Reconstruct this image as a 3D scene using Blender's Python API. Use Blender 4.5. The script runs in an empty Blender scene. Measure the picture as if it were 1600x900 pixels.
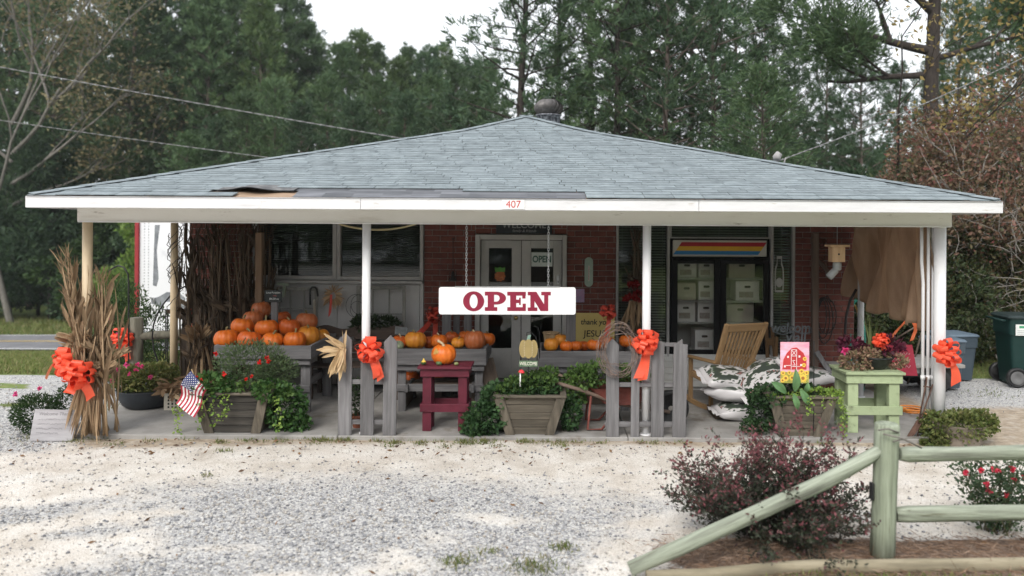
import bpy, math, random
import numpy as np
from mathutils import Vector, Matrix, noise as mnoise
S = bpy.context.scene
C = S.collection
PI = math.pi
random.seed(7)
RNG = np.random.default_rng(7)
# ------------------------------------------------------------------ camera
ROLL = math.radians(0.34)
cam_d = bpy.data.cameras.new('camera')
cam = bpy.data.objects.new('camera', cam_d)
C.objects.link(cam)
cam.location = (0, 0, 2.3)
cam.rotation_euler = (PI / 2, -ROLL, 0)
cam_d.sensor_width = 36
cam_d.lens = 27
cam_d.shift_x = -50 / 1600
cam_d.shift_y = -93 / 1600
cam_d.clip_start = 0.05
cam_d.clip_end = 2000
cam_d.dof.use_dof = True
cam_d.dof.focus_distance = 9.0
cam_d.dof.aperture_fstop = 0.95
S.camera = cam
# ------------------------------------------------------------------ sky, sun, exposure (overcast day)
SUN_EL, SUN_AZ = math.radians(43), math.radians(200)
w = bpy.data.worlds.new('World')
S.world = w
w.use_nodes = True
wn = w.node_tree.nodes
wl = w.node_tree.links
bg = wn['Background']
sky = wn.new('ShaderNodeTexSky')
sky.sky_type = 'NISHITA'
sky.sun_disc = False
sky.sun_elevation = SUN_EL
sky.sun_rotation = SUN_AZ
sky.dust_density = 5.0
sky.air_density = 1.2
hs = wn.new('ShaderNodeHueSaturation')
hs.inputs['Saturation'].default_value = 0.16
hs.inputs['Value'].default_value = 1.0
wl.new(sky.outputs[0], hs.inputs['Color'])
ov = wn.new('ShaderNodeMix')
ov.data_type = 'RGBA'
ov.inputs[0].default_value = 0.6
wl.new(hs.outputs[0], ov.inputs[6])
ov.inputs[7].default_value = (9.2, 9.5, 10.0, 1)          # even cloud cover
wl.new(ov.outputs[2], bg.inputs['Color'])
bg.inputs['Strength'].default_value = 0.12
sun_d = bpy.data.lights.new('sun', 'SUN')
sun_d.energy = 1.3
sun_d.angle = math.radians(22)
sun_d.color = (1, 0.95, 0.88)
sun = bpy.data.objects.new('sun', sun_d)
C.objects.link(sun)
# the sun stands behind the camera, to its left
sd = Vector((-0.34 * math.cos(SUN_EL) / math.cos(math.radians(20)), -math.cos(SUN_EL), math.sin(SUN_EL)))
sun.rotation_euler = sd.to_track_quat('Z', 'Y').to_euler()
sun.location = (0, 0, 30)
sky.sun_rotation = math.atan2(sd.x, sd.y)
S.view_settings.view_transform = 'Standard'
S.view_settings.look = 'None'
S.view_settings.exposure = 0.76
S.view_settings.gamma = 1.0
S.cycles.max_bounces = 7
S.cycles.transparent_max_bounces = 12
S.cycles.sample_clamp_indirect = 8
try:
    S.cycles.use_denoising = True
except Exception:
    pass


# ------------------------------------------------------------------ helpers
def at(px, py, Y):
    """A pixel of the photograph and a distance become a point of the place."""
    dx, dy = px - 850, py - 357
    dx, dy = dx + dy * ROLL, dy - dx * ROLL
    return Vector((dx * Y / 1200, Y, 2.3 - dy * Y / 1200))


def gx(px, Y, z=0.0):
    """The x of a point at height z and distance Y that shows in pixel column px."""
    dy = (2.3 - z) * 1200 / Y
    return (px - 850 + dy * ROLL) * Y / 1200


class MB:
    def __init__(self):
        self.v, self.f, self.m, self.sm = [], [], [], []

    def add(self, vs, fs, mi=0, smooth=False, xf=None):
        o = len(self.v)
        for p in vs:
            p = Vector(p)
            if xf is not None:
                p = xf @ p
            self.v.append(p[:])
        for f in fs:
            self.f.append([i + o for i in f])
            self.m.append(mi)
            self.sm.append(smooth)
        return self

    def box(self, c, s, b=0.0, mi=0, rot=None, xf=None):
        """Box with centre c and full size s, edges chamfered by b."""
        hx, hy, hz = s[0] / 2, s[1] / 2, s[2] / 2
        X = Matrix.Translation(c)
        if rot is not None:
            from mathutils import Euler
            X = X @ Euler(rot).to_matrix().to_4x4()
        if xf is not None:
            X = xf @ X
        if b <= 0:
            vs = [(x, y, z) for x in (-hx, hx) for y in (-hy, hy) for z in (-hz, hz)]
            fs = [(0, 1, 3, 2), (4, 6, 7, 5), (0, 4, 5, 1), (2, 3, 7, 6), (0, 2, 6, 4), (1, 5, 7, 3)]
            return self.add(vs, fs, mi, False, X)
        b = min(b, hx * .9, hy * .9, hz * .9)
        vs, idx = [], {}
        sg = (-1, 1)
        for a in sg:
            for d in sg:
                for e in sg:
                    for k in range(3):
                        p = [a * (hx - b), d * (hy - b), e * (hz - b)]
                        p[k] = (a, d, e)[k] * (hx, hy, hz)[k]
                        idx[(a, d, e, k)] = len(vs)
                        vs.append(p)
        fs = []
        for k in range(3):
            i, j = [q for q in range(3) if q != k]
            for s_ in sg:
                q = []
                for u, t in ((-1, -1), (1, -1), (1, 1), (-1, 1)):
                    key = [0, 0, 0]
                    key[k], key[i], key[j] = s_, u, t
                    q.append(idx[(*key, k)])
                flip = (s_ < 0) ^ (k == 1)
                fs.append(q[::-1] if flip else q)
        for k in range(3):
            i, j = [q for q in range(3) if q != k]
            for u in sg:
                for t in sg:
                    ks = []
                    for e in sg:
                        key = [0, 0, 0]
                        key[k], key[i], key[j] = e, u, t
                        ks.append(tuple(key))
                    q = [idx[(*ks[0], i)], idx[(*ks[1], i)], idx[(*ks[1], j)], idx[(*ks[0], j)]]
                    fs.append(q)
        for a in sg:
            for d in sg:
                for e in sg:
                    fs.append([idx[(a, d, e, k)] for k in range(3)])
        return self.add(vs, fs, mi, False, X)

    def tube(self, pts, r, n=8, mi=0, cap=True, smooth=True, jit=0.0):
        pts = [Vector(p) for p in pts]
        rr = r if isinstance(r, (list, tuple)) else [r] * len(pts)
        o = len(self.v)
        up = None
        for i, p in enumerate(pts):
            t = (pts[min(i + 1, len(pts) - 1)] - pts[max(i - 1, 0)])
            if t.length < 1e-9:
                t = Vector((0, 0, 1))
            t.normalize()
            if up is None:
                up = t.orthogonal().normalized()
            else:
                up = (up - t * up.dot(t))
                up = up.normalized() if up.length > 1e-6 else t.orthogonal().normalized()
            bn = t.cross(up)
            for k in range(n):
                a = 2 * PI * k / n
                q = rr[i] * (1 + (random.uniform(-jit, jit) if jit else 0))
                self.v.append((p + up * math.cos(a) * q + bn * math.sin(a) * q)[:])
        for i in range(len(pts) - 1):
            for k in range(n):
                a, b = o + i * n + k, o + i * n + (k + 1) % n
                self.f.append([a, b, b + n, a + n])
                self.m.append(mi)
                self.sm.append(smooth)
        if cap:
            self.f.append([o + k for k in range(n)][::-1])
            self.f.append([o + (len(pts) - 1) * n + k for k in range(n)])
            self.m += [mi, mi]
            self.sm += [False, False]
        return self

    def prism(self, poly, y0, y1, mi=0, xf=None):
        """Polygon in the x-z plane, extruded from y0 (front) to y1."""
        n = len(poly)
        vs = [(x, y0, z) for x, z in poly] + [(x, y1, z) for x, z in poly]
        fs = [list(range(n)), list(range(n, 2 * n))[::-1]]
        fs += [[i, i + n, (i + 1) % n + n, (i + 1) % n] for i in range(n)]
        return self.add(vs, fs, mi, False, xf)

    def lathe(self, prof, n=16, mi=0, xf=None, smooth=True, ax=None):
        """Profile of (radius, height) turned about z."""
        vs, fs = [], []
        for r, z in prof:
            for k in range(n):
                a = 2 * PI * k / n
                vs.append((r * math.cos(a), r * math.sin(a), z))
        for i in range(len(prof) - 1):
            for k in range(n):
                a, b = i * n + k, i * n + (k + 1) % n
                fs.append([a, b, b + n, a + n])
        self.add(vs, fs, mi, smooth, xf)
        return self

    def strip(self, left, right, mi=0, smooth=True):
        n = len(left)
        vs = [p for pr in zip(left, right) for p in pr]
        fs = [[2 * i, 2 * i + 1, 2 * i + 3, 2 * i + 2] for i in range(n - 1)]
        return self.add(vs, fs, mi, smooth)

    def mesh(self, name, mats):
        me = bpy.data.meshes.new(name)
        me.from_pydata(self.v, [], self.f)
        for m in (mats if isinstance(mats, (list, tuple)) else [mats]):
            me.materials.append(m)
        me.polygons.foreach_set('material_index', self.m)
        me.polygons.foreach_set('use_smooth', self.sm)
        me.update()
        return me

    def build(self, name, mats, parent=None, loc=(0, 0, 0), rot=(0, 0, 0), **kw):
        return link(name, self.mesh(name, mats), parent, loc, rot, **kw)


def props(o, label=None, cat=None, group=None, kind=None):
    if label:
        o['label'] = label
    if cat:
        o['category'] = cat
    if group:
        o['group'] = group
    if kind:
        o['kind'] = kind
    return o


def link(name, data, parent=None, loc=(0, 0, 0), rot=(0, 0, 0), scale=None, **kw):
    o = bpy.data.objects.new(name, data)
    C.objects.link(o)
    o.parent = parent
    o.location = loc
    o.rotation_euler = rot
    if scale is not None:
        o.scale = (scale,) * 3 if isinstance(scale, (int, float)) else scale
    return props(o, **kw)


def thing(name, cat, label, loc=(0, 0, 0), rz=0.0, group=None, rot=None):
    o = link(name, None, None, loc, rot or (0, 0, rz), label=label, cat=cat, group=group)
    o.empty_display_size = 0.1
    return o


def copy_tree(o, parent=None):
    c = o.copy()
    C.objects.link(c)
    c.parent = parent
    for k in list(o.children):
        copy_tree(k, c)
    return c


def dup(o, loc, rz=0, scale=None, label=None, cat=None, group=None, rot=None):
    c = copy_tree(o)
    c.location = loc
    c.rotation_euler = rot or (0, 0, rz)
    if scale is not None:
        c.scale = (scale,) * 3 if isinstance(scale, (int, float)) else scale
    return props(c, label, cat, group)


def grp(o, name):
    return o


# ------------------------------------------------------------------ materials
_mc = {}


def nd(nt, t, **kw):
    n = nt.nodes.new(t)
    for k, v in kw.items():
        setattr(n, k, v)
    return n


def newmat(name):
    m = bpy.data.materials.new(name)
    m.use_nodes = True
    return m, m.node_tree, m.node_tree.nodes['Principled BSDF']


def col4(c):
    return (c[0], c[1], c[2], 1)


def M(name, c1, c2=None, c3=None, scale=6, stretch=(1, 1, 1), rough=.8, bump=0, bscale=None, rnd=0, island=0, metal=0,
      spec=.3, detail=5, alpha=1, lo=.32, hi=.68, spots=None):
    if name in _mc:
        return _mc[name]
    m, nt, b = newmat(name)
    L = nt.links.new
    b.inputs['Roughness'].default_value = rough
    b.inputs['Metallic'].default_value = metal
    b.inputs['Specular IOR Level'].default_value = spec
    tc = nd(nt, 'ShaderNodeTexCoord')
    oi = nd(nt, 'ShaderNodeObjectInfo')
    mu = nd(nt, 'ShaderNodeMath', operation='MULTIPLY')
    mu.inputs[1].default_value = 31.7
    L(oi.outputs['Random'], mu.inputs[0])
    va = nd(nt, 'ShaderNodeVectorMath', operation='ADD')
    L(tc.outputs['Object'], va.inputs[0])
    L(mu.outputs[0], va.inputs[1])
    mp = nd(nt, 'ShaderNodeMapping')
    mp.inputs['Scale'].default_value = stretch
    L(va.outputs[0], mp.inputs['Vector'])
    n1 = nd(nt, 'ShaderNodeTexNoise')
    n1.inputs['Scale'].default_value = scale
    n1.inputs['Detail'].default_value = detail
    n1.inputs['Roughness'].default_value = .62
    L(mp.outputs[0], n1.inputs['Vector'])
    cr = nd(nt, 'ShaderNodeValToRGB')
    cr.color_ramp.elements[0].position = lo
    cr.color_ramp.elements[1].position = hi
    cr.color_ramp.elements[0].color = col4(c1)
    cr.color_ramp.elements[1].color = col4(c2 or c1)
    if c3:
        e = cr.color_ramp.elements.new((lo + hi) / 2)
        e.color = col4(c3)
    L(n1.outputs[0], cr.inputs[0])
    out = cr.outputs[0]
    if spots:                                                   # chips, drips and dirt specks: (scale, cover, darkness)
        n3 = nd(nt, 'ShaderNodeTexNoise')
        n3.inputs['Scale'].default_value = spots[0]
        n3.inputs['Detail'].default_value = 6
        n3.inputs['Roughness'].default_value = .7
        L(mp.outputs[0], n3.inputs['Vector'])
        r3 = nd(nt, 'ShaderNodeValToRGB')
        r3.color_ramp.elements[0].position = 1 - spots[1] - .04
        r3.color_ramp.elements[1].position = 1 - spots[1] + .04
        r3.color_ramp.elements[0].color = (1, 1, 1, 1)
        d3 = spots[2]
        r3.color_ramp.elements[1].color = (d3, d3 * .93, d3 * .84, 1)
        L(n3.outputs[0], r3.inputs[0])
        mm = nd(nt, 'ShaderNodeMix', data_type='RGBA', blend_type='MULTIPLY')
        mm.inputs[0].default_value = 1
        L(out, mm.inputs[6])
        L(r3.outputs[0], mm.inputs[7])
        out = mm.outputs[2]
    if rnd or island:
        hsv = nd(nt, 'ShaderNodeHueSaturation')
        mr = nd(nt, 'ShaderNodeMapRange')
        k = rnd or island
        mr.inputs[3].default_value = 1 - k
        mr.inputs[4].default_value = 1 + k
        if rnd:
            L(oi.outputs['Random'], mr.inputs[0])
        else:
            ge = nd(nt, 'ShaderNodeNewGeometry')
            L(ge.outputs['Random Per Island'], mr.inputs[0])
        L(mr.outputs[0], hsv.inputs['Value'])
        L(out, hsv.inputs['Color'])
        out = hsv.outputs[0]
    L(out, b.inputs['Base Color'])
    if bump:
        n2 = nd(nt, 'ShaderNodeTexNoise')
        n2.inputs['Scale'].default_value = bscale or scale * 3
        n2.inputs['Detail'].default_value = 4
        L(mp.outputs[0], n2.inputs['Vector'])
        bp = nd(nt, 'ShaderNodeBump')
        bp.inputs['Strength'].default_value = bump
        bp.inputs['Distance'].default_value = .01
        L(n2.outputs[0], bp.inputs['Height'])
        L(bp.outputs[0], b.inputs['Normal'])
    _mc[name] = m
    return m


def wood(name, axis, c1, c2, c3=None, rough=.85, rnd=.16, bump=.5):
    st = [16, 16, 16]
    st['xyz'.index(axis)] = 1.1
    return M(f'{name}_{axis}', c1, c2, c3, scale=1.6, stretch=st, rough=rough, bump=bump, bscale=3.0, rnd=rnd, detail=7, lo=.25, hi=.75)


def leafmat(name, cols, trans=.3, rough=.55, dark=.0):
    """Leaves: each leaf its own tint out of cols."""
    if name in _mc:
        return _mc[name]
    m, nt, b = newmat(name)
    L = nt.links.new
    ge = nd(nt, 'ShaderNodeNewGeometry')
    cr = nd(nt, 'ShaderNodeValToRGB')
    n = len(cols)
    cr.color_ramp.elements[0].color = col4(cols[0])
    cr.color_ramp.elements[1].color = col4(cols[-1])
    for i in range(1, n - 1):
        cr.color_ramp.elements.new(i / (n - 1)).color = col4(cols[i])
    L(ge.outputs['Random Per Island'], cr.inputs[0])
    oi = nd(nt, 'ShaderNodeObjectInfo')
    mr = nd(nt, 'ShaderNodeMapRange')
    mr.inputs[3].default_value, mr.inputs[4].default_value = .78, 1.22
    L(oi.outputs['Random'], mr.inputs[0])
    hsv = nd(nt, 'ShaderNodeHueSaturation')
    L(mr.outputs[0], hsv.inputs['Value'])
    L(cr.outputs[0], hsv.inputs['Color'])
    L(hsv.outputs[0], b.inputs['Base Color'])
    b.inputs['Roughness'].default_value = rough
    b.inputs['Specular IOR Level'].default_value = .25
    tr = nd(nt, 'ShaderNodeBsdfTranslucent')
    L(hsv.outputs[0], tr.inputs['Color'])
    mx = nd(nt, 'ShaderNodeMixShader')
    mx.inputs[0].default_value = trans
    L(b.outputs[0], mx.inputs[1])
    L(tr.outputs[0], mx.inputs[2])
    L(mx.outputs[0], nt.nodes['Material Output'].inputs['Surface'])
    _mc[name] = m
    return m


def see_through(m, k):
    """Let some light pass through a thin sheet."""
    nt = m.node_tree
    b = nt.nodes['Principled BSDF']
    tr = nd(nt, 'ShaderNodeBsdfTranslucent')
    src = b.inputs['Base Color'].links[0].from_socket
    nt.links.new(src, tr.inputs['Color'])
    mx = nd(nt, 'ShaderNodeMixShader')
    mx.inputs[0].default_value = k
    nt.links.new(b.outputs[0], mx.inputs[1])
    nt.links.new(tr.outputs[0], mx.inputs[2])
    nt.links.new(mx.outputs[0], nt.nodes['Material Output'].inputs['Surface'])
    return m


def glassmat(name, tint=(.9, .95, .95), refl=.12):
    if name in _mc:
        return _mc[name]
    m, nt, b = newmat(name)
    L = nt.links.new
    t = nd(nt, 'ShaderNodeBsdfTransparent')
    t.inputs[0].default_value = col4(tint)
    g = nd(nt, 'ShaderNodeBsdfGlossy')
    g.inputs['Roughness'].default_value = .03
    fr = nd(nt, 'ShaderNodeFresnel')
    fr.inputs[0].default_value = 1.5
    ad = nd(nt, 'ShaderNodeMath', operation='ADD')
    ad.inputs[1].default_value = refl
    L(fr.outputs[0], ad.inputs[0])
    mx = nd(nt, 'ShaderNodeMixShader')
    L(ad.outputs[0], mx.inputs[0])
    L(t.outputs[0], mx.inputs[1])
    L(g.outputs[0], mx.inputs[2])
    L(mx.outputs[0], nt.nodes['Material Output'].inputs['Surface'])
    _mc[name] = m
    return m


def leaf_mesh(name, cen, axis, ln, wd, mats, fold=.25, nrm=None, midx=None):
    """Many folded diamond leaves: cen base points, axis unit directions, ln lengths, wd widths."""
    cen = np.asarray(cen, float)
    n = len(cen)
    axis = np.asarray(axis, float)
    axis /= np.linalg.norm(axis, axis=1, keepdims=True) + 1e-9
    r = RNG.normal(size=(n, 3)) if nrm is None else np.asarray(nrm, float)
    side = np.cross(axis, r)
    side /= np.linalg.norm(side, axis=1, keepdims=True) + 1e-9
    up = np.cross(side, axis)
    ln = np.broadcast_to(np.asarray(ln, float), (n,))[:, None]
    wd = np.broadcast_to(np.asarray(wd, float), (n,))[:, None]
    mid = cen + axis * ln * .45
    V = np.empty((n, 4, 3))
    V[:, 0] = cen
    V[:, 1] = mid + side * wd * .5 + up * wd * fold
    V[:, 2] = cen + axis * ln
    V[:, 3] = mid - side * wd * .5 + up * wd * fold
    b = np.arange(n)[:, None] * 4
    F = np.concatenate([b + np.array([[0, 1, 2]]), b + np.array([[0, 2, 3]])], 1).reshape(-1)
    me = bpy.data.meshes.new(name)
    me.vertices.add(4 * n)
    me.vertices.foreach_set('co', V.reshape(-1))
    me.loops.add(6 * n)
    me.loops.foreach_set('vertex_index', F.astype(np.int32))
    me.polygons.add(2 * n)
    me.polygons.foreach_set('loop_start', np.arange(0, 6 * n, 3, dtype=np.int32))
    for m in (mats if isinstance(mats, (list, tuple)) else [mats]):
        me.materials.append(m)
    if midx is not None:
        me.polygons.foreach_set('material_index', np.repeat(np.asarray(midx, np.int32), 2))
    me.update(calc_edges=True)
    me.validate()
    return me


def rdir(n, up=0.0):
    d = RNG.normal(size=(n, 3))
    d[:, 2] += up
    return d / (np.linalg.norm(d, axis=1, keepdims=True) + 1e-9)


def text(body, name, size, mat, parent=None, loc=(0, 0, 0), rot=(PI / 2, 0, 0), ext=.0015, align='CENTER', shear=0, bold=0, sx=1):
    cu = bpy.data.curves.new(name, 'FONT')
    cu.body = body
    cu.size = size
    cu.align_x = align
    cu.align_y = 'CENTER'
    cu.extrude = ext
    cu.shear = shear
    cu.offset = bold
    cu.materials.append(mat)
    tmp = bpy.data.objects.new('tmp', cu)
    C.objects.link(tmp)
    dg = bpy.context.evaluated_depsgraph_get()
    me = bpy.data.meshes.new_from_object(tmp.evaluated_get(dg))
    bpy.data.objects.remove(tmp)
    o = link(name, me, parent, loc, rot)
    o.scale = (sx, 1, 1)
    return o


def fbm(x, y, s, o=0.0, oct=4):
    return mnoise.fractal(Vector((x * s + o, y * s - o, o * 1.7)), 1.0, 2.0, oct)


GREY1, GREY2, GREY3 = (.085, .082, .084), (.21, .205, .21), (.14, .136, .138)


def grey(a):
    return wood('weathered_wood', a, GREY1, GREY2, GREY3)


def brown(a):
    return wood('brown_wood', a, (.075, .055, .042), (.17, .13, .10))


def planterw(a):
    return wood('planter_wood', a, (.055, .047, .036), (.165, .14, .108), (.10, .086, .066))


WHITE = M('white_paint', (.70, .69, .67), (.82, .82, .82), scale=3, rough=.5, bump=.1)
BEAMW = M('beam_paint', (.62, .58, .52), (.84, .82, .78), (.80, .775, .73), scale=2.2, stretch=(.5, 2, 3), rough=.6, lo=.2, hi=.55, spots=(7, .335, .5))
DARK = M('dark_metal', (.012, .012, .013), (.03, .03, .03), rough=.5, scale=12)
GALV = M('galvanised_steel', (.35, .36, .37), (.55, .56, .57), rough=.4, metal=.8, scale=9)
# ================================================================== GROUND
def sstep(a, b, x):
    t = max(0.0, min(1.0, (x - a) / (b - a)))
    return t * t * (3 - 2 * t)


def gz(x, y):
    base = -0.045 + 0.012 * fbm(x, y, .9, 3)
    k = sstep(6, -3, x)
    d = 0.0
    if y > 12:
        d = .142 * min(y - 12, 16) + .05 * max(0, min(y - 28, 40))
    z = base - d * (k + (1 - k) * .12)
    z += .05 * sstep(6.2, 5.6, y) * sstep(.9, 1.7, x - (5.4 - y) * .4)      # raised planting bed
    if x > -5.5 and x < 4.9 and y > 8.4:
        z = min(z, -.04)
    return z


def gmask(x, y):
    """(gravel, grass, mulch, tracks) of the lot at a point."""
    n = fbm(x * .5, y, .6, 11)
    n2 = fbm(x * .5, y, 1.8, 5)
    g = (.25 * sstep(8.1, 7.2, y) + .75 * sstep(7.35, 6.2, y + .5 * n)) * (1 - .7 * sstep(.8, 2.8, x + .7 * n))
    g *= 1 - .92 * sstep(-.10, .42, n2 * .6 + n * .6 + .30 * sstep(5.9, 5.4, y) + .2 * sstep(-2, -4, x))
    g = max(g, sstep(-4.6, -5.3, x + .3 * n) * sstep(7.6, 8.3, y + .2 * n2))
    g = max(g, sstep(4.9, 5.4, x) * sstep(9.8, 10.4, y + .4 * n) * .9)
    gr = sstep(11.9, 12.35, y + .12 * n2) * (1 if x < 0 else sstep(11.9, 12.2, y + .3 * n2))
    gr = max(gr, .75 * sstep(.25, .5, n2 + .25 * sstep(10, 11.5, y) - .15) * sstep(-4.7, -5.6, x) * sstep(8.9, 9.6, y))
    gr = max(gr, .9 * sstep(5.10, 5.0, y) * sstep(.9, 1.5, x))
    gr = max(gr, .5 * sstep(.33, .6, n2 + .2) * sstep(5.5, 5.25, y) * sstep(-1.6, -1.0, x) * sstep(.9, .4, x))
    mu = sstep(5.85, 5.65, y + .12 * n2) * sstep(5.0, 5.12, y) * sstep(.75, 1.15, x - (5.4 - y) * .5 + .1 * n2)
    tr = .7 * sstep(8.05, 8.4, y + .25 * n) * sstep(-5.3, -4.9, x)
    return g, gr * (1 - mu), mu, tr


def build_ground():
    def axis(lo, hi, step, far0, far1):
        a = list(np.arange(lo, hi + 1e-6, step))
        s, x = step, lo
        while x > far0:
            s *= 1.22
            x -= s
            a.insert(0, x)
        s, x = step, hi
        while x < far1:
            s *= 1.22
            x += s
            a.append(x)
        return a
    xs = axis(-7.5, 7.5, .075, -420, 420)
    ys = axis(4.4, 13.2, .07, -30, 700)
    V, cols = [], []
    for y in ys:
        for x in xs:
            V.append((x, y, gz(x, y)))
            cols.extend(gmask(x, y))
    nx = len(xs)
    F = [[j * nx + i, j * nx + i + 1, (j + 1) * nx + i + 1, (j + 1) * nx + i] for j in range(len(ys) - 1) for i in range(nx - 1)]
    me = bpy.data.meshes.new('ground')
    me.from_pydata(V, [], F)
    me.polygons.foreach_set('use_smooth', [True] * len(F))
    ca = me.color_attributes.new('mask', 'FLOAT_COLOR', 'POINT')
    ca.data.foreach_set('color', np.asarray(cols, np.float32))
    m, nt, b = newmat('ground_mix')
    L = nt.links.new
    tc = nd(nt, 'ShaderNodeTexCoord')
    at_ = nd(nt, 'ShaderNodeVertexColor', layer_name='mask')
    sp = nd(nt, 'ShaderNodeSeparateColor')
    L(at_.outputs['Color'], sp.inputs[0])

    def noise(sc, det=4, rough=.6):
        n = nd(nt, 'ShaderNodeTexNoise')
        n.inputs['Scale'].default_value = sc
        n.inputs['Detail'].default_value = det
        n.inputs['Roughness'].default_value = rough
        L(tc.outputs['Object'], n.inputs['Vector'])
        return n.outputs[0]

    def ramp(src, *st):
        r = nd(nt, 'ShaderNodeValToRGB')
        r.color_ramp.elements[0].position, r.color_ramp.elements[1].position = st[0][0], st[-1][0]
        r.color_ramp.elements[0].color, r.color_ramp.elements[1].color = col4(st[0][1]), col4(st[-1][1])
        for p, c in st[1:-1]:
            r.color_ramp.elements.new(p).color = col4(c)
        L(src, r.inputs[0])
        return r.outputs[0]

    def mix(f, a, bb):
        x = nd(nt, 'ShaderNodeMix', data_type='RGBA')
        L(f, x.inputs[0])
        L(a, x.inputs[6])
        L(bb, x.inputs[7])
        return x.outputs[2]

    def mask(src, nsrc, k=.8):
        """mask eaten into by noise"""
        a = nd(nt, 'ShaderNodeMath', operation='MULTIPLY_ADD')
        L(nsrc, a.inputs[0])
        a.inputs[1].default_value = k
        L(src, a.inputs[2])
        r = nd(nt, 'ShaderNodeMapRange')
        r.inputs[1].default_value = .5 + k * .25
        r.inputs[2].default_value = .5 + k * .75
        L(a.outputs[0], r.inputs[0])
        return r.outputs[0]
    vo = nd(nt, 'ShaderNodeTexVoronoi')
    vo.inputs['Scale'].default_value = 76
    L(tc.outputs['Object'], vo.inputs['Vector'])
    vs = nd(nt, 'ShaderNodeSeparateColor')
    L(vo.outputs['Color'], vs.inputs[0])
    gravel = ramp(vs.outputs[0], (0, (.20, .20, .205)), (.35, (.31, .31, .315)), (.6, (.42, .415, .41)), (1, (.62, .605, .57)))
    sand0 = ramp(noise(2.2, 8, .7), (.3, (.48, .43, .37)), (.48, (.63, .59, .535)), (.7, (.75, .73, .69)))
    speck = ramp(noise(90, 3), (.36, (.42, .37, .31)), (.55, (.95, .95, .95)))
    sand = nd(nt, 'ShaderNodeMix', data_type='RGBA', blend_type='MULTIPLY')
    sand.inputs[0].default_value = .6
    L(sand0, sand.inputs[6])
    L(speck, sand.inputs[7])
    dirt = ramp(noise(14, 5), (.3, (.25, .20, .15)), (.7, (.44, .37, .285)))
    grass = ramp(noise(5, 6), (.3, (.10, .14, .045)), (.52, (.15, .20, .06)), (.75, (.27, .23, .12)))
    mulch = ramp(noise(38, 5), (.3, (.07, .048, .036)), (.55, (.17, .125, .098)), (.75, (.29, .225, .18)))
    c = mix(mask(at_.outputs['Alpha'], noise(6, 5)), sand.outputs[2], dirt)
    c = mix(mask(sp.outputs[0], noise(13, 7, .75), 1.25), c, gravel)
    c = mix(mask(sp.outputs[1], noise(11, 5), .7), c, grass)
    c = mix(mask(sp.outputs[2], noise(12, 5), .6), c, mulch)
    L(c, b.inputs['Base Color'])
    b.inputs['Roughness'].default_value = .95
    b.inputs['Specular IOR Level'].default_value = .15
    bp = nd(nt, 'ShaderNodeBump')
    bp.inputs['Strength'].default_value = .55
    bp.inputs['Distance'].default_value = .012
    L(vo.outputs['Distance'], bp.inputs['Height'])
    L(bp.outputs[0], b.inputs['Normal'])
    me.materials.append(m)
    link('ground', me, kind='structure')


build_ground()


def pebbles():
    pts, rad = [], []
    while len(pts) < 26000:
        y = 4.9 + 4.2 * random.random() ** 1.2 if random.random() < .86 else random.uniform(8, 12)
        x = random.uniform(-.72, .66) * y
        if y > 8.3 and x > -5.2:
            if not (x > 4.9 and y > 9.8):
                continue
        g, gr, mu, tr = gmask(x, y)
        if random.random() > (.16 + .84 * g * g) * (1 - mu) * (1 - gr * .8):
            continue
        pts.append((x, y, gz(x, y)))
        rad.append(random.choice((.003, .004, .004, .005, .005, .006, .007, .010, .014)) * random.uniform(.8, 1.2))
    n = len(pts)
    P = np.array(pts)
    R = np.array(rad)
    base = np.array([(1, 0, 0), (0, 1, 0), (-1, 0, 0), (0, -1, 0), (0, 0, .75), (0, 0, -.6)], float)
    V = base[None] * (1 + RNG.uniform(-.35, .35, (n, 6, 3)))
    a = RNG.uniform(0, 2 * PI, n)
    ca, sa = np.cos(a), np.sin(a)
    V = np.stack([V[..., 0] * ca[:, None] - V[..., 1] * sa[:, None], V[..., 0] * sa[:, None] + V[..., 1] * ca[:, None], V[..., 2]], -1)
    V = V * R[:, None, None] + P[:, None]
    V[..., 2] += (R * .3)[:, None]
    F = np.array([(0, 1, 4), (1, 2, 4), (2, 3, 4), (3, 0, 4), (1, 0, 5), (2, 1, 5), (3, 2, 5), (0, 3, 5)])
    F = (np.arange(n)[:, None, None] * 6 + F[None]).reshape(-1)
    me = bpy.data.meshes.new('gravel_stones')
    me.vertices.add(n * 6)
    me.vertices.foreach_set('co', V.reshape(-1))
    me.loops.add(len(F))
    me.loops.foreach_set('vertex_index', F.astype(np.int32))
    me.polygons.add(len(F) // 3)
    me.polygons.foreach_set('loop_start', np.arange(0, len(F), 3, dtype=np.int32))
    me.update(calc_edges=True)
    me.materials.append(leafmat('gravel_stone', [(.14, .143, .155), (.27, .275, .29), (.22, .225, .24), (.38, .38, .385), (.40, .365, .32), (.58, .555, .52), (.47, .435, .385), (.33, .32, .31)], trans=0, rough=.85))
    link('gravel', me, kind='stuff')


pebbles()

# road behind the lot, on the left
mroad = M('old_asphalt', (.13, .13, .14), (.20, .20, .21), scale=2, rough=.9, bump=.3, bscale=120)
MLINE = M('road_paint_white', (.55, .55, .53), (.72, .72, .70), scale=9, rough=.7)
MYEL = M('road_paint_yellow', (.55, .38, .10), (.66, .48, .16), scale=9, rough=.7)


def road_strip(name, mat, d0, d1, dz):
    mb = MB()
    le, ri = [], []
    for i in range(60):
        x = -120 + i * 4
        y = 27.6 + .055 * (x + 17)
        for lst, d in ((le, d0), (ri, d1)):
            za_, zb_ = gz(x, y), gz(x, y + 6.6)
            lst.append((x, y + d, za_ + (zb_ - za_) * d / 6.6 + dz + .10))
    mb.strip(ri, le)
    return mb.build(name, mat, kind='structure')


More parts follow.
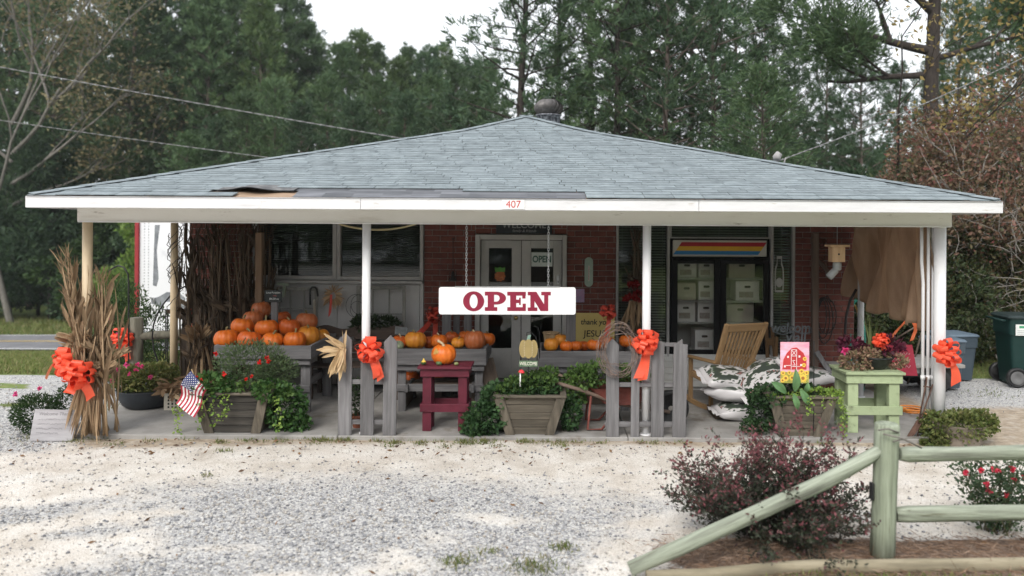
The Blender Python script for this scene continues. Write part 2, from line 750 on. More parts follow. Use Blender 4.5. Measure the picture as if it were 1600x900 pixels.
road_strip('road', mroad, 0, 6.6, 0)
road_strip('road_edge_line', MLINE, .25, .42, .004)
road_strip('road_edge_line', MLINE, 6.1, 6.27, .004)
road_strip('road_centre_line', MYEL, 3.1, 3.22, .004)
road_strip('road_centre_line', MYEL, 3.36, 3.48, .004)

# ================================================================== PORCH FLOOR
CONC = M('concrete_slab', (.20, .19, .178), (.33, .318, .30), (.27, .26, .245), scale=2.2, rough=.85, bump=.25, bscale=60, detail=8, spots=(1.6, .36, .72))
fl = MB()
for a, b_ in ((-5.42, -2.27), (-2.262, .94), (.948, 4.72)):
    fl.box(((a + b_) / 2, 10.0, -.10), (b_ - a, 3.06, .2), .008)
fl.build('porch_floor', CONC, kind='structure')

# ================================================================== THE STORE
ROOT = Vector((-.31, 11.0, 0))
store = thing('roadside_store', 'building', 'low brick country store with grey shingled hip roof and open front porch', ROOT)


def SP(name, mb, mat, **kw):
    return mb.build(name, mat, store, -ROOT, **kw)


WY = 11.0
WX0, WX1 = -5.08, 4.45
xa = lambda px: (px - 850) * WY / 1200
za = lambda py: 2.3 - (py - 357) * WY / 1200
MORTAR = M('mortar', (.19, .165, .15), (.26, .235, .215), scale=20, rough=.95)
BRICK = M('red_brick', (.105, .033, .026), (.19, .064, .048), (.145, .047, .036), scale=9, rough=.85, bump=.35, bscale=60, rnd=.22)
BRICKS = M('red_brick_mass', (.105, .033, .026), (.19, .064, .048), (.145, .047, .036), scale=9, rough=.85, bump=.35, bscale=60, island=.22)
INT = M('interior_wall', (.10, .095, .085), (.14, .135, .12), scale=2, rough=.9)
segs = [(WX0, xa(396), 0, 2.5, 2), (xa(663), xa(743), 0, 2.5, 0), (xa(886), xa(963), 0, 2.5, 0), (xa(1242), WX1, 0, 2.5, 1), (xa(743), xa(886), za(367) + .01, 2.5, 0)]
BW, BH, BT, J = .225, .081, .09, .010
full = MB().box((0, 0, 0), (BW - J, BT, BH - J), .004).mesh('brick', BRICK)
half = MB().box((0, 0, 0), (BW / 2 - J, BT, BH - J), .004).mesh('half_brick', BRICK)
nbrick = 0
mass = MB()
for x0, x1, z0, z1, hid in segs:
    wl_ = MB().box(((x0 + x1) / 2, WY + .11, (z0 + z1) / 2), (x1 - x0, .2, z1 - z0)).build('brick_wall', MORTAR, store, -ROOT)
    nrow = int((z1 - z0) / BH)
    for r in range(nrow):
        z = z0 + (r + .5) * BH
        if z > 2.44:
            continue
        x = x0
        first = r % 2 == 1
        while x < x1 - .03:
            wd_ = BW / 2 if first else BW
            first = False
            wd_ = min(wd_, x1 - x)
            cx = x + wd_ / 2
            ppx = 850 + cx * 1200 / WY
            hidden = (hid == 2 and z < 2.15) or (hid == 0 and z < .85) or (hid == 1 and (z < .25)) or nbrick >= 298
            jit = random.uniform(-.002, .002)
            if hidden or not (abs(wd_ - BW) < .002 or abs(wd_ - BW / 2) < .002):
                mass.box((cx, WY + BT / 2 + jit, z), (max(wd_ - J, .01), BT, BH - J), .004)
            else:
                o = link('brick', full if abs(wd_ - BW) < .002 else half, wl_, (cx, WY + BT / 2 + jit, z))
                nbrick += 1
            x += wd_
SP('brick', mass, BRICKS, kind='stuff')
# the rest of the shell
sh = MB()
sh.box((WX0 + .1, 15.6, 1.25), (.2, 9.0, 2.5)).box((WX1 - .1, 15.6, 1.25), (.2, 9.0, 2.5)).box((-.31, 20.2, 1.25), (9.5, .2, 2.5))
SP('side_walls', sh, BRICKS)
hd = MB().box(((WX0 + WX1) / 2, WY + .12, 2.56), (WX1 - WX0, .22, .11))
SP('wall_header', hd, WHITE)
SP('inner_room', MB().box((-.31, 13.6, 1.25), (9.0, .05, 2.5)).box((-.31, 12.4, .0), (9.0, 2.4, .06)), INT)

# ---- left storefront window and white panels
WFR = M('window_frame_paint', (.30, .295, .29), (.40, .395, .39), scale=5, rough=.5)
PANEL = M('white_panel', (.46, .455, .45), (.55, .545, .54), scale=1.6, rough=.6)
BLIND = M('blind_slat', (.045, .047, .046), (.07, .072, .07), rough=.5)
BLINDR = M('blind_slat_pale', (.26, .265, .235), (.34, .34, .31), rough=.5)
PANE = glassmat('window_glass', (.86, .89, .88), .0)


def window(x0, x1, z0, z1, fw, blind, slat_n, dark=0):
    fr = MB()
    y = WY + .02
    fr.box((x0 + fw / 2, y, (z0 + z1) / 2), (fw, .09, z1 - z0), .005).box((x1 - fw / 2, y, (z0 + z1) / 2), (fw, .09, z1 - z0), .005)
    fr.box(((x0 + x1) / 2, y, z0 + fw / 2), (x1 - x0 - 2 * fw, .09, fw), .005).box(((x0 + x1) / 2, y, z1 - fw / 2), (x1 - x0 - 2 * fw, .09, fw), .005)
    f = fr.build('window', WFR, store, -ROOT)
    MB().box(((x0 + x1) / 2, y + .02, (z0 + z1) / 2), (x1 - x0 - 2 * fw, .006, z1 - z0 - 2 * fw)).build('pane', PANE, f)
    bl = MB()
    n = slat_n
    for i in range(n):
        z = z0 + fw + (z1 - z0 - 2 * fw) * (i + .5) / n
        bl.box(((x0 + x1) / 2 + random.uniform(-.003, .003), y + .07, z), (x1 - x0 - 2 * fw - .02, .028, .0025), 0, rot=(random.uniform(.75, .95), 0, random.uniform(-.002, .002)))
    for q in (.12, .5, .88):
        bl.box((x0 + (x1 - x0) * q, y + .055, (z0 + z1) / 2), (.006, .002, z1 - z0 - 2 * fw))
    bl.build('blind', blind, f, kind='stuff')
    return f


zs = za(439)
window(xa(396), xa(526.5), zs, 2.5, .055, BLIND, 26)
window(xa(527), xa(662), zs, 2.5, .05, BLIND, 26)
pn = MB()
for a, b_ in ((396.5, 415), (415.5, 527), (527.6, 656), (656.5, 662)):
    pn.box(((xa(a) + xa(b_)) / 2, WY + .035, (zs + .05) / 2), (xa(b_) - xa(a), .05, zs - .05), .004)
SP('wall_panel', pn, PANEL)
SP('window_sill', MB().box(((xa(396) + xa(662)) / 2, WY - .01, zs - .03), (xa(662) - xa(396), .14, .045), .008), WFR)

# ---- right window with the cooler standing behind its sill
zs2 = za(558)
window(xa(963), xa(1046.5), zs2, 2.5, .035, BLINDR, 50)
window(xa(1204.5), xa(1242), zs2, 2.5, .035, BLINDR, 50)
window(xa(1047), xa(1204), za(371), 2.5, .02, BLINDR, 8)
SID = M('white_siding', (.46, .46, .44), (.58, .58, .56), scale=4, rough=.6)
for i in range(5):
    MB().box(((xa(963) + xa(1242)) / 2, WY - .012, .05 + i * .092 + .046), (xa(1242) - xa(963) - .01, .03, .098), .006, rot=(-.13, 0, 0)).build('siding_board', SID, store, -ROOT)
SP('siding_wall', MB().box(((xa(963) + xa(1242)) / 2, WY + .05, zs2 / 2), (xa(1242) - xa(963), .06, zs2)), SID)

# ---- double door
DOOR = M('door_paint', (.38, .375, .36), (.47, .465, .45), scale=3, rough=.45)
dz0 = .155
dfm = MB()
ft = xa(751) - xa(743.5)
dfm.box(((xa(743.5) + xa(751)) / 2, WY - .01, (za(367) + dz0) / 2), (ft, .14, za(367) - dz0), .006)
dfm.box(((xa(879) + xa(885.5)) / 2, WY - .01, (za(367) + dz0) / 2), (xa(885.5) - xa(879), .14, za(367) - dz0), .006)
dfm.box(((xa(751.2) + xa(878.8)) / 2, WY - .01, (za(367) + za(375)) / 2), (xa(878.8) - xa(751.2), .14, za(367) - za(375)), .006)
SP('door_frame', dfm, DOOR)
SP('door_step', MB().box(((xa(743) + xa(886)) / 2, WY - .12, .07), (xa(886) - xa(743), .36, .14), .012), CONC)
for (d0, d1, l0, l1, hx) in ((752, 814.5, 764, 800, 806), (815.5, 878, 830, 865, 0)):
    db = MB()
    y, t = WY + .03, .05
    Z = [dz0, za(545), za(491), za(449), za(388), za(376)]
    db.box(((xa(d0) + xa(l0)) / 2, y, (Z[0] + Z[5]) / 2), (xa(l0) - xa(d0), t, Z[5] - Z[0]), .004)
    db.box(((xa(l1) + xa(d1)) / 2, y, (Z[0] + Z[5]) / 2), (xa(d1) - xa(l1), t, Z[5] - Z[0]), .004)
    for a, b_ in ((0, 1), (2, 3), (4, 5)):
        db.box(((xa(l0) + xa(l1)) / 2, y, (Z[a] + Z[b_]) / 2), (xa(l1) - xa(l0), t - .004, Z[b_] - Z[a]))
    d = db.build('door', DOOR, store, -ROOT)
    for a, b_ in ((1, 2), (3, 4)):
        MB().box(((xa(l0) + xa(l1)) / 2, y + .005, (Z[a] + Z[b_]) / 2), (xa(l1) - xa(l0), .006, Z[b_] - Z[a])).build('pane', PANE, d)
    if hx:
        kb = MB().lathe([(.0, .055), (.02, .053), (.028, .04), (.024, .024), (.012, .018), (.012, .006), (.03, .005), (.03, 0)], 14)
        kb.build('knob', M('brass', (.45, .33, .12), (.6, .46, .2), metal=.9, rough=.3), d, (xa(807), y - t / 2, za(497)), (PI / 2, 0, 0))
    else:
        MB().box((xa(872.5), y - .03, za(436.5)), (.045, .012, .125), .003).build('handle_plate', GALV, d)
        MB().box((xa(872.5), y - .04, za(440)), (.012, .014, .03), .003).build('lock', DARK, d)

# ---- beams, posts, fascia, ceiling
EX0, EX1, EY = -5.35, 4.73, 7.97
SP('front_beam', MB().box(((-5.14 + 4.49) / 2, 8.525, 2.4375), (9.63, .15, .185), .006), BEAMW)
SP('beam_trim', MB().box(((-5.14 + 4.49) / 2, 8.52, 2.346), (9.60, .17, .014), .003), WHITE)
SP('side_beam', MB().box((-5.07, 9.8, 2.44), (.13, 2.38, .18), .006).box((4.42, 9.8, 2.44), (.13, 2.38, .18), .006), BEAMW)
CEIL = M('porch_ceiling', (.44, .43, .41), (.52, .51, .49), scale=3, rough=.8)
SP('porch_ceiling', MB().box((-.31, 9.55, 2.545), (10.0, 3.1, .02)), CEIL)
FASC = M('fascia_metal', (.46, .445, .44), (.66, .66, .675), (.62, .615, .625), scale=2.5, stretch=(.8, 3, 4), rough=.4, bump=.35, bscale=4, lo=.2, hi=.6, spots=(5, .34, .75))
fs_ = MB()
for a, b_ in ((-5.37, -1.9), (-1.897, 1.6), (1.603, 4.75)):
    fs_.box(((a + b_) / 2, EY - .012, 2.543), (b_ - a, .024, .115), .004)
fs_.box((-5.362, 13.0, 2.543), (.022, 10.0, .115)).box((4.742, 13.0, 2.543), (.022, 10.0, .115))
SP('fascia', fs_, FASC)
SP('drip_edge', MB().box((-.31, EY - .02, 2.603), (10.1, .03, .004)), FASC)
POSTC = M('cream_post_paint', (.50, .38, .24), (.62, .50, .34), scale=3, stretch=(1, 1, .4), rough=.5)
POSTW = M('white_post_paint', (.64, .64, .65), (.76, .76, .77), scale=3, stretch=(1, 1, .4), rough=.4, spots=(8, .33, .7))


def post(px, Y, r, m, lab=None):
    x = gx(px, Y, 1.2)
    o = MB().tube([(x, Y, 0), (x, Y, 2.345)], r, 20).tube([(x, Y, 0), (x, Y, .012)], r * 1.5, 20)
    SP('porch_post', o, m, label=lab)


post(136, 8.58, .052, POSTC, 'cream painted porch post')
post(272, 10.3, .048, POSTC, 'cream painted porch post')
post(572, 8.58, .047, POSTW)
post(1010, 8.6, .047, POSTW)
post(1468, 8.58, .063, POSTW)
post(1345, 10.6, .042, M('grey_post_paint', (.42, .43, .44), (.52, .53, .54), rough=.4))
for px in (1442, 1450, 1457.5):
    x = gx(px, 8.66, 1.2)
    b_ = x + (.022 if px == 1442 else 0)
    SP('conduit_pipe', MB().tube([(x - (.02 if px == 1442 else 0), 8.66, 2.345), (x - (.018 if px == 1442 else 0), 8.66, 1.95), (x, 8.66, 1.7), (x, 8.66, .25 if px > 1442 else 0)], .018, 10)
       .tube([(x, 8.66, .62), (x, 8.66, .67)], .024, 10), POSTW)

# ---- roof
PT = [(0, 2.612), (.8, 3.81), (1, 4.19)]


def rz_(t):
    return PT[0][1] + (PT[1][1] - PT[0][1]) * t / .8 if t <= .8 else PT[1][1] + (PT[2][1] - PT[1][1]) * (t - .8) / .2


R_ = 5.04
DECK = M('roof_deck_wood', (.22, .15, .10), (.38, .27, .19), scale=3, stretch=(1, 10, 10), rough=.9)
dk = MB()
ring = []
for t in (0, .8, 1):
    i = R_ * t
    ring.append([(EX0 + i, EY + i, rz_(t) - .012), (EX1 - i, EY + i, rz_(t) - .012), (EX1 - i, 22 - i, rz_(t) - .012), (EX0 + i, 22 - i, rz_(t) - .012)])
vs = [p for r in ring for p in r]
fsx = [[a * 4 + k, a * 4 + (k + 1) % 4, a * 4 + 4 + (k + 1) % 4, a * 4 + 4 + k] for a in (0, 1) for k in range(4)] + [[8, 9, 10, 11], [3, 2, 1, 0]]
dk.add(vs, fsx)
roof = SP('roof', dk, DECK)
SHM = dict(c1=(.125, .15, .163), c2=(.25, .288, .305), c3=(.19, .222, .237), scale=7, rough=.9, bump=.5, bscale=160, lo=.25, hi=.75, detail=8)
SHI = M('shingle', rnd=.13, **SHM)
SHS = M('shingle_mass', island=.13, **SHM)
FELT = M('bare_felt', (.085, .09, .10), (.15, .155, .17), scale=5, stretch=(.5, 2, 2), rough=.95, rnd=.25)
EXP = .118
slope = math.hypot(R_ * .8, PT[1][1] - PT[0][1]) / .8      # slope length per unit t
t, k, nsh = 0.0, 0, 0
EX = lambda t: .104 + .05 * t
smass = MB()
ang = math.atan2(PT[1][1] - PT[0][1], R_ * .8)
tabm = MB().box((0, .078, 0), (.300, .165, .011), .001).mesh('shingle', SHI)
rows = []
while t < .985:
    sl = slope if t < .8 else math.hypot(R_ * .2, PT[2][1] - PT[1][1]) / .2
    EXP = EX(t) if t else .15
    rows.append((t, t + EXP / sl, ang if t < .8 else math.atan2(PT[2][1] - PT[1][1], R_ * .2)))
    t += EXP / sl
EXP = .118


def xpx(x, y):
    return 850 + x * 1200 / y


for k, (t0, t1, an) in enumerate(rows):
    y0, z0 = EY + R_ * t0 - .02, rz_(t0)
    xl, xr = EX0 + R_ * t0, EX1 - R_ * t0
    off = (k % 2) * .1525 + (k // 2 % 3) * .03 + random.uniform(-.012, .012)
    x = xl - off
    while x < xr:
        a, b_ = x, x + .305
        x = b_
        cx = (a + b_) / 2
        if cx < xl or cx > xr:
            if b_ < xl + .02 or a > xr - .02:
                continue
        p = xpx(cx, y0)
        if (k == 0 and 345 < p < 893) or (k == 1 and (345 < p < 445 or 470 < p < 915)) or (k == 2 and (350 < p < 440 or 475 < p < 742)):
            if p > 455:
                eh = (t1 - t0) * slope
                felt = MB().box((0, eh / 2, 0), (.305, eh, .004))
                felt.build('felt_strip', FELT, roof, (cx, y0 + .012, z0 + .001), (an, random.uniform(-.01, .01), 0))
            continue
        clip = a < xl + R_ * (t1 - t0) or b_ > xr - R_ * (t1 - t0)
        jz, jr, jx = random.uniform(0, .003), random.uniform(-.006, .006), random.uniform(-.003, .003)
        if random.random() < .03:
            jr *= 4
        X = Matrix.Translation((cx + jx, y0, z0 + .010 + jz)) @ Matrix.Rotation(an - .055, 4, 'X') @ Matrix.Rotation(jr, 4, 'Z')
        if not clip and nsh < 300:
            o = link('shingle', tabm, roof)
            o.matrix_local = X
            nsh += 1
        elif not clip:
            smass.box((0, .078, 0), (.300, .165, .011), .001, xf=X)
        else:
            def lim(xx, tt):
                return max(EX0 + R_ * tt, min(EX1 - R_ * tt, xx))
            q = [(lim(a + .004, t0), y0, z0 + .01), (lim(b_ - .004, t0), y0, z0 + .01), (lim(b_ - .004, t1), y0 + (t1 - t0) * R_, rz_(t1) + .004), (lim(a + .004, t1), y0 + (t1 - t0) * R_, rz_(t1) + .004)]
            smass.add(q + [(p_[0], p_[1], p_[2] - .009) for p_ in q], [[0, 1, 2, 3], [0, 4, 5, 1], [3, 2, 6, 7]])
# the three faces the photograph does not show, as plain courses
for (ax0, ay0, ax1, ay1) in ((EX0, 22, EX0, EY), (EX1, EY, EX1, 22)):
    for (t0, t1, an) in rows:
        s_ = 1 if ax0 == EX0 else -1
        i0, i1 = R_ * t0, R_ * t1 + .01
        x0_, x1_ = ax0 + s_ * (i0 - .02), ax0 + s_ * i1
        vs = [(x0_, EY + i0, rz_(t0) + .01), (x0_, 22 - i0, rz_(t0) + .01), (x1_, 22 - i1, rz_(min(t1, 1)) + .004), (x1_, EY + i1, rz_(min(t1, 1)) + .004)]
        smass.add(vs + [(v[0], v[1], v[2] - .01) for v in vs], [[3, 2, 1, 0], [1, 0, 4, 5]] if s_ > 0 else [[0, 1, 2, 3], [0, 1, 5, 4]])
link('shingle', smass.mesh('shingle_mass', SHS), roof, kind='stuff')
# hip caps
capm = MB()
for s_ in (-1, 1):
    capm.add([(0, 0, .012), (0, .30, .006), (s_ * .105, .03, -.010), (s_ * .105, .33, -.016), (0, 0, .004), (s_ * .105, .03, -.018)], [[0, 1, 3, 2] if s_ < 0 else [0, 2, 3, 1], [0, 2, 5, 4]])
capme = capm.mesh('hip_cap', SHI)
for x0, sx in ((EX0, 1), (EX1, -1)):
    n = 31
    for i in range(n):
        t0 = i / n
        p0 = Vector((x0 + sx * R_ * t0, EY + R_ * t0, rz_(t0)))
        p1 = Vector((x0 + sx * R_ * (t0 + 1 / n), EY + R_ * (t0 + 1 / n), rz_(t0 + 1 / n)))
        d = (p1 - p0)
        o = link('hip_cap', capme, roof)
        dn = d.normalized()
        X = Vector((dn.y, -dn.x, 0)).normalized()
        Z = X.cross(dn)
        Mx = Matrix((X, dn, Z)).transposed().to_4x4()
        Mx.translation = p0 + Vector((0, 0, .016 + random.uniform(0, .004)))
        o.matrix_local = Mx
for i in range(12):
    y = 13.0 + i * .32
    MB().strip([(-.31 - .12, y - .02, 4.185), (-.31, y - .02, 4.225), (-.31 + .12, y - .02, 4.185)], [(-.31 - .12, y + .32, 4.18), (-.31, y + .32, 4.218), (-.31 + .12, y + .32, 4.18)]).build('ridge_cap', SHI, roof)
# lifted flap over the bare deck
fl = MB()
L_, R2 = [], []
for i in range(15):
    u = i / 14
    x = gx(341 + 118 * u, 8.2)
    h = .012 + .035 * math.sin(PI * min(1, u * 1.25)) ** 2 * (1 - .3 * u)
    L_.append((x, 8.12 + .05 * math.sin(u * 9), rz_(.03) + .02 + h))
    R2.append((x + .02, 8.45, rz_(.095) + .012))
fl.strip(L_, R2)
fl.strip([(a[0], a[1], a[2] - .008) for a in R2], [(a[0], a[1], a[2] - .008) for a in L_])
link('torn_flap', fl.mesh('torn_flap', M('felt_flap', (.06, .06, .065), (.2, .2, .2), scale=6, rough=.95)), roof, label='torn shingle flap lifting off the deck')
link('loose_patch', MB().box((0, 0, 0), (.42, .11, .012), .003).mesh('loose_patch', SHI), roof, tuple(at(1060, 250, 9.9)), (ang, 0, .05), label='pinkish shingle scrap')
# turbine vent
TV = M('weathered_aluminium', (.07, .065, .065), (.17, .16, .155), scale=9, rough=.55, metal=.4)
tvp = at(857, 197, 13.7)
tv = link('roof_turbine', MB().lathe([(.205, -.25), (.205, .17), (.225, .175), (.225, .195), (.19, .20)], 24)
          .mesh('roof_turbine', M('turbine_base', (.04, .042, .05), (.25, .26, .29), scale=22, rough=.6, lo=.4, hi=.62)), store, tvp - ROOT)
link('vent_cap', MB().lathe([(.13, .44), (.135, .46), (.06, .478), (.0, .48)], 16).mesh('vent_cap', TV), tv)
vn = MB()
Lh, Rh = [], []
for i in range(9):
    u = i / 8
    rr = .10 + .165 * math.sin(PI * (.12 + .80 * u)) ** .8
    z = .2 + .26 * u
    a0, a1 = .45 * u, .45 * u + .36
    Lh.append((rr * math.cos(a0), rr * math.sin(a0), z))
    Rh.append((rr * .86 * math.cos(a1), rr * .86 * math.sin(a1), z))
vn.strip(Lh, Rh)
vme = vn.mesh('vane', TV)
for i in range(20):
    link('vane', vme, tv, (0, 0, 0), (0, 0, i * 2 * PI / 20))
# mast head on the right slope
mp_ = at(1212, 256, 11.2)
mh = MB().tube([(0, 0, -.2), (0, 0, .06)], .022, 10).tube([(0, -.04, .05), (.01, -.02, .10), (.03, .0, .135), (.08, .02, .12)], [.05, .06, .05, .03], 12)
mh.tube([(.11, 0, -.15), (.13, 0, .05), (.15, 0, .09)], .012, 8)
SPm = mh.build('service_mast', M('mast_grey', (.22, .21, .21), (.34, .33, .33), rough=.6), store, mp_ - ROOT)
# number plate on the fascia
npx = gx(802, 7.93, 2.54)
pl = MB().box((0, 0, 0), (.235, .006, .098), .002).build('number_plate', WHITE, store, Vector((npx, EY - .029, 2.545)) - ROOT)
text('407', 'lettering', .105, M('red_number', (.42, .03, .03), (.5, .05, .05), rough=.5), pl, (0, -.0035, 0))
# ================================================================== THINGS ON THE PORCH
# ---- OPEN sign on two chains
MAROON = M('maroon_paint', (.20, .012, .035), (.25, .018, .045), rough=.5)
SIGNW = M('sign_white', (.68, .68, .69), (.78, .78, .78), (.76, .76, .76), scale=4, rough=.4, lo=.2, spots=(3.2, .31, .84))
sg = thing('open_sign', 'sign', 'white OPEN board with maroon slab letters hanging on two chains', (gx(793, 8.5, 1.7), 8.5, 2.345))
sx0, sx1 = gx(686, 8.5, 1.6), gx(899.5, 8.5, 1.6)
szt, szb = 2.3 - (449 - 357) * 8.5 / 1200, 2.3 - (491.5 - 357) * 8.5 / 1200
scx, scz = (sx0 + sx1) / 2 - sg.location.x, (szt + szb) / 2 - 2.345
bw_, bh_ = sx1 - sx0, szt - szb


def rrect(w_, h_, r, n=4):
    p = []
    for cx, cz, a0 in ((w_ / 2 - r, h_ / 2 - r, 0), (-w_ / 2 + r, h_ / 2 - r, 90), (-w_ / 2 + r, -h_ / 2 + r, 180), (w_ / 2 - r, -h_ / 2 + r, 270)):
        for i in range(n + 1):
            a = math.radians(a0 + 90 * i / n)
            p.append((cx + r * math.cos(a), cz + r * math.sin(a)))
    return p


bd = MB().prism(rrect(bw_, bh_, .025), -.011, .011).build('board', SIGNW, sg, (scx, 0, scz), (0, -.004, 0))
MB().box((0, 0, bh_ / 2 + .003), (bw_ * .77, .03, .012), .002).build('hanger_rail', GALV, sg, (scx, 0, scz), (0, -.004, 0))
S_ = 8.5 / 1200


def glyph(rects, rings, polys, name, x):
    mb = MB()
    for a, b_, c, d in rects:
        mb.prism([(a, b_), (c, b_), (c, d), (a, d)], -.0025, 0)
    for (ocx, ocz, orx, orz, icx, icz, irx, irz, a0, a1) in rings:
        n = 40
        for i in range(n):
            t0, t1 = math.radians(a0 + (a1 - a0) * i / n), math.radians(a0 + (a1 - a0) * (i + 1) / n)
            q = [(ocx + orx * math.cos(t0), ocz + orz * math.sin(t0)), (ocx + orx * math.cos(t1), ocz + orz * math.sin(t1)),
                 (icx + irx * math.cos(t1), icz + irz * math.sin(t1)), (icx + irx * math.cos(t0), icz + irz * math.sin(t0))]
            mb.prism(q, -.0025, 0)
    for i, p in enumerate(polys):
        mb.prism(p, -.0027 - i * .0002, 0)
    mb.v = [(v[0] * S_, v[1] - .0115, v[2] * S_) for v in mb.v]
    o = mb.build('letter', MAROON, bd, ((x - 793) * S_, 0, (470 - 485.8) * S_))
    return o


glyph([], [(16.5, 15, 16.5, 15.6, 16.5, 15, 6.3, 10.8, 0, 360)], [], 'O', 724)
glyph([(0, 0, 19.5, 6), (4.5, 6, 14.5, 24), (0, 24, 14.5, 30), (14.5, 25.2, 18, 30), (14.5, 10, 18, 14.6)], [(18, 20, 15, 10, 18, 19.9, 5, 5.3, -90, 90)], [], 'P', 758)
glyph([(0, 0, 29, 6), (4.5, 6, 14, 24), (0, 24, 29, 30), (24, 6, 29, 11.5), (23.5, 19.5, 28.5, 24), (14, 12.4, 21, 17.8), (18.5, 17.8, 21, 20.8), (18.5, 9.4, 21, 12.4)], [], [], 'E', 793)
glyph([(0, 0, 15, 5.6), (4, 5.6, 10.5, 24.5), (21, 24.5, 36, 30), (25.5, 0, 32, 24.5)], [], [[(32, 0), (13.5, 30), (0, 30), (0, 24.5), (5, 24.5), (20, 0)]], 'N', 825)
link_me = None
for cpx in (729, 857):
    chx = gx(cpx, 8.5, 2.1) - sg.location.x
    zt, zb = 0, scz + bh_ / 2
    n = 24
    L_ = (zt - zb) / n
    mb = MB()
    for i in range(n):
        zc = zt - (i + .5) * L_
        pts = []
        for k in range(13):
            a = 2 * PI * k / 12
            px_, pz_ = .010 * math.cos(a), L_ * .68 * math.sin(a)
            pts.append((chx + (px_ if i % 2 else 0), (0 if i % 2 else px_), zc + pz_))
        mb.tube(pts, .0032, 5, cap=False)
    mb.build('chain', GALV, sg, kind='stuff')

# ---- pumpkins
ORANGE = [M('pumpkin_skin_%s' % n_, c1, c2, c3, scale=3.2, stretch=(1, 1, .6), rough=.42, spec=.4, bump=.12, bscale=18, rnd=.12, lo=.22, hi=.75) for n_, c1, c2, c3 in
          (('deep', (.33, .06, .008), (.43, .10, .015), (.46, .085, .010)), ('orange', (.43, .086, .008), (.58, .15, .015), (.53, .115, .010)),
           ('pale', (.40, .14, .06), (.47, .22, .12), (.42, .105, .025)), ('yellow', (.48, .17, .016), (.58, .27, .03), (.54, .19, .018)))]
STEM = M('pumpkin_stem', (.11, .10, .045), (.34, .27, .14), (.20, .17, .08), scale=14, stretch=(1, 1, .3), rough=.9)
STEMP = M('pumpkin_stem_pale', (.34, .27, .16), (.56, .46, .30), scale=14, rough=.9)


def pumpkin_mesh(mat, ribs=10, squash=.82, dep=.055, seed=0):
    rd = random.Random(seed)
    mb = MB()
    n, m = ribs * 5, 18
    amp = [rd.uniform(.9, 1.12) for _ in range(ribs)]
    vs, fs = [], []
    for j in range(m + 1):
        ph = PI * j / m
        for i in range(n):
            th = 2 * PI * i / n
            r_ = 1 - dep * amp[i * ribs // n] * (1 - abs(math.sin(ribs * th / 2)) ** .7)
            s_ = math.sin(ph) ** .82
            z = math.cos(ph)
            dent = .20 * math.exp(-(math.sin(ph) / .33) ** 2) * (1 if z > 0 else .7)
            vs.append((r_ * s_ * math.cos(th) * 1.0, r_ * s_ * math.sin(th), squash * (z * r_ - math.copysign(dent, z)) + .02 * math.sin(th + seed)))
    for j in range(m):
        for i in range(n):
            a, b_ = j * n + i, j * n + (i + 1) % n
            fs.append([a, a + n, b_ + n, b_])
    mb.add(vs, fs, 0, True)
    return mb.mesh('pumpkin', mat)


def stem_mesh(mat, seed, ln=.42, bend=.2):
    rd = random.Random(seed)
    a = rd.uniform(0, 6.28)
    pts = [(math.cos(a) * bend * u * u, math.sin(a) * bend * u * u, .54 + ln * u) for u in (0, .12, .3, .55, .8, 1)]
    return MB().tube(pts, [.20, .13, .095, .08, .082, .10], 7, jit=.12).mesh('stem', mat)


PK = [[pumpkin_mesh(ORANGE[c], rb, sq, dp, s_) for s_, (rb, sq, dp) in enumerate(((11, .84, .05), (10, .76, .06), (12, .95, .045)))] for c in range(4)]
STM = [stem_mesh(STEM, 1), stem_mesh(STEM, 2, .34, .3), stem_mesh(STEM, 5, .5, .1), stem_mesh(STEMP, 8, .4, .25)]


def pumpkin(px, py, Y, rpx, label, group=None, col=1, shp=0, st=0, tilt=None, k=1.0):
    r = rpx * Y / 1200
    p = at(px, py, Y)
    o = link('pumpkin', PK[col][shp], None, p, tilt or (random.uniform(-.12, .12), random.uniform(-.12, .12), random.uniform(0, 6)), (r, r, r * k), label=label, cat='pumpkin', group=group)
    if st is not None:
        link('stem', STM[st], o)
    return o


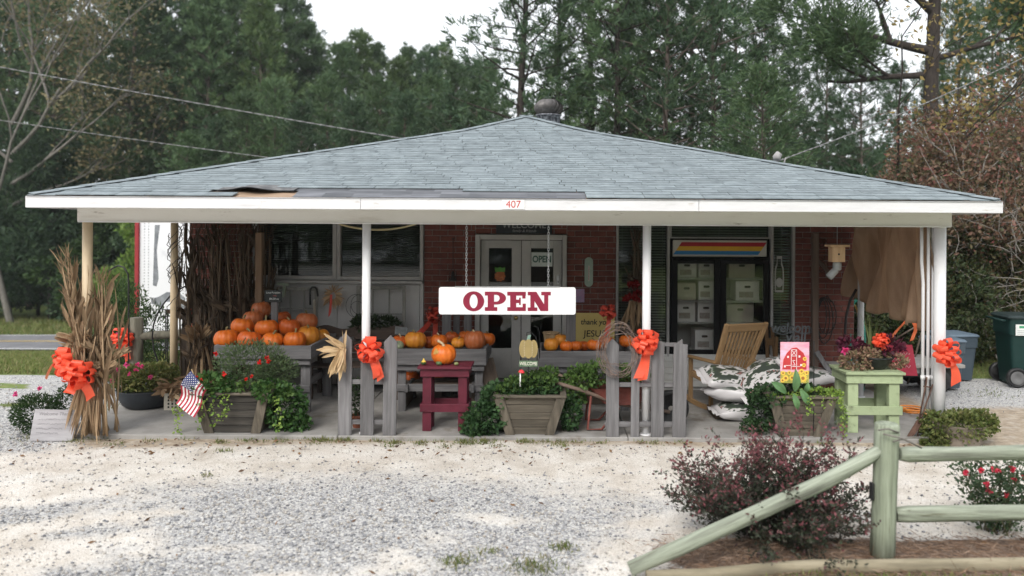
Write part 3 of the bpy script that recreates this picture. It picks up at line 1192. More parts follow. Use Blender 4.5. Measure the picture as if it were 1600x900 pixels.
g1, g2, g3 = 'pumpkins heaped on the display table', 'pumpkins along the middle table', 'small pumpkins on the door side table'
for a in (
    (353.5, 529.5, 9.62, 19, 'orange pumpkin at the left end of the heap front row', g1, 1, 0, 0),
    (390, 530.5, 9.6, 19, 'orange pumpkin with curved stem second along the heap front row', g1, 0, 1, 1),
    (426.5, 532, 9.6, 17.2, 'pumpkin with pale scar behind the front board mid heap', g1, 1, 1, 0),
    (461, 531.5, 9.6, 17.5, 'smooth orange pumpkin nearest the right corner of the wooden tray', g1, 1, 0, 2),
    (379, 510, 9.85, 18, 'big orange pumpkin resting on the two leftmost ones of the heap', g1, 1, 1, 0),
    (416.5, 512.5, 9.82, 18.5, 'wide orange pumpkin centred in the second layer below the chalkboard', g1, 1, 1, 2),
    (452, 511, 9.9, 16.5, 'orange pumpkin right of the chalkboard stake in second layer', g1, 0, 0, 1),
    (395, 498, 10.1, 15.5, 'dull orange pumpkin tucked high behind the second layer', g1, 2, 0, 0),
    (408, 484, 10.3, 15, 'pale pinkish pumpkin topping the heap', g1, 2, 2, 3),
    (440, 497, 10.35, 14.5, 'tilted deep orange pumpkin behind the chalkboard stake', g1, 0, 1, None),
    (479, 502, 10.2, 17, 'half pale pumpkin high on the right of the heap', g1, 2, 0, 0),
    (481, 526, 9.95, 18.5, 'tall ribbed orange squash pumpkin at the heap right end', g1, 3, 2, 0),
    (500, 528, 10.2, 15.5, 'ribbed pumpkin half hidden at the right rim of tray', g1, 3, 2, 0),
    (463, 521, 10.0, 13.5, 'small pumpkin wedged between front row and second layer', g1, 0, 0, 1),
    (437, 521, 10.0, 12, 'small dark pumpkin deep in the heap middle', g1, 0, 0, None),
    (372, 521, 10.2, 13, 'pumpkin barely showing between the leftmost ones', g1, 0, 0, None),
    (625, 534, 9.75, 13, 'flattish orange pumpkin at the left end of middle table', g2, 0, 1, 3),
    (649, 531.5, 9.75, 17.3, 'round bright orange pumpkin left of the red stool pumpkin', g2, 3, 0, 1),
    (672, 535, 9.95, 11.5, 'small pumpkin squeezed beside the round bright one', g2, 0, 0, None),
    (686, 533, 9.8, 13.5, 'pumpkin with pale stem behind the red stool pumpkin', g2, 1, 0, 3),
    (716, 535.5, 9.75, 11, 'yellowish low pumpkin between two taller ones', g2, 3, 1, 0),
    (742, 531.5, 9.75, 16.8, 'tall scuffed pumpkin near the right rim of middle table', g2, 2, 2, 3),
    (761, 530, 10.05, 13, 'orange pumpkin farthest right on the middle table', g2, 1, 0, 0),
    (706, 527, 10.2, 11, 'pumpkin peeping over the yellowish one', g2, 0, 0, 0),
    (727, 526, 10.3, 11.5, 'pumpkin at the back beside the tall scuffed one', g2, 1, 0, 0),
    (642, 591, 10.1, 14, 'pumpkin on the lower shelf left of the red stool', None, 0, 0, None),
    (687, 592, 10.2, 9.5, 'pumpkin under the table seen through the red stool legs', None, 0, 0, None),
    (861, 538.5, 9.85, 11.3, 'yellow ribbed pumpkin leftmost on the table by the door', g3, 3, 2, None),
    (876.5, 531, 10.1, 11, 'orange pumpkin behind the yellow ribbed one', g3, 3, 0, 0),
    (885, 541, 9.85, 10.5, 'pumpkin with pale curled stem in front of upright post', g3, 1, 0, 3),
    (900, 540.5, 9.9, 10, 'small orange pumpkin just right of the upright post', g3, 1, 0, None),
    (912, 540.5, 10.1, 9, 'tiny pumpkin set back below the yellow sign', g3, 0, 0, None),
    (928.5, 539, 9.85, 12, 'broad orange pumpkin under the letters of the yellow sign', g3, 1, 1, 1),
    (948, 535, 10.05, 13, 'orange pumpkin behind the twig wreath', g3, 2, 0, 0),
    (979, 533, 10.1, 12, 'orange pumpkin seen between the pickets at table end', g3, 1, 0, 0),
):
    pumpkin(*a)

# ---- display tables


def table(px0, px1, Y, ztop, depth, label, lip=.165, legpx=None, legw=.10, name='display_table', stretch=.30):
    x0, x1 = (px0 - 850) * Y / 1200, (px1 - 850) * Y / 1200
    W, cx = x1 - x0, (x0 + x1) / 2
    t = thing(name, 'table', label, (cx, Y, 0))
    h, b_ = ztop, .004
    zt = h - lip
    MB().box((0, .02, h - lip / 2), (W, .035, lip), b_).build('front_board', grey('x'), t)
    MB().box((0, depth - .02, h - lip / 2), (W, .035, lip), b_).build('back_board', grey('x'), t)
    for s_ in (-1, 1):
        MB().box((s_ * (W / 2 - .0185), depth / 2, h - lip / 2 + .002), (.035, depth - .078, lip), b_).build('side_board', grey('y'), t)
    n = 6
    for i in range(n):
        MB().box((0, .04 + (depth - .08) * (i + .5) / n, zt + .012), (W - .08, (depth - .08) / n - .008, .022), .003).build('plank', grey('x'), t)
    MB().box((0, .065, zt - .04), (W - .06, .04, .075), b_).build('apron', grey('x'), t)
    MB().box((0, depth - .065, zt - .04), (W - .06, .04, .075), b_).build('apron', grey('x'), t)
    for sx in (-1, 1):
        for yy in (.10, depth - .10):
            MB().box((sx * (W / 2 - .10), yy + .035, zt / 2 - .002), (legw, .05, zt - .004), b_).build('leg', grey('z'), t)
        MB().box((sx * (W / 2 - .10 - legw / 2 - .022), depth / 2, stretch), (.04, depth - .05, .09), b_).build('side_rail', grey('y'), t)
    MB().box((0, .105, stretch), (W - .08, .035, .09), b_).build('stretcher', grey('x'), t)
    MB().box((0, depth - .03, stretch), (W - .08, .035, .09), b_).build('stretcher', grey('x'), t)
    return t


table(335, 487, 9.4, .845, 1.15, 'long grey plank table heaped high with big pumpkins', legw=.12)
table(614, 761, 9.5, .80, .95, 'grey plank table with a single row of pumpkins behind red stool', lip=.20)
table(843, 992, 9.6, .765, .75, 'grey plank table of small pumpkins below the yellow sign', lip=.20)
# lower shelf under the middle table
lo = thing('low_shelf', 'shelf', 'dark slatted shelf under the middle pumpkin table', (gx(690, 10, .4), 10.0, 0))
for i in range(4):
    MB().box((0, -.28 + i * .17, .31), (1.0, .15, .025), .003).build('slat', brown('x'), lo)
for s_ in (-.45, .45):
    MB().box((s_, 0, .146), (.06, .6, .29), .004).build('leg', brown('z'), lo)

# uprights behind the tables
for px, yt, Y, wpx, lab in ((698, 488, 10.5, 14, 'pale grey upright board behind the middle pumpkins, widest of three'), (713.5, 490, 10.62, 10, 'narrow pale upright board between two wider ones'), (731, 488, 10.5, 12, 'grey upright board nearest the door frame'),
                            (892, 472, 10.0, 15, 'grey post standing among the small pumpkins'), (405, 366, 10.3, 10, 'tall brown post beside the dark window')):
    x, ztp = gx(px, Y, 1.2), 2.3 - (yt - 357) * Y / 1200
    if px == 405:
        MB().box((0, 0, ztp / 2), (wpx * Y / 1200, .08, ztp), .005).build('wooden_post', wood('tan_post', 'z', (.12, .075, .045), (.25, .17, .11)), None, (x, Y, 0), label=lab, cat='post')
    else:
        MB().box((0, 0, ztp / 2), (wpx * Y / 1200, .03, ztp), .004).build('upright_board', grey('z'), None, (x, Y, 0), label=lab, cat='board')

# ---- chalkboard on its stake, letter J, screens on the wall
CHALK = M('chalk_surface', (.022, .026, .026), (.04, .045, .045), scale=5, rough=.9)
CHALKW = M('chalk_mark', (.45, .48, .46), (.62, .64, .62), scale=30, rough=.95)
ck = thing('chalkboard', 'sign', 'small chalkboard lettered Local Pumpkins on a grey stake', at(427, 505, 9.92))
MB().box((.01, .02, .02), (.085, .03, .62), .004).build('stake', grey('z'), ck)
cbd = MB().box((0, 0, .35), (.22, .015, .155), .003).build('board', CHALK, ck)
text('Local Pumpkins', 'lettering', .034, CHALKW, cbd, (0, -.0085, .395), shear=.2, ext=.0008, sx=.85)
text('$4.00 ea', 'lettering', .036, CHALKW, cbd, (.01, -.0085, .315), shear=.2, ext=.0008)
text('1 for', 'lettering', .026, M('chalk_red', (.4, .1, .1), (.45, .12, .1), rough=.95), cbd, (.02, -.0085, .355), ext=.0008)
jm = MB()
JS = 10.6 / 1200
jm.prism([(-9, 22), (9, 22), (9, 18), (4.6, 18), (4.6, 4), (3, .5), (0, -1.5), (-4, -1.5), (-7.5, 1), (-8, 5), (-4, 5), (-3, 3), (-1, 2.6), (0, 4.5), (0, 18), (-9, 18)], -1.5, 1.5)
jm.v = [tuple(c * JS for c in v) for v in jm.v]
jm.build('letter_ornament', M('faded_teal', (.10, .13, .10), (.17, .20, .155), scale=8, rough=.8), None, at(441, 464, 10.6), (0, .08, 0), label='faded green metal letter J leaning under the dark window', cat='letter')


def wire_window(px0, px1, py0, py1, Y, label, open_side=False):
    x0, x1 = gx(px0, Y, 1.2), gx(px1, Y, 1.2)
    z1, z0 = 2.3 - (py0 - 357) * Y / 1200, 2.3 - (py1 - 357) * Y / 1200
    t = thing('old_window_sash', 'window', label, ((x0 + x1) / 2, Y, z0))
    W, H = x1 - x0, z1 - z0
    fm = wood('old_sash', 'z', (.15, .15, .135), (.28, .28, .26))
    for s_ in (-1, 1):
        MB().box((s_ * (W / 2 - .025), 0, H / 2), (.05, .03, H), .004).build('stile', fm, t)
    for z in (.025, H - .025):
        MB().box((0, 0, z), (W - .10, .028, .05), .004).build('rail', fm, t)
    for i in (1, 2):
        MB().box((-W / 2 + W * i / 3, 0, H / 2), (.02, .022, H - .1), .003).build('muntin', fm, t)
    MB().box((0, .002, H * .52), (W - .1, .018, .02), .003).build('muntin', fm, t)
    cw = MB()
    nx, nz = int(W / .035), int(H / .03)
    for i in range(nx):
        for j in range(nz):
            x = -W / 2 + .05 + (W - .1) * (i + (.5 if j % 2 else 0)) / nx
            z = .05 + (H - .1) * j / nz
            for dx in (-1, 1):
                cw.tube([(x, .012, z), (x + dx * .5 * (W - .1) / nx, .012, z + (H - .1) / nz)], .0012, 3, cap=False)
    cw.build('chicken_wire', GALV, t, kind='stuff')
    return t


wire_window(432, 497, 451, 520, 10.85, 'weathered wire screened sash under the dark window by the pumpkin heap')
wire_window(557, 634, 448, 540, 10.85, 'weathered wire screened sash behind the white post and bench')
hk = [(-.045, 0, -.22), (-.05, 0, -.05), (-.045, 0, .0), (-.02, 0, .03), (.02, 0, .03), (.045, 0, .0), (.055, 0, -.05), (.06, 0, -.10)]
MB().tube(hk, .014, 8).build('iron_hook', DARK, None, at(490, 452, 10.8), label='black horseshoe shaped iron hanging at the sash corner', cat='hook')
MB().tube([(.0, 0, 0), (.01, .0, -.5)], .02, 8).build('pale_stick', wood('pale_stick', 'z', (.3, .27, .22), (.42, .39, .33)), None, at(491, 468, 10.78), label='pale stick upright beside the wire sash', cat='stick')
lp = MB()
for r, ox, oz, n in ((.14, 0, 0, 26), (.10, .02, -.05, 22), (.12, .05, .02, 22)):
    lp.tube([(ox + r * math.cos(2 * PI * i / n), .01 * i / n, oz + r * 1.15 * math.sin(2 * PI * i / n)) for i in range(n + 2)], .0035, 5)
lp.build('wire_coil', DARK, None, at(556, 478, 10.75), label='thin dark wire coil hung on the white panel', cat='wire')

# ---- husk makers
HUSK = leafmat('corn_husk', [(.20, .13, .075), (.31, .215, .13), (.40, .285, .175), (.25, .17, .10), (.14, .09, .055)], trans=.15, rough=.8)
HUSKP = leafmat('pale_husk', [(.46, .31, .17), (.58, .42, .24), (.52, .37, .2), (.62, .46, .29)], trans=.15, rough=.75)
HUSKD = leafmat('dark_husk', [(.06, .042, .03), (.11, .08, .055), (.15, .11, .075), (.085, .06, .04)], trans=.1, rough=.85)


def ribbon(mb, p, d, L, w_, droop=.5, curl=.3, n=6, mi=0, twist=0, side=None):
    """A long dry leaf: starts at p along d, droops with gravity, folded along its middle."""
    p, d = Vector(p), Vector(d).normalized()
    le, mi_, ri = [], [], []
    s_ = side or d.cross(Vector((random.uniform(-1, 1), random.uniform(-1, 1), random.uniform(-.3, .3)))).normalized()
    for i in range(n + 1):
        u = i / n
        ww = w_ * (.35 + 1.0 * u) * (1 - u) ** .6 * 1.25 if u < 1 else 0
        ww = max(ww, .002)
        s2 = (s_ + Vector((random.uniform(-curl, curl), random.uniform(-curl, curl), random.uniform(-curl, curl))) * .6).normalized()
        nn = d.cross(s2)
        le.append(p - s2 * ww / 2 + nn * ww * .25)
        mi_.append(p.copy())
        ri.append(p + s2 * ww / 2 + nn * ww * .25)
        d = (d + Vector((0, 0, -droop / n)) + Vector((random.uniform(-1, 1), random.uniform(-1, 1), random.uniform(-1, 1))) * curl / n).normalized()
        p = p + d * L / n
    o = len(mb.v)
    for a, b_, c in zip(le, mi_, ri):
        mb.v += [a[:], b_[:], c[:]]
    for i in range(n):
        q = o + 3 * i
        mb.f += [[q, q + 1, q + 4, q + 3], [q + 1, q + 2, q + 5, q + 4]]
        mb.m += [mi, mi]
        mb.sm += [True, True]


def corn_stalk(mat, H=1.9, nleaf=6, seed=0, ear=True, lw=.055):
    random.seed(seed)
    mb = MB()
    bx, by = random.uniform(-.05, .05), random.uniform(-.05, .05)
    pts = [(bx * math.sin(u * 3), by * math.sin(u * 2.4), H * u) for u in (0, .15, .3, .45, .6, .75, .9, 1)]
    mb.tube(pts, [.014, .013, .013, .012, .011, .009, .007, .003], 5)
    for i in range(nleaf):
        u = random.uniform(.15, .92)
        z = H * u
        a = random.uniform(0, 6.28)
        if random.random() < .5:
            dd, dr = (math.cos(a) * .26, math.sin(a) * .26, 1), random.uniform(.1, .7)
        else:
            dd, dr = (math.cos(a), math.sin(a), .3), random.uniform(6, 10)
        ribbon(mb, (bx * math.sin(u * 3), by * math.sin(u * 2.4), z), dd, random.uniform(.25, .5) * min(1, H / 1.5), lw * random.uniform(.7, 1.3), droop=dr, curl=.35, n=6)
    if ear:
        for q in range(2):
            z = H * random.uniform(.35, .6)
            a = random.uniform(0, 6.28)
            for k in range(4):
                ribbon(mb, (0, 0, z), (math.cos(a) + random.uniform(-.3, .3), math.sin(a) + random.uniform(-.3, .3), .9), .22, .07, droop=.3, curl=.3, n=4)
    for k in range(3):
        ribbon(mb, pts[-1], (random.uniform(-.5, .5), random.uniform(-.5, .5), 1), .2, .012, droop=.3, n=3)
    return mb.mesh('stalk', mat)


STK = [corn_stalk(HUSK, 1.85, 6, 20 + i, lw=.06) for i in range(5)]
STKD = [corn_stalk(HUSKD, 2.05, 10, 40 + i, lw=.062) for i in range(5)]
random.seed(77)
# front bundle on the cream post: two leaning sheaves
cb = thing('corn_stalk_bundle', 'corn stalks', 'tan dried corn stalks tied round the cream post beside the grey sign', (gx(138, 8.5), 8.5, 0))
for i in range(30):
    left = i % 2 == 0
    top = Vector((random.uniform(-.30, -.20), random.uniform(-.08, .08), 0)) if left else Vector((random.uniform(.06, .20), random.uniform(-.1, .08), 0))
    base = Vector((random.uniform(-.02, .20), random.uniform(-.14, .12), 0)) if left else Vector((random.uniform(.0, .30), random.uniform(-.16, .12), 0))
    kx = random.uniform(.85, 1.0) * (1.05 if left else .93)
    d = Vector((top.x - base.x * .9, top.y - base.y, 1.85))
    d.x += random.uniform(-.05, .05)
    q = d.to_track_quat('Z', 'Y')
    o = link('stalk', STK[i % 5], cb, base + Vector((0, 0, .01)), scale=kx)
    o.rotation_euler = q.to_euler()
fr = MB()
for i in range(46):
    a = random.uniform(-2.6, -.3) if random.random() < .8 else random.uniform(0, 6.28)
    p = (random.uniform(-.02, .14) + .06 * math.cos(a), .06 * math.sin(a) - .03, .55 + random.uniform(-.1, .15))
    ribbon(fr, p, (math.cos(a) * .30, math.sin(a) * .3, -1), random.uniform(.45, .62), random.uniform(.02, .05), droop=.1, curl=.25, n=5)
for i in range(34):
    a = random.uniform(0, 6.28)
    z = random.uniform(.75, 1.6)
    cxx = -.02 - .22 * (z - .6) if i % 2 else .10 + .05 * (z - .6)
    ribbon(fr, (cxx + .05 * math.cos(a), .05 * math.sin(a) - .02, z), (math.cos(a) * .4, math.sin(a) * .4, random.choice((-1, 1.1))), random.uniform(.16, .32), random.uniform(.035, .065), droop=random.uniform(.2, .8), curl=.4)
fr.build('husk_leaves', HUSK, cb, kind='stuff')
ba = thing('corn_stalk_bundle', 'corn stalks', 'dark mass of old corn stalks stacked against the brick corner', (gx(348, 10.6), 10.6, 0))
for i in range(62):
    x = random.uniform(-.50, .55)
    o = link('stalk', STKD[i % 5], ba, (x, random.uniform(-.16, .2), .01), (random.uniform(-.07, .02), random.uniform(-.08, .08) - x * .06, random.uniform(0, 6.28)), random.uniform(.98, 1.14))
bb = thing('corn_sheaf', 'corn stalks', 'small brown corn sheaf with pale ears tied before the dark stalks', (gx(312, 10.05), 10.05, 0))
for i in range(12):
    a = i * 2 * PI / 12
    o = link('stalk', STKD[i % 5], bb, (.09 * math.cos(a), .09 * math.sin(a), .0), (-.10 * math.sin(a) * .5, .10 * math.cos(a) * .9, i), .52 + .05 * (i % 3))
eb = MB()
HUSKB = leafmat('sheaf_husk', [(.28, .18, .10), (.38, .26, .155), (.46, .33, .20)], trans=.1, rough=.8)
for k, a in enumerate((-2.4, -1.8, -1.2, -.6, -2.0, -1.4)):
    for j in range(5):
        ribbon(eb, (.05 * math.cos(a), .05 * math.sin(a), .78 + .02 * k), (math.cos(a) * .8, math.sin(a) * .8, random.uniform(.6, 2.0)), .24, .075, droop=.4, curl=.2, n=5)
for j in range(20):
    a = random.uniform(0, 6.28)
    ribbon(eb, (.06 * math.cos(a), .06 * math.sin(a), .8), (math.cos(a) * .25, math.sin(a) * .25, -1), .75, .05, droop=.1, curl=.15)
eb.build('husk_leaves', HUSKB, bb, kind='stuff')

# ---- bows
RIB = see_through(M('orange_ribbon', (.88, .105, .045), (.95, .15, .075), scale=5, rough=.38, spec=.5, bump=.08, bscale=60), .35)
RIBD = M('dark_orange_ribbon', (.46, .05, .03), (.55, .07, .04), scale=5, rough=.5, spec=.4)
RIBIN = None


def loop_mesh(mat, L=1.0, w_=.72, fat=.36):
    """A ribbon loop lying along +z from the knot, seen from -y."""
    mb = MB()
    le, ri = [], []
    n = 16
    for i in range(n + 1):
        u = i / n
        a = 2 * PI * u
        z = L * .5 * (1 - math.cos(a))
        y = -fat * math.sin(a) * (.25 + .75 * (z / L)) * .9
        ww = w_ * (.26 + .74 * min(1, z / L * 1.25))
        le.append((-ww / 2, y, z))
        ri.append((ww / 2, y + .03 * math.sin(3 * a), z))
    mb.strip(le, ri)
    return mb.mesh('loop', mat)


LOOP = {id(m): loop_mesh(m) for m in (RIB, RIBD)}


def bow(px, py, Y, rpx, label, mat=RIB, tails=((.1, -1, 2.0),), n=15, name='ribbon_bow', tilt=0, yaw=0, back=0):
    r = rpx * Y / 1200
    p = at(px, py, Y)
    o = thing(name, 'bow', label, p, yaw)
    o.rotation_euler = (0, tilt, yaw)
    rd = random.Random(int(px * 7 + py))
    for ringi, (m, el, s_) in enumerate(((n - 6, .28, 1.0), (4, .8, .86), (2, 1.25, .74))):
        for i in range(m):
            a = 2 * PI * (i + .5 * ringi + rd.uniform(-.15, .15)) / m
            e = el + rd.uniform(-.12, .12)
            # loop axis: radially out in the x-z plane, raised towards the viewer (-y) by e
            d = Vector((math.cos(a) * math.cos(e), -math.sin(e), math.sin(a) * math.cos(e)))
            q = d.to_track_quat('Z', 'Y')
            k = link('loop', LOOP[id(mat)], o, (0, -.08 * r, 0), scale=r * s_ * rd.uniform(.9, 1.1))
            k.rotation_euler = (q.to_matrix() @ Matrix.Rotation(rd.uniform(-.5, .5), 3, 'Z')).to_euler()
    MB().lathe([(0, -.16 * r), (.14 * r, -.1 * r), (.17 * r, 0), (.14 * r, .1 * r), (0, .16 * r)], 10).build('knot', mat, o, (0, -.6 * r, 0))
    for dx, dz, ln in tails:
        tm = MB()
        le, ri = [], []
        d = Vector((dx, 0, dz)).normalized()
        s_ = Vector((d.z, 0, -d.x))
        for i in range(11):
            u = i / 10
            c = d * (ln * r * u) + Vector((0, -.12 * r + .10 * r * math.sin(u * 6 + dx * 5), 0)) + s_ * (.12 * r * math.sin(u * 4 + ln))
            tw = .25 * math.sin(u * 5 + dx)
            ww = r * (.30 + .10 * u)
            e = -r * .22 if i == 10 else 0
            le.append((c - s_ * ww + Vector((0, tw * r * .5, 0)) + d * e)[:])
            ri.append((c + s_ * ww * (.6) - Vector((0, tw * r * .5, 0)))[:])
        tm.strip(le, ri)
        tm.build('tail', mat, o)
    return o


bow(105, 565, 8.36, 22, 'orange bow on the left side of the tied corn stalks', tails=((.35, -1, 2.0),), yaw=-.7)
sb = bow(122, 582, 8.28, 24, 'orange bow low on front of the tied corn stalks', tails=((-.55, -1, 1.5), (.35, -1, 2.0)), yaw=.3)
fl_ = MB()
le, ri = [], []
for i in range(13):
    u = i / 12
    c = at(100 - 22 * u ** .6 - 8 * u, 563 + 2 * math.sin(u * 2) + 28 * u ** 2.2, 8.3)
    le.append((c + Vector((0, 0, .016)))[:])
    ri.append((c + Vector((.004 * math.sin(u * 9), .03, -.012)))[:])
fl_.strip(le, ri)
k_ = fl_.build('tail', M('pale_ribbon', (.80, .33, .18), (.85, .42, .26), rough=.5), sb, label='pale tail of the bow curling out to the left')
k_.matrix_parent_inverse = sb.matrix_basis.inverted()
bow(192, 530, 10.4, 19, 'orange bow on the rustic post above the black bowl', tails=((.2, -1, 1.9), (-.1, -1, 1.5)))
bow(577.5, 547, 8.44, 21, 'orange bow on the middle of the picket piece by the red stool', tails=((.35, -1, 2.45), (.22, -1, 2.2)))
bow(1009, 533, 8.46, 21, 'orange bow on the white post amid the four pickets', tails=((-.10, -1, 3.0), (-.22, -1, 2.9)))
bow(1477, 550, 8.44, 22, 'orange bow on the white corner post above the bushy planter', tails=((.30, -1, 2.5),))
bow(678, 492, 10.6, 13, 'dark red bow with long tail beside the middle table uprights', mat=RIBD, tails=((.05, -1, 4.5), (-.8, -1, 3.0)))
bow(950, 487, 10.1, 13, 'dark red bow at the corner of the yellow sign', mat=RIBD, tails=((-.08, -1, 3.2),))
bow(298, 489, 10.55, 7, 'red ribbon bow high between the dark boards behind the cream side post', mat=RIB, tails=((0, -1, 6), (.15, -1, 5)))
# ================================================================== MORE PORCH THINGS
PXM = lambda px, Y: px * Y / 1200


def Zp(py, Y):
    return 2.3 - (py - 357) * Y / 1200


# ---- picket pieces
def picket_fence(name, label, Y, pk, rails):
    x0 = gx(pk[0][0], Y)
    t = thing(name, 'fence', label, (x0, Y, 0))
    for px, wpx, ytop, kind, tilt in pk:
        x = gx(px, Y, .4) - x0
        w_, h = PXM(wpx, Y), Zp(ytop, Y)
        if kind == 'point':
            poly = [(-w_ / 2, 0), (w_ / 2, 0), (w_ / 2, h - .075), (.0, h), (-w_ / 2, h - .075)]
        elif kind == 'notch':
            poly = [(-w_ / 2, 0), (w_ / 2, 0), (w_ / 2 + .006, h - .06), (.15 * w_, h - .06), (.02, h), (-w_ / 2, h - .07)]
        elif kind == 'round':
            poly = [(-w_ / 2, 0), (w_ / 2, 0), (w_ / 2, h - .02), (w_ * .3, h), (-w_ * .3, h), (-w_ / 2, h - .02)]
        else:
            poly = [(-w_ / 2, 0), (w_ / 2, 0), (w_ / 2, h), (-w_ / 2, h - .01)]
        o = MB().prism(poly, -.011, .011).build('picket', grey('z'), t, (x, 0, 0), (0, tilt, random.uniform(-.02, .02)))
        bm_ = o.modifiers.new('edge', 'BEVEL')
        bm_.width, bm_.segments = .003, 1
    for pxa, pxb, py, hpx in rails:
        a, b_ = gx(pxa, Y) - x0, gx(pxb, Y) - x0
        MB().box(((a + b_) / 2, .032, Zp(py, Y)), (b_ - a, .035, PXM(hpx, Y)), .004).build('rail', grey('x'), t)
    return t


picket_fence('picket_fence', 'grey piece of fence with three pickets left of the red stool', 8.50,
             [(539, 21, 522, 'point', .0), (573.5, 21, 560, 'flat', .004), (608.5, 21, 525, 'point', .01)], [(532, 612, 599, 7), (532, 612, 662, 7)])
picket_fence('picket_fence', 'grey piece of fence with four uneven pickets round the white post', 8.50,
             [(957, 20, 528, 'point', -.002), (992, 13, 530, 'round', .006), (1027, 20, 532, 'round', .004), (1061, 21, 528, 'notch', .012)],
             [(947, 1068, 601, 7), (945, 1070, 663, 8), (1000, 1062, 538, 6)])
picket_fence('picket_fence', 'dark brown broken boards standing behind the husk basket', 10.45, [(284, 13, 480, 'point', .06), (305, 12, 478, 'point', .02)], [(274, 312, 497, 4), (276, 312, 538, 4)])
for o in bpy.data.objects['picket_fence.002'].children:
    o.data.materials[0] = brown('z')
hb = thing('corn_husk_bunch', 'corn husks', 'tan bunch of corn husks splayed over the first grey picket', at(540, 560, 8.44))
hm = MB()
random.seed(5)
for i in range(34):
    if i < 10:
        d = Vector((-1, random.uniform(-.5, .1), random.uniform(-.1, 1.0)))
        L = random.uniform(.2, .3)
    else:
        d = Vector((random.uniform(-.6, .25), random.uniform(-.6, -.05), -1))
        L = random.uniform(.18, .32)
    ribbon(hm, (random.uniform(-.03, .03) - .02, random.uniform(-.04, 0), random.uniform(.06, .14)), d, L, random.uniform(.05, .075), droop=.25, curl=.35, n=6)
for a in (-.15, .12):
    ribbon(hm, (-.01, -.01, .10), (a, -.1, 1), .22, .035, droop=0, curl=.15)
hm.build('husk', HUSKP, hb, kind='stuff')

# ---- stools
RED = M('barn_red_paint', (.07, .009, .018), (.12, .017, .032), (.095, .013, .025), scale=6, stretch=(1, 1, 1), rough=.5, bump=.15, bscale=40, rnd=.08)
GRN = M('pale_green_paint', (.15, .17, .10), (.32, .385, .23), (.285, .345, .205), scale=9, rough=.7, bump=.25, bscale=30, rnd=.08, lo=.28, hi=.5)


def stool(px0, px1, Y, ztop, d, m, name, label, leg, legd, over, aph, sz, sth):
    x0, x1 = gx(px0, Y, ztop), gx(px1, Y, ztop)
    W = x1 - x0
    t = thing(name, 'stool' if 'stool' in name else 'table', label, ((x0 + x1) / 2, Y + d / 2, 0))
    n = 3
    for i in range(n):
        MB().box((0, -d / 2 + d * (i + .5) / n, ztop - .016), (W, d / n - .004, .032), .005).build('top_board', m, t)
    zl = ztop - .033
    A = W / 2 - over
    for s_ in (-1, 1):
        MB().box((0, s_ * (d / 2 - over), zl - aph / 2), (2 * A + .05, .024, aph), .004).build('apron', m, t)
        MB().box((s_ * (A + .013), 0, zl - aph / 2), (.024, d - 2 * over - .026, aph), .004).build('apron', m, t)
        for s2 in (-1, 1):
            MB().box((s_ * (A - leg / 2), s2 * (d / 2 - over - .013 - legd / 2), (zl - .002) / 2), (leg, legd, zl - .002), .004).build('leg', m, t)
        MB().box((0, s_ * (d / 2 - over), sz), (2 * A + .05, .024, sth), .004).build('stretcher', m, t)
        MB().box((s_ * (A + .013), 0, sz), (.024, d - 2 * over - .026, sth), .004).build('stretcher', m, t)
    return t


stool(652, 736, 8.62, Zp(574, 8.62), .40, RED, 'red_stool', 'barn red wooden stool carrying one big pumpkin', .10, .08, .05, .09, Zp(640, 8.62), .09)
stool(1322, 1416, 8.66, Zp(579, 8.66), .52, GRN, 'green_table', 'pale green weathered wooden stand with flower bowl on top', .12, .075, .045, .10, Zp(640, 8.66), .10)
sp_ = pumpkin(693.5, 553.5, 8.82, 19.5, 'bright orange pumpkin with curled stem and tan scar on the red stool', None, 1, 0, None)
MB().tube([(0, 0, .5), (-.02, -.02, .7), (-.12, -.03, .86), (-.3, -.05, .98), (-.5, -.05, 1.08)], [.2, .12, .10, .09, .11], 8, jit=.1).build('stem', STEMP, sp_, rot=(0, 0, -sp_.rotation_euler.z))
sc = MB()
ring_ = []
for j, rr in enumerate((0, .16, .30)):
    for i in range(12):
        a = 2 * PI * i / 12
        q = rr * (1 + .25 * math.sin(3 * a + j))
        u, v = q * math.cos(a) * .9, q * math.sin(a)
        th, ph = -PI / 2 - .62 + u, .42 + v
        R1 = 1.012
        ring_.append((R1 * math.cos(ph) ** .82 * math.cos(th), R1 * math.cos(ph) ** .82 * math.sin(th), .84 * math.sin(ph) * .97))
sc.add(ring_, [[j * 12 + i, j * 12 + (i + 1) % 12, j * 12 + 12 + (i + 1) % 12, j * 12 + 12 + i] for j in (0, 1) for i in range(12)], 0, True)
sc.build('scar', M('pumpkin_scar', (.30, .19, .06), (.48, .26, .07), scale=8, rough=.9), sp_, rot=(0, 0, -sp_.rotation_euler.z))
sp_.rotation_euler = (0, 0, 0)
for c in sp_.children:
    c.rotation_euler = (0, 0, 0)
GG = M('green_gourd', (.03, .07, .025), (.22, .28, .12), (.06, .11, .04), scale=3, stretch=(9, 9, .4), rough=.4)
GY = M('yellow_gourd', (.62, .40, .06), (.72, .52, .10), scale=3, rough=.4)
g_ = link('gourd', MB().lathe([(.0, 0), (.024, .004), (.032, .018), (.028, .032), (.0285, .0325)], 14).mesh('gourd', GG), None, at(662, 573, 8.74), label='small gourd yellow above and green below on the stool left corner', cat='gourd')
g_.location.z = Zp(574, 8.62) + .001
link('neck', MB().lathe([(.0285, .0325), (.018, .045), (.009, .056), (.006, .07), (.002, .072)], 14).mesh('neck', GY), g_)
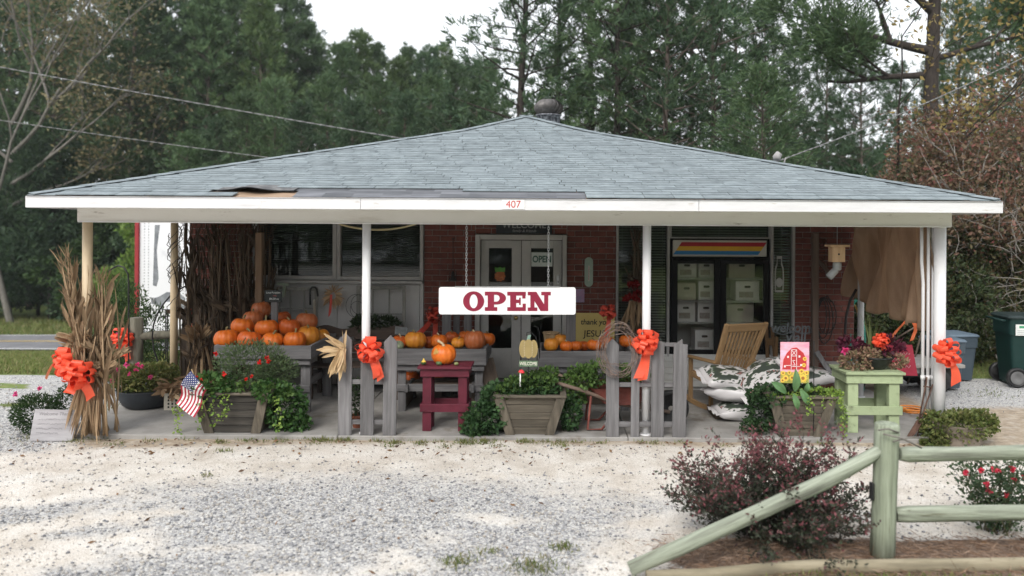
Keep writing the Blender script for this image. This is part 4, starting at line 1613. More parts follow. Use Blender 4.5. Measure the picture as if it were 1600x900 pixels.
for px, r, lab in ((686, .036, 'small striped dark green gourd in front of the stool pumpkin'), (713, .027, 'small pale green gourd on the right of the red stool')):
    o = link('gourd', PK[1][1], None, at(px, 573, 8.72), (0, 0, px), r, label=lab, cat='gourd')
    o.data = PK[1][1].copy()
    o.data.materials[0] = GG if px < 700 else M('pale_gourd', (.14, .17, .06), (.26, .27, .12), scale=3, rough=.4)
    o.location.z = Zp(574, 8.62) + r * .66
gg = link('gourd', PK[1][1].copy(), None, at(622, 540, 9.62), (.3, 0, .4), .075, label='grey green gourd at the left corner of the middle table', cat='gourd')
gg.data.materials[0] = M('grey_gourd', (.15, .19, .11), (.27, .30, .2), scale=4, rough=.5)

# ---- plants toolkit
IVY = leafmat('ivy_leaf', [(.018, .045, .018), (.036, .08, .028), (.026, .06, .022), (.06, .115, .04)], trans=.25)
IVYL = leafmat('bright_vine_leaf', [(.12, .22, .04), (.2, .32, .06), (.28, .38, .08), (.16, .27, .05)], trans=.3)
LEAFG = leafmat('plant_leaf', [(.05, .105, .025), (.085, .155, .04), (.12, .20, .05), (.06, .12, .03)], trans=.3)
LEAFGREY = leafmat('soft_leaf', [(.055, .09, .04), (.09, .135, .06), (.12, .16, .075)], trans=.25)
STEMG = M('plant_stem', (.10, .12, .04), (.16, .16, .07), rough=.8)
REDF = leafmat('red_flower', [(.55, .012, .012), (.68, .03, .02), (.5, .01, .015)], trans=.2)
PINKF = leafmat('pink_flower', [(.72, .06, .25), (.80, .12, .33), (.66, .04, .2)], trans=.25)
PETALR = leafmat('rose_flower', [(.70, .05, .10), (.80, .10, .16), (.62, .03, .07)], trans=.25)


def blob(cs, n):
    """n points spread through ellipsoids cs = (centre, radii, share), thicker near their shell; plus outward directions."""
    P, D = [], []
    tot = sum(c[2] for c in cs)
    for c, r, s_ in cs:
        k = int(n * s_ / tot)
        d = rdir(k)
        rad = RNG.uniform(.35, 1.0, (k, 1)) ** .6
        P.append(np.array(c) + d * rad * np.array(r))
        D.append(d + rdir(k) * .8)
    return np.concatenate(P), np.concatenate(D)


def foliage(name, parent, cs, n, ln, wd, mat, up=.2, loc=(0, 0, 0), zmin=None, **kw):
    P, D = blob(cs, n)
    if zmin is not None:
        P[:, 2] = np.maximum(P[:, 2], zmin)
    D = D / np.linalg.norm(D, axis=1, keepdims=True)
    D[:, 2] += up
    k = len(P)
    return link(name, leaf_mesh(name, P, D, ln * RNG.uniform(.6, 1.3, k), wd * RNG.uniform(.7, 1.25, k), mat), parent, loc, **kw)


def vines(name, parent, paths, step, ln, wd, mat, spread=.02, loc=(0, 0, 0), **kw):
    P, D = [], []
    for pa in paths:
        pa = [Vector(p) for p in pa]
        for a, b_ in zip(pa[:-1], pa[1:]):
            L = (b_ - a).length
            for i in range(max(1, int(L / step))):
                q = a.lerp(b_, random.random()) + Vector((random.gauss(0, spread), random.gauss(0, spread), random.gauss(0, spread)))
                P.append(q)
                D.append(((b_ - a).normalized() * .4 + Vector((random.uniform(-1, 1), random.uniform(-1, .2), random.uniform(-.9, .5)))))
    k = len(P)
    return link(name, leaf_mesh(name, P, D, ln * RNG.uniform(.6, 1.3, k), wd * RNG.uniform(.7, 1.2, k), mat), parent, loc, **kw)


def blossom(parent, p, r, mat, n=16, name='flower'):
    d = rdir(n, .3)
    d[:, 1] -= .35
    return link(name, leaf_mesh(name, np.zeros((n, 3)), d, r * RNG.uniform(.8, 1.2, n), r * .8, mat, fold=.2), parent, p)


SOIL = M('potting_soil', (.035, .025, .018), (.08, .058, .04), scale=40, rough=1)


def planter(px, pyb, wt, wb, h, d, label, Y=8.56, pw=None):
    x = gx(px, Y, .3)
    t = thing('wooden_planter', 'planter', label, (x, Y + .01, 0))
    n = 5
    for i in range(n):
        u0, u1 = i / n, (i + 1) / n
        for s_, nm in ((-1, 0), (1, 1)):
            ww0, ww1 = wb + (wt - wb) * u0, wb + (wt - wb) * u1
            y0 = (0 if s_ < 0 else d) + s_ * .07 * u0 * (1 if s_ > 0 else 1)
            y1 = (0 if s_ < 0 else d) + s_ * .07 * u1
            j = random.uniform(-.002, .002)
            q = [(-ww0 / 2, y0 + j, h * u0 + .003), (ww0 / 2, y0 + j, h * u0 + .003), (ww1 / 2, y1 + j, h * u1 - .003), (-ww1 / 2, y1 + j, h * u1 - .003)]
            q2 = [(a, b_ - s_ * .02, c) for a, b_, c in q]
            MB().add(q + q2, [[0, 1, 2, 3], [7, 6, 5, 4], [0, 4, 5, 1], [3, 2, 6, 7], [0, 3, 7, 4], [1, 5, 6, 2]]).build('plank', pw or planterw('x'), t)
    for s_ in (-1, 1):
        q = [(s_ * wb / 2, 0, 0), (s_ * wt / 2, -.07, h), (s_ * wt / 2, d + .07, h), (s_ * wb / 2, d, 0)]
        q2 = [(a - s_ * .02, b_, c) for a, b_, c in q]
        MB().add(q + q2, [[0, 1, 2, 3], [7, 6, 5, 4], [0, 4, 5, 1], [3, 2, 6, 7], [0, 3, 7, 4], [1, 5, 6, 2]]).build('end_panel', planterw('z'), t)
        bw2 = .105
        xb, xt = s_ * (wb / 2 + .01), s_ * (wt / 2 + .012)
        q = [(xb, -.008, 0), (xb - s_ * bw2, -.008, 0), (xt - s_ * bw2, -.082, h), (xt, -.082, h)]
        q2 = [(a, b_ - .022, c) for a, b_, c in q]
        MB().add(q + q2, [[0, 1, 2, 3], [7, 6, 5, 4], [0, 4, 5, 1], [3, 2, 6, 7], [0, 3, 7, 4], [1, 5, 6, 2]]).build('corner_board', planterw('z'), t)
    MB().box((0, -.085, h + .014), (wt + .04, .075, .026), .005).build('rim_board', planterw('x'), t)
    MB().box((0, d + .085, h + .014), (wt + .04, .075, .026), .005).build('rim_board', planterw('x'), t)
    for s_ in (-1, 1):
        MB().box((s_ * (wt / 2 - .015), d / 2, h + .0135), (.07, d + .09, .024), .005).build('rim_board', planterw('y'), t)
    MB().box((0, d / 2, h - .05), (wt - .06, d + .05, .02)).build('soil', SOIL, t)
    return t


def hang(x0, y0, z0, dx, dy, ln, n=6, sway=.04):
    pts = [(x0, y0, z0)]
    for i in range(1, n + 1):
        u = i / n
        pts.append((x0 + dx * min(1, u * 2) + random.uniform(-sway, sway) * u, y0 + dy * min(1, u * 2.2), max(.015, z0 + .03 * math.sin(u * 3) - ln * u)))
    return pts


random.seed(31)
p1 = planter(364, 678, .83, .60, .44, .36, 'grey wooden trough planter with red flowered bush and small flag',
             pw=wood('dark_plank', 'x', (.022, .02, .017), (.085, .077, .066), (.045, .041, .036)))
foliage('bush', p1, [((.12, .2, .75), (.42, .28, .26), 1), ((.42, .2, .66), (.24, .2, .16), .4)], 4200, .04, .014, LEAFGREY, .6)
foliage('ivy', p1, [((-.22, .0, .53), (.26, .2, .13), 1), ((.42, .0, .47), (.22, .2, .12), .7), ((.53, .12, .27), (.26, .18, .26), 2.2), ((.66, .12, .10), (.16, .14, .10), .5)], 1900, .05, .045, leafmat('fresh_ivy', [(.025, .07, .02), (.05, .12, .03), (.085, .17, .045), (.035, .09, .025)]), .0, zmin=.01)
foliage('green_clump', p1, [((-.28, -.02, .55), (.20, .16, .10), 1), ((-.05, -.05, .52), (.22, .14, .06), .4), ((.22, -.06, .50), (.22, .1, .06), .4), ((.48, -.05, .46), (.18, .1, .1), .6)], 420, .05, .05, LEAFG, .3)
vines('trailing_vine', p1, [hang(-.02 - .08 * i, -.11, .47, random.uniform(-.05, .05), -.03, random.uniform(.25, .43)) for i in range(4)] + [hang(-.45, .0, .48, -.16, 0, .46), hang(-.40, -.05, .48, -.20, -.05, .44), hang(.5, -.1, .45, .06, -.05, .42)], .011, .035, .03, IVYL)
for x, y, z in ((.34, -.02, .80), (.39, .05, .84), (-.02, -.12, .69), (.20, -.06, .62), (-.37, 0, .62), (.43, .0, .81), (-.3, -.05, .60), (.28, -.1, .66), (-.18, .05, .88)):
    blossom(p1, (x - .02, y - .05, z), random.uniform(.022, .036), REDF)
p2_ = planter(828, 682, .77, .52, .43, .36, 'grey wooden trough planter overflowing with dark ivy and a pumpkin sign')
foliage('ivy', p2_, [((0, .14, .50), (.36, .22, .10), 1.2), ((-.40, .1, .36), (.16, .22, .2), 1), ((-.50, .05, .17), (.24, .22, .17), 1.4), ((.46, .2, .2), (.12, .2, .2), .8), ((-.62, .02, .07), (.14, .16, .06), .5)], 2900, .052, .046, IVY, 0, zmin=.008)
foliage('green_clump', p2_, [((.02, .12, .58), (.28, .16, .09), 1), ((.2, .16, .64), (.14, .1, .08), .5), ((-.12, .05, .54), (.2, .14, .08), .6), ((.1, .1, .58), (.2, .14, .09), .6), ((-.27, .0, .48), (.14, .14, .08), .3)], 700, .05, .045, LEAFG, .3)
p3_ = planter(1251, 680, .73, .47, .44, .36, 'grey wooden trough planter with a barn flag and lime trailing vines')
foliage('ivy', p3_, [((-.36, .02, .45), (.22, .2, .12), 1), ((-.42, .1, .25), (.14, .18, .24), 1.5), ((0, .15, .5), (.3, .18, .07), 1), ((-.5, .1, .08), (.14, .16, .08), .5)], 1500, .045, .04, IVY, 0, zmin=.008)
foliage('lime_vine', p3_, [((.18, -.03, .49), (.28, .10, .05), 1.2), ((-.22, -.08, .46), (.2, .05, .03), .5), ((.36, .0, .45), (.1, .14, .09), .6)], 700, .032, .03, IVYL, 0)
vines('trailing_vine', p3_, [hang(.40, -.08, .45, .05, -.03, .44), hang(.37, -.1, .46, .06, -.04, .38), hang(.05, -.12, .46, 0, -.03, .2), hang(.03, -.12, .46, .02, -.03, .17), hang(.20, -.12, .46, .02, -.03, .1)], .008, .028, .026, IVYL)
for (x, z, dx, dz, ln, wd_) in ((-.10, .52, .01, 1, .28, .10), (-.2, .5, -.8, .9, .26, .09), (.0, .52, .25, .6, .2, .08), (-.04, .55, .5, -.9, .22, .08), (-.12, .5, .3, -1, .2, .07)):
    lf = MB()
    L1, Mm, R1 = [], [], []
    for i in range(8):
        u = i / 7
        c = Vector((x + dx * ln * u * .8, -.12 - .05 * math.sin(u * 3), z + dz * ln * u * .9 - (.08 * u * u if dx < -.5 else 0)))
        ww = wd_ * math.sin(PI * (.08 + .9 * u)) * .5
        s_ = Vector((dz, .2, -dx)).normalized()
        L1.append(c - s_ * ww)
        R1.append(c + s_ * ww)
        Mm.append(c + Vector((0, .012, 0)))
    lf.strip(L1, Mm).strip(Mm, R1)
    lf.build('large_leaf', M('broad_leaf', (.07, .15, .06), (.12, .23, .09), scale=6, rough=.45), p3_)

# ---- the small flag stuck in the first planter
FR_, FW_, FB_ = M('flag_red', (.30, .02, .04), (.36, .03, .05), rough=.8), M('flag_white', (.62, .60, .60), (.72, .70, .70), rough=.8), M('flag_blue', (.03, .04, .12), (.045, .055, .15), rough=.8)
fo = at(302, 608, 8.42)
fg = thing('small_flag', 'flag', 'small American stick flag leaning at the left planter corner', fo)
MB().tube([(.12, .05, -.25), (-.02, 0, .22)], .005, 6).build('stick', wood('stick', 'z', (.3, .22, .12), (.4, .3, .17)), fg)
fc = MB()


def fpt(u, v):
    """u along the fly (hanging down), v along the stick from its top"""
    a = Vector((-.028 + .135 * v, 0, .20 - .0 * v)) + Vector((.05 * v, 0, -.20 * v))
    b_ = a + Vector((-.19 * u - .02 * math.sin(u * 5) + .06 * v * u, -.05 * math.sin(u * 6 + v * 2) * (.4 + u), -.36 * u * (1 - .18 * v)))
    return b_


for k in range(13):
    v0, v1 = k / 13, (k + 1) / 13
    u0 = .42 if k < 7 else 0
    us = [u0 + (1 - u0) * i / 10 for i in range(11)]
    fc.strip([fpt(u, v0) for u in us], [fpt(u, v1) for u in us], 0 if k % 2 == 0 else 1)
us = [.42 * i / 5 for i in range(6)]
for k in range(7):
    fc.strip([fpt(u, k / 13) for u in us], [fpt(u, (k + 1) / 13) for u in us], 2)
for r_ in range(9):
    for c_ in range(6 if r_ % 2 == 0 else 5):
        u, v = .42 * (c_ + (.5 if r_ % 2 == 0 else 1)) / 6, (r_ + .55) / 9 * .52
        p = fpt(u, v) + Vector((0, -.003, 0))
        st = []
        for i in range(10):
            a = PI / 2 + PI * i / 5
            q = (.0075 if i % 2 == 0 else .0032)
            st.append(p + Vector((q * math.cos(a), 0, q * math.sin(a))))
        fc.add(st, [list(range(10))], 1)
fc.build('flag_cloth', [FR_, FW_, FB_], fg)

# ---- garden flag with a barn and sunflowers in the third planter
gf = at(1241.5, 598.5, 8.5)
gt = thing('garden_flag', 'flag', 'garden flag of a red barn and sunflowers in the right planter', gf)
FWd, FHt = PXM(45, 8.5), PXM(64, 8.5)
MB().tube([(.22, .02, -.55), (.22, .02, FHt + .01), (-FWd / 2, .02, FHt + .01)], .005, 6).build('pole', DARK, gt)
skp = M('flag_sky', (.66, .22, .36), (.78, .48, .62), (.74, .36, .42), scale=5, stretch=(1, 1, 3), rough=.8)
MB().box((0, 0, FHt / 2), (FWd, .004, FHt)).build('flag_cloth', skp, gt)
MB().prism([(-.158, .15), (.11, .15), (.11, .26), (.075, .335), (.0, .395), (-.055, .385), (-.11, .33), (-.145, .26)], -.0035, -.0022).build('barn', M('flag_barn_red', (.42, .03, .035), (.5, .05, .05), scale=9, rough=.8), gt, (.02, 0, .0))
wt = MB()
WTR = M('flag_trim', (.7, .6, .62), (.78, .7, .7), rough=.8)


def seg(mb, a, b_, w_=.006, y=-.005):
    a, b_ = Vector((a[0], 0, a[1])), Vector((b_[0], 0, b_[1]))
    d = (b_ - a).normalized()
    n_ = Vector((-d.z, 0, d.x)) * w_ / 2
    mb.add([a - n_ + Vector((0, y, 0)), b_ - n_ + Vector((0, y, 0)), b_ + n_ + Vector((0, y, 0)), a + n_ + Vector((0, y, 0))], [[0, 1, 2, 3]])


for a, b_ in (((-.04, .15), (-.04, .37)), ((.02, .15), (.02, .37)), ((-.04, .37), (.02, .37)), ((-.04, .30), (.02, .30)), ((-.04, .37), (.02, .30)), ((.02, .37), (-.04, .30)), ((-.025, .25), (.005, .25)), ((-.025, .20), (.005, .2)), ((-.025, .25), (.005, .2)), ((-.1, .195), (-.04, .195)), ((-.04, .185), (.06, .185))):
    seg(wt, a, b_)
for x, z in ((-.075, .29), (.05, .295), (.07, .2), (-.11, .185)):
    wt.box((x, -.005, z), (.02, .001, .022))
wt.build('barn_trim', WTR, gt)
sf = MB()
for x, z, r in ((-.10, .055, .042), (-.03, .06, .036), (.035, .05, .03), (.09, .055, .055), (.075, .13, .034), (.0, .10, .03), (-.06, .115, .028), (.10, .20, .026), (.11, .27, .026), (-.13, .11, .03), (.13, .115, .03), (-.135, .03, .03), (.045, .10, .024)):
    n = 14
    pt = []
    for i in range(n * 2):
        a = PI * i / n
        q = r if i % 2 == 0 else r * .68
        pt.append((x + q * math.cos(a), z + q * math.sin(a)))
    y = -.0058 - .0003 * len(sf.f) / 30
    sf.add([(px_, y, pz) for px_, pz in pt], [list(range(2 * n))], 0)
    sf.add([(x + r * .36 * math.cos(PI * i / 6), y - .0008, z + r * .36 * math.sin(PI * i / 6)) for i in range(12)], [list(range(12))], 1)
sf.build('sunflower_print', [M('sunflower_petal', (.72, .46, .05), (.80, .58, .12), scale=40, rough=.8), M('sunflower_eye', (.30, .12, .03), (.36, .16, .04), rough=.8)], gt)
MB().prism([(-.158, 0), (.158, 0), (.158, .14), (.05, .125), (-.05, .12), (-.158, .13)], -.0034, -.0024).build('meadow_print', M('flag_green', (.20, .24, .05), (.5, .42, .1), scale=30, rough=.8), gt)

# ---- pumpkin cut-out sign with WELCOME board
ps = thing('pumpkin_sign', 'sign', 'flat tan pumpkin cut-out with green welcome board on a stake', at(825.5, 590, 8.62))
SCL = 8.62 / 1200
MB().tube([(.0, .012, -.10), (.0, .012, .22)], .005, 6).tube([(13 * SCL, .02, -.1), (14 * SCL, .02, 52 * SCL), (11 * SCL, .02, 64 * SCL), (3 * SCL, .02, 71 * SCL), (-3 * SCL, .02, 70 * SCL), (-3 * SCL, .02, 65 * SCL)], .004, 6).build('stake', DARK, ps)
pc = M('tan_board', (.24, .18, .075), (.34, .26, .11), scale=4, rough=.7)
for cx, rx in ((-8, 6.5), (0, 8.0), (8, 6.5)):
    MB().prism([((cx + rx * math.cos(2 * PI * i / 20)) * SCL, (45 + (15 - abs(cx) * .12) * math.sin(2 * PI * i / 20)) * SCL) for i in range(20)], -.006 - (.003 if cx == 0 else 0), .006).build('pumpkin_panel', pc, ps)
for cx in (-6.0, 5.5):
    st = MB()
    for i in range(9):
        z = 34.5 + i * 2.6
        st.box(((cx * (1 + .10 * math.sin(PI * i / 8))) * SCL, -.0115, z * SCL), (.010, .004, .007), 0, rot=(0, .6, 0))
    st.build('rope_seam', M('cream_rope', (.42, .36, .24), (.55, .48, .34), rough=.9), ps, kind='stuff')
MB().prism([(-3 * SCL, 59.5 * SCL), (2 * SCL, 59.5 * SCL), (4 * SCL, 67 * SCL), (-1 * SCL, 66 * SCL)], -.008, .004).build('stalk', M('sign_teal', (.16, .25, .20), (.22, .32, .26), scale=9, rough=.8), ps)
wb_ = MB().box((0, 0, 22 * SCL), (29 * SCL, .010, 9.5 * SCL), .001).build('welcome_board', M('sign_green', (.07, .12, .07), (.11, .17, .10), scale=9, rough=.8), ps, (0, -.012, 0))
text('WELCOME', 'lettering', .052, M('cream_letter', (.55, .55, .45), (.62, .62, .52), rough=.8), wb_, (0, -.0055, 22 * SCL), bold=.0012, sx=.78)
ts = thing('toadstool_ornament', 'ornament', 'small red capped toadstool pick in the ivy planter', at(813, 590, 8.5))
MB().tube([(0, 0, -.1), (0, 0, .06)], .008, 8).build('stem', WHITE, ts)
MB().lathe([(.0, .09), (.018, .085), (.034, .068), (.036, .058), (.0, .056)], 12).build('cap', M('red_cap', (.6, .03, .04), (.7, .05, .06), rough=.35), ts, (0, 0, 0), (0, .2, 0))

# ---- yellow sign, thermometer, plaques
YS = thing('yellow_sign', 'sign', 'yellow hand lettered sign reading thank you Jesus behind small pumpkins', at(930, 513, 10.5))
ysb = MB().box((0, 0, 0), (.53, .012, .42), .002).build('board', M('yellow_board', (.46, .36, .12), (.56, .45, .17), scale=3, rough=.7), YS)
INK = M('black_ink', (.015, .015, .015), (.025, .025, .025), rough=.6)
text('thank you', 'lettering', .105, INK, ysb, (0, -.0075, .085), bold=.0015, shear=.1, sx=.95)
text('JESUS', 'lettering', .125, INK, ysb, (-.01, -.0075, -.075), bold=.001, shear=.05)
th = thing('thermometer', 'thermometer', 'pale green capsule shaped thermometer on the brick right of the door', at(920, 425, 10.975))
tw, tt = PXM(13, 10.97), PXM(46, 10.97)
MB().prism(rrect(tw, tt, tw * .48, 6), -.008, .008).build('plate', M('pale_green_enamel', (.28, .36, .30), (.36, .44, .38), scale=9, rough=.5), th)
MB().box((0, -.011, -.02), (.02, .003, .22)).build('scale', WHITE, th)
MB().tube([(0, -.014, -.12), (0, -.014, .08)], .003, 6).build('tube', M('red_number', (.42, .03, .03)), th)
bp_ = MB().box((0, 0, 0), (.15, .008, .19), .002).build('small_plaque', M('blue_plaque', (.16, .22, .34), (.24, .30, .42), (.35, .2, .32), scale=11, rough=.6), None, at(905, 462, 10.97), label='small bluish card fixed to the brick below the thermometer', cat='plaque')
wsn = thing('welcome_sign', 'sign', 'black welcome family and friends board above the double door', at(819, 353, 10.96))
wsb = MB().box((0, 0, 0), (.80, .02, .22), .003).build('board', M('black_board', (.015, .018, .022), (.03, .034, .04), scale=6, rough=.6), wsn)
LG = M('grey_letter', (.22, .23, .23), (.3, .31, .31), rough=.7)
text('WELCOME', 'lettering', .13, LG, wsb, (0, -.0115, .01), bold=.002)
text('family & friends', 'lettering', .055, LG, wsb, (0, -.0115, -.072), shear=.35)
# door posters
op = MB().box((0, 0, 0), (PXM(33, 11), .003, PXM(22, 11)), 0).build('door_card', M('card_white', (.55, .60, .58), (.62, .68, .66), rough=.6), None, (xa(847), WY + .024, za(405.5)), label='white card reading OPEN inside the right door pane', cat='sign')
text('OPEN', 'lettering', .13, M('card_green', (.05, .12, .10), (.07, .15, .12), rough=.6), op, (0, -.003, 0), bold=.004, sx=.80)
dp = thing('door_sticker', 'sticker', 'orange scalloped pumpkin sticker with green top in left door pane', (xa(781.5), WY + .024, za(432)))
MB().prism([(.075 * (1 + .10 * math.cos(9 * 2 * PI * i / 72)) * math.cos(2 * PI * i / 72), .075 * (1 + .10 * math.cos(9 * 2 * PI * i / 72)) * math.sin(2 * PI * i / 72)) for i in range(72)], -.002, 0).build('pumpkin_shape', M('sticker_orange', (.46, .15, .05), (.56, .2, .07), (.35, .12, .05), scale=22, rough=.7), dp)
MB().prism([(-.07, .06), (.07, .06), (.075, .135), (.03, .11), (0, .14), (-.03, .11), (-.075, .135)], -.003, -.0022).build('leaf_shape', M('sticker_green', (.08, .25, .05), (.12, .32, .07), rough=.7), dp)
lt = thing('iron_wind_bell', 'wind bell', 'thin black iron hanger with bell on the brick left of door', at(708, 372, 10.93))
MB().tube([(0, 0, 0), (0, 0, -.42)], .006, 6).tube([(-.02, 0, -.02), (0, 0, 0.0), (.02, 0, -.02)], .006, 6).build('rod', DARK, lt)
MB().tube([(-.05, 0, -.62), (-.045, 0, -.48), (0, 0, -.42), (.045, 0, -.48), (.05, 0, -.62)], .005, 6).lathe([(.0, -.46), (.02, -.48), (.03, -.56), (.05, -.60), (.05, -.605)], 12).build('bell', DARK, lt)
bs = thing('splint_basket', 'basket', 'small tan splint basket behind the door table pumpkins', at(861, 537, 10.25))
for i in range(22):
    a = 2 * PI * i / 22
    MB().box((.095 * math.cos(a), .095 * math.sin(a), .07), (.004, .024, .15), 0, rot=(0, .12, a)).build('slat', wood('splint', 'z', (.32, .22, .12), (.45, .33, .2)), bs)
MB().tube([(.11 * math.cos(2 * PI * i / 20), .11 * math.sin(2 * PI * i / 20), .145) for i in range(21)], .009, 6).build('rim', wood('splint', 'x', (.32, .22, .12), (.45, .33, .2)), bs)
hkb = MB().tube([at(843, 560, 9.45), at(843, 520, 9.45), at(840, 511, 9.45), at(833, 510, 9.45)], .006, 6)
hkb.build('garden_hook', DARK, None, label='thin black hooked rod behind the pumpkin cut-out', cat='hook')
lb = MB().box((0, 0, .17), (.21, .02, .36), .004).build('leaning_board', brown('z'), None, (gx(768, 9.7), 9.7, .30), (-.25, -.22, .2), label='brown board leaning at the right end of middle table', cat='board')
wbk = MB().lathe([(.12, 0), (.15, .30), (.155, .30), (.155, .31), (.145, .31), (.115, .02), (0, .02)], 20)
wbk.build('white_bucket', M('bucket_white', (.5, .5, .49), (.6, .6, .58), rough=.5), None, (gx(731, 10.1, .2), 10.1, 0), label='white bucket on the floor behind the red stool', cat='bucket')
tub = MB().lathe([(.22, 0), (.27, .30), (.285, .31), (.27, .32), (.25, .30), (.2, .03), (0, .03)], 24)
tub.build('metal_tub', GALV, None, (gx(935, 10.3, .3), 10.3, 0.17), label='galvanised tub under the table by the yellow sign', cat='tub')
MB().box((0, 0, .085), (.6, .5, .17), .01).build('crate_stand', brown('x'), None, (gx(935, 10.3, .1), 10.3, 0), label='low dark wooden box under the galvanised tub', cat='box')

# ---- dark bench with curved back under the left window
bn = thing('porch_bench', 'bench', 'dark brown slatted bench with wavy back below the window', (gx(560, 10.5, .4), 10.45, 0))
BRW = wood('bench_wood', 'x', (.05, .036, .03), (.11, .08, .065))
n = 24
MB().prism([(-.62, .78)] + [(-.62 + 1.24 * i / n, .915 + .028 * math.sin(2 * PI * 2.5 * i / n)) for i in range(n + 1)] + [(.62, .78)], .20, .225).build('back_rail', BRW, bn)
for i in range(3):
    MB().box((0, .20, .52 + .085 * i), (1.16, .022, .065), .004).build('back_slat', BRW, bn)
for i in range(4):
    MB().box((0, -.20 + .105 * i, .44), (1.24, .09, .022), .004).build('seat_slat', BRW, bn)
for s_ in (-1, 1):
    MB().box((s_ * .58, .235, .45), (.06, .05, .9), .005).build('leg', BRW, bn)
    MB().box((s_ * .58, -.19, .21), (.06, .05, .42), .005).build('leg', BRW, bn)
    MB().box((s_ * .61, .0, .62), (.06, .42, .025), .005).build('arm', BRW, bn)
wp = thing('window_box_plant', 'plant', 'dark box of dull green foliage behind the white post', at(590, 520, 10.72))
MB().box((0, 0, .0), (.62, .16, .17), .006).build('box', BRW, wp)
foliage('foliage', wp, [((0, 0, .14), (.32, .1, .09), 1), ((-.26, 0, .1), (.1, .1, .14), .4)], 700, .06, .035, leafmat('dull_leaf', [(.03, .055, .025), (.06, .09, .04), (.045, .07, .03)]), .2)
fs2 = MB().box((0, 0, 0), (.17, .012, .11), .002)
fs2 = fs2.build('small_board', M('slate_card', (.16, .17, .17), (.25, .26, .26), scale=20, rough=.8), None, at(627, 517, 10.4), (.1, .1, 0), label='small grey lettered slate behind the left pumpkins of middle table', cat='sign')
pp = thing('potted_plant', 'plant', 'small leafy plant in terracotta pot behind the left pickets', (gx(560, 8.85), 8.85, 0))
MB().lathe([(.06, 0), (.08, .12), (.09, .12), (.09, .145), (.078, .145), (.07, .12), (0, .12)], 18).build('pot', M('terracotta', (.22, .07, .04), (.3, .11, .06), scale=6, rough=.8), pp)
foliage('foliage', pp, [((-.03, 0, .32), (.16, .14, .22), 1)], 330, .075, .035, leafmat('dull_leaf', [(.03, .055, .025), (.06, .09, .04), (.045, .07, .03)]), .4)

# ---- red wheelbarrow full of plants
wbr = thing('wheelbarrow', 'wheelbarrow', 'rusty red wheelbarrow planted with greenery behind the four pickets', (gx(962, 8.95), 8.95, 0))
RUST = M('rusty_red', (.13, .04, .03), (.22, .075, .055), (.16, .045, .035), scale=9, rough=.7, bump=.2, bscale=40)
ty = MB()
rim, bot = [], []
for i in range(24):
    a = 2 * PI * i / 24
    sx, sy = (abs(math.cos(a)) ** .6) * math.copysign(1, math.cos(a)), (abs(math.sin(a)) ** .6) * math.copysign(1, math.sin(a))
    rim.append((.02 + .36 * sx, .29 * sy, .50 + .02 * sx))
    bot.append((.06 + .22 * sx, .19 * sy, .29))
ty.add(rim + bot + [(x * .97, y * .97, z - .01) for x, y, z in rim], [[i, (i + 1) % 24, 24 + (i + 1) % 24, 24 + i][::-1] for i in range(24)] + [list(range(24, 48))] + [[i, 48 + i, 48 + (i + 1) % 24, (i + 1) % 24] for i in range(24)], 0, True)
ty.build('tray', RUST, wbr)
for s_ in (-1, 1):
    MB().tube([(-.72, s_ * .26, .56), (-.40, s_ * .22, .46), (.0, s_ * .16, .30), (.62, s_ * .04, .18)], .022, 8).build('handle', wood('barrow_handle', 'x', (.12, .08, .06), (.2, .15, .12)), wbr)
    MB().tube([(-.30, s_ * .2, .42), (-.34, s_ * .22, .02), (-.18, s_ * .22, .02), (.02, s_ * .18, .26)], .014, 8).build('leg', RUST, wbr)
MB().lathe([(.20, -.03), (.215, 0), (.20, .03), (.16, .035), (.155, .01), (.03, .012), (.03, -.012), (.155, -.01), (.16, -.035), (.2, -.03)], 28).build('wheel', DARK, wbr, (.64, 0, .215), (PI / 2, 0, 0))
foliage('foliage', wbr, [((-.12, 0, .62), (.34, .25, .14), 1), ((-.42, -.05, .55), (.2, .2, .16), .8), ((-.5, -.05, .36), (.14, .18, .18), .5), ((.2, 0, .58), (.2, .2, .1), .5)], 1300, .055, .042, LEAFG, .2)

# ---- vine wreath hung on the picket
wr = MB()
random.seed(9)
for k in range(17):
    a0 = random.uniform(0, 6.28)
    rx, rz2 = PXM(random.uniform(20, 35), 8.4), PXM(random.uniform(27, 45), 8.4)
    ox, oz = random.uniform(-.03, .03), random.uniform(-.03, .03)
    n = random.randint(14, 30)
    wr.tube([(ox + rx * math.cos(a0 + .22 * i) * (1 + .05 * math.sin(i * 1.3 + k)), -.015 * math.sin(i * .9 + k) - .03 * random.random(), oz + rz2 * math.sin(a0 + .22 * i) * (1 + .04 * math.sin(i + k))) for i in range(n)], .0032, 4)
for k in range(9):
    a = random.uniform(0, 6.28)
    p = Vector((.2 * math.cos(a), -.02, .27 * math.sin(a)))
    wr.tube([p, p + Vector((random.uniform(-.1, .1), random.uniform(-.06, .02), random.uniform(-.06, .12)))], .002, 4)
wr.build('vine_wreath', M('grapevine', (.13, .09, .075), (.26, .20, .17), scale=20, rough=.9, island=.2), None, at(967, 545, 8.44), label='tangled grapevine wreath hanging over the first two pickets', cat='wreath')

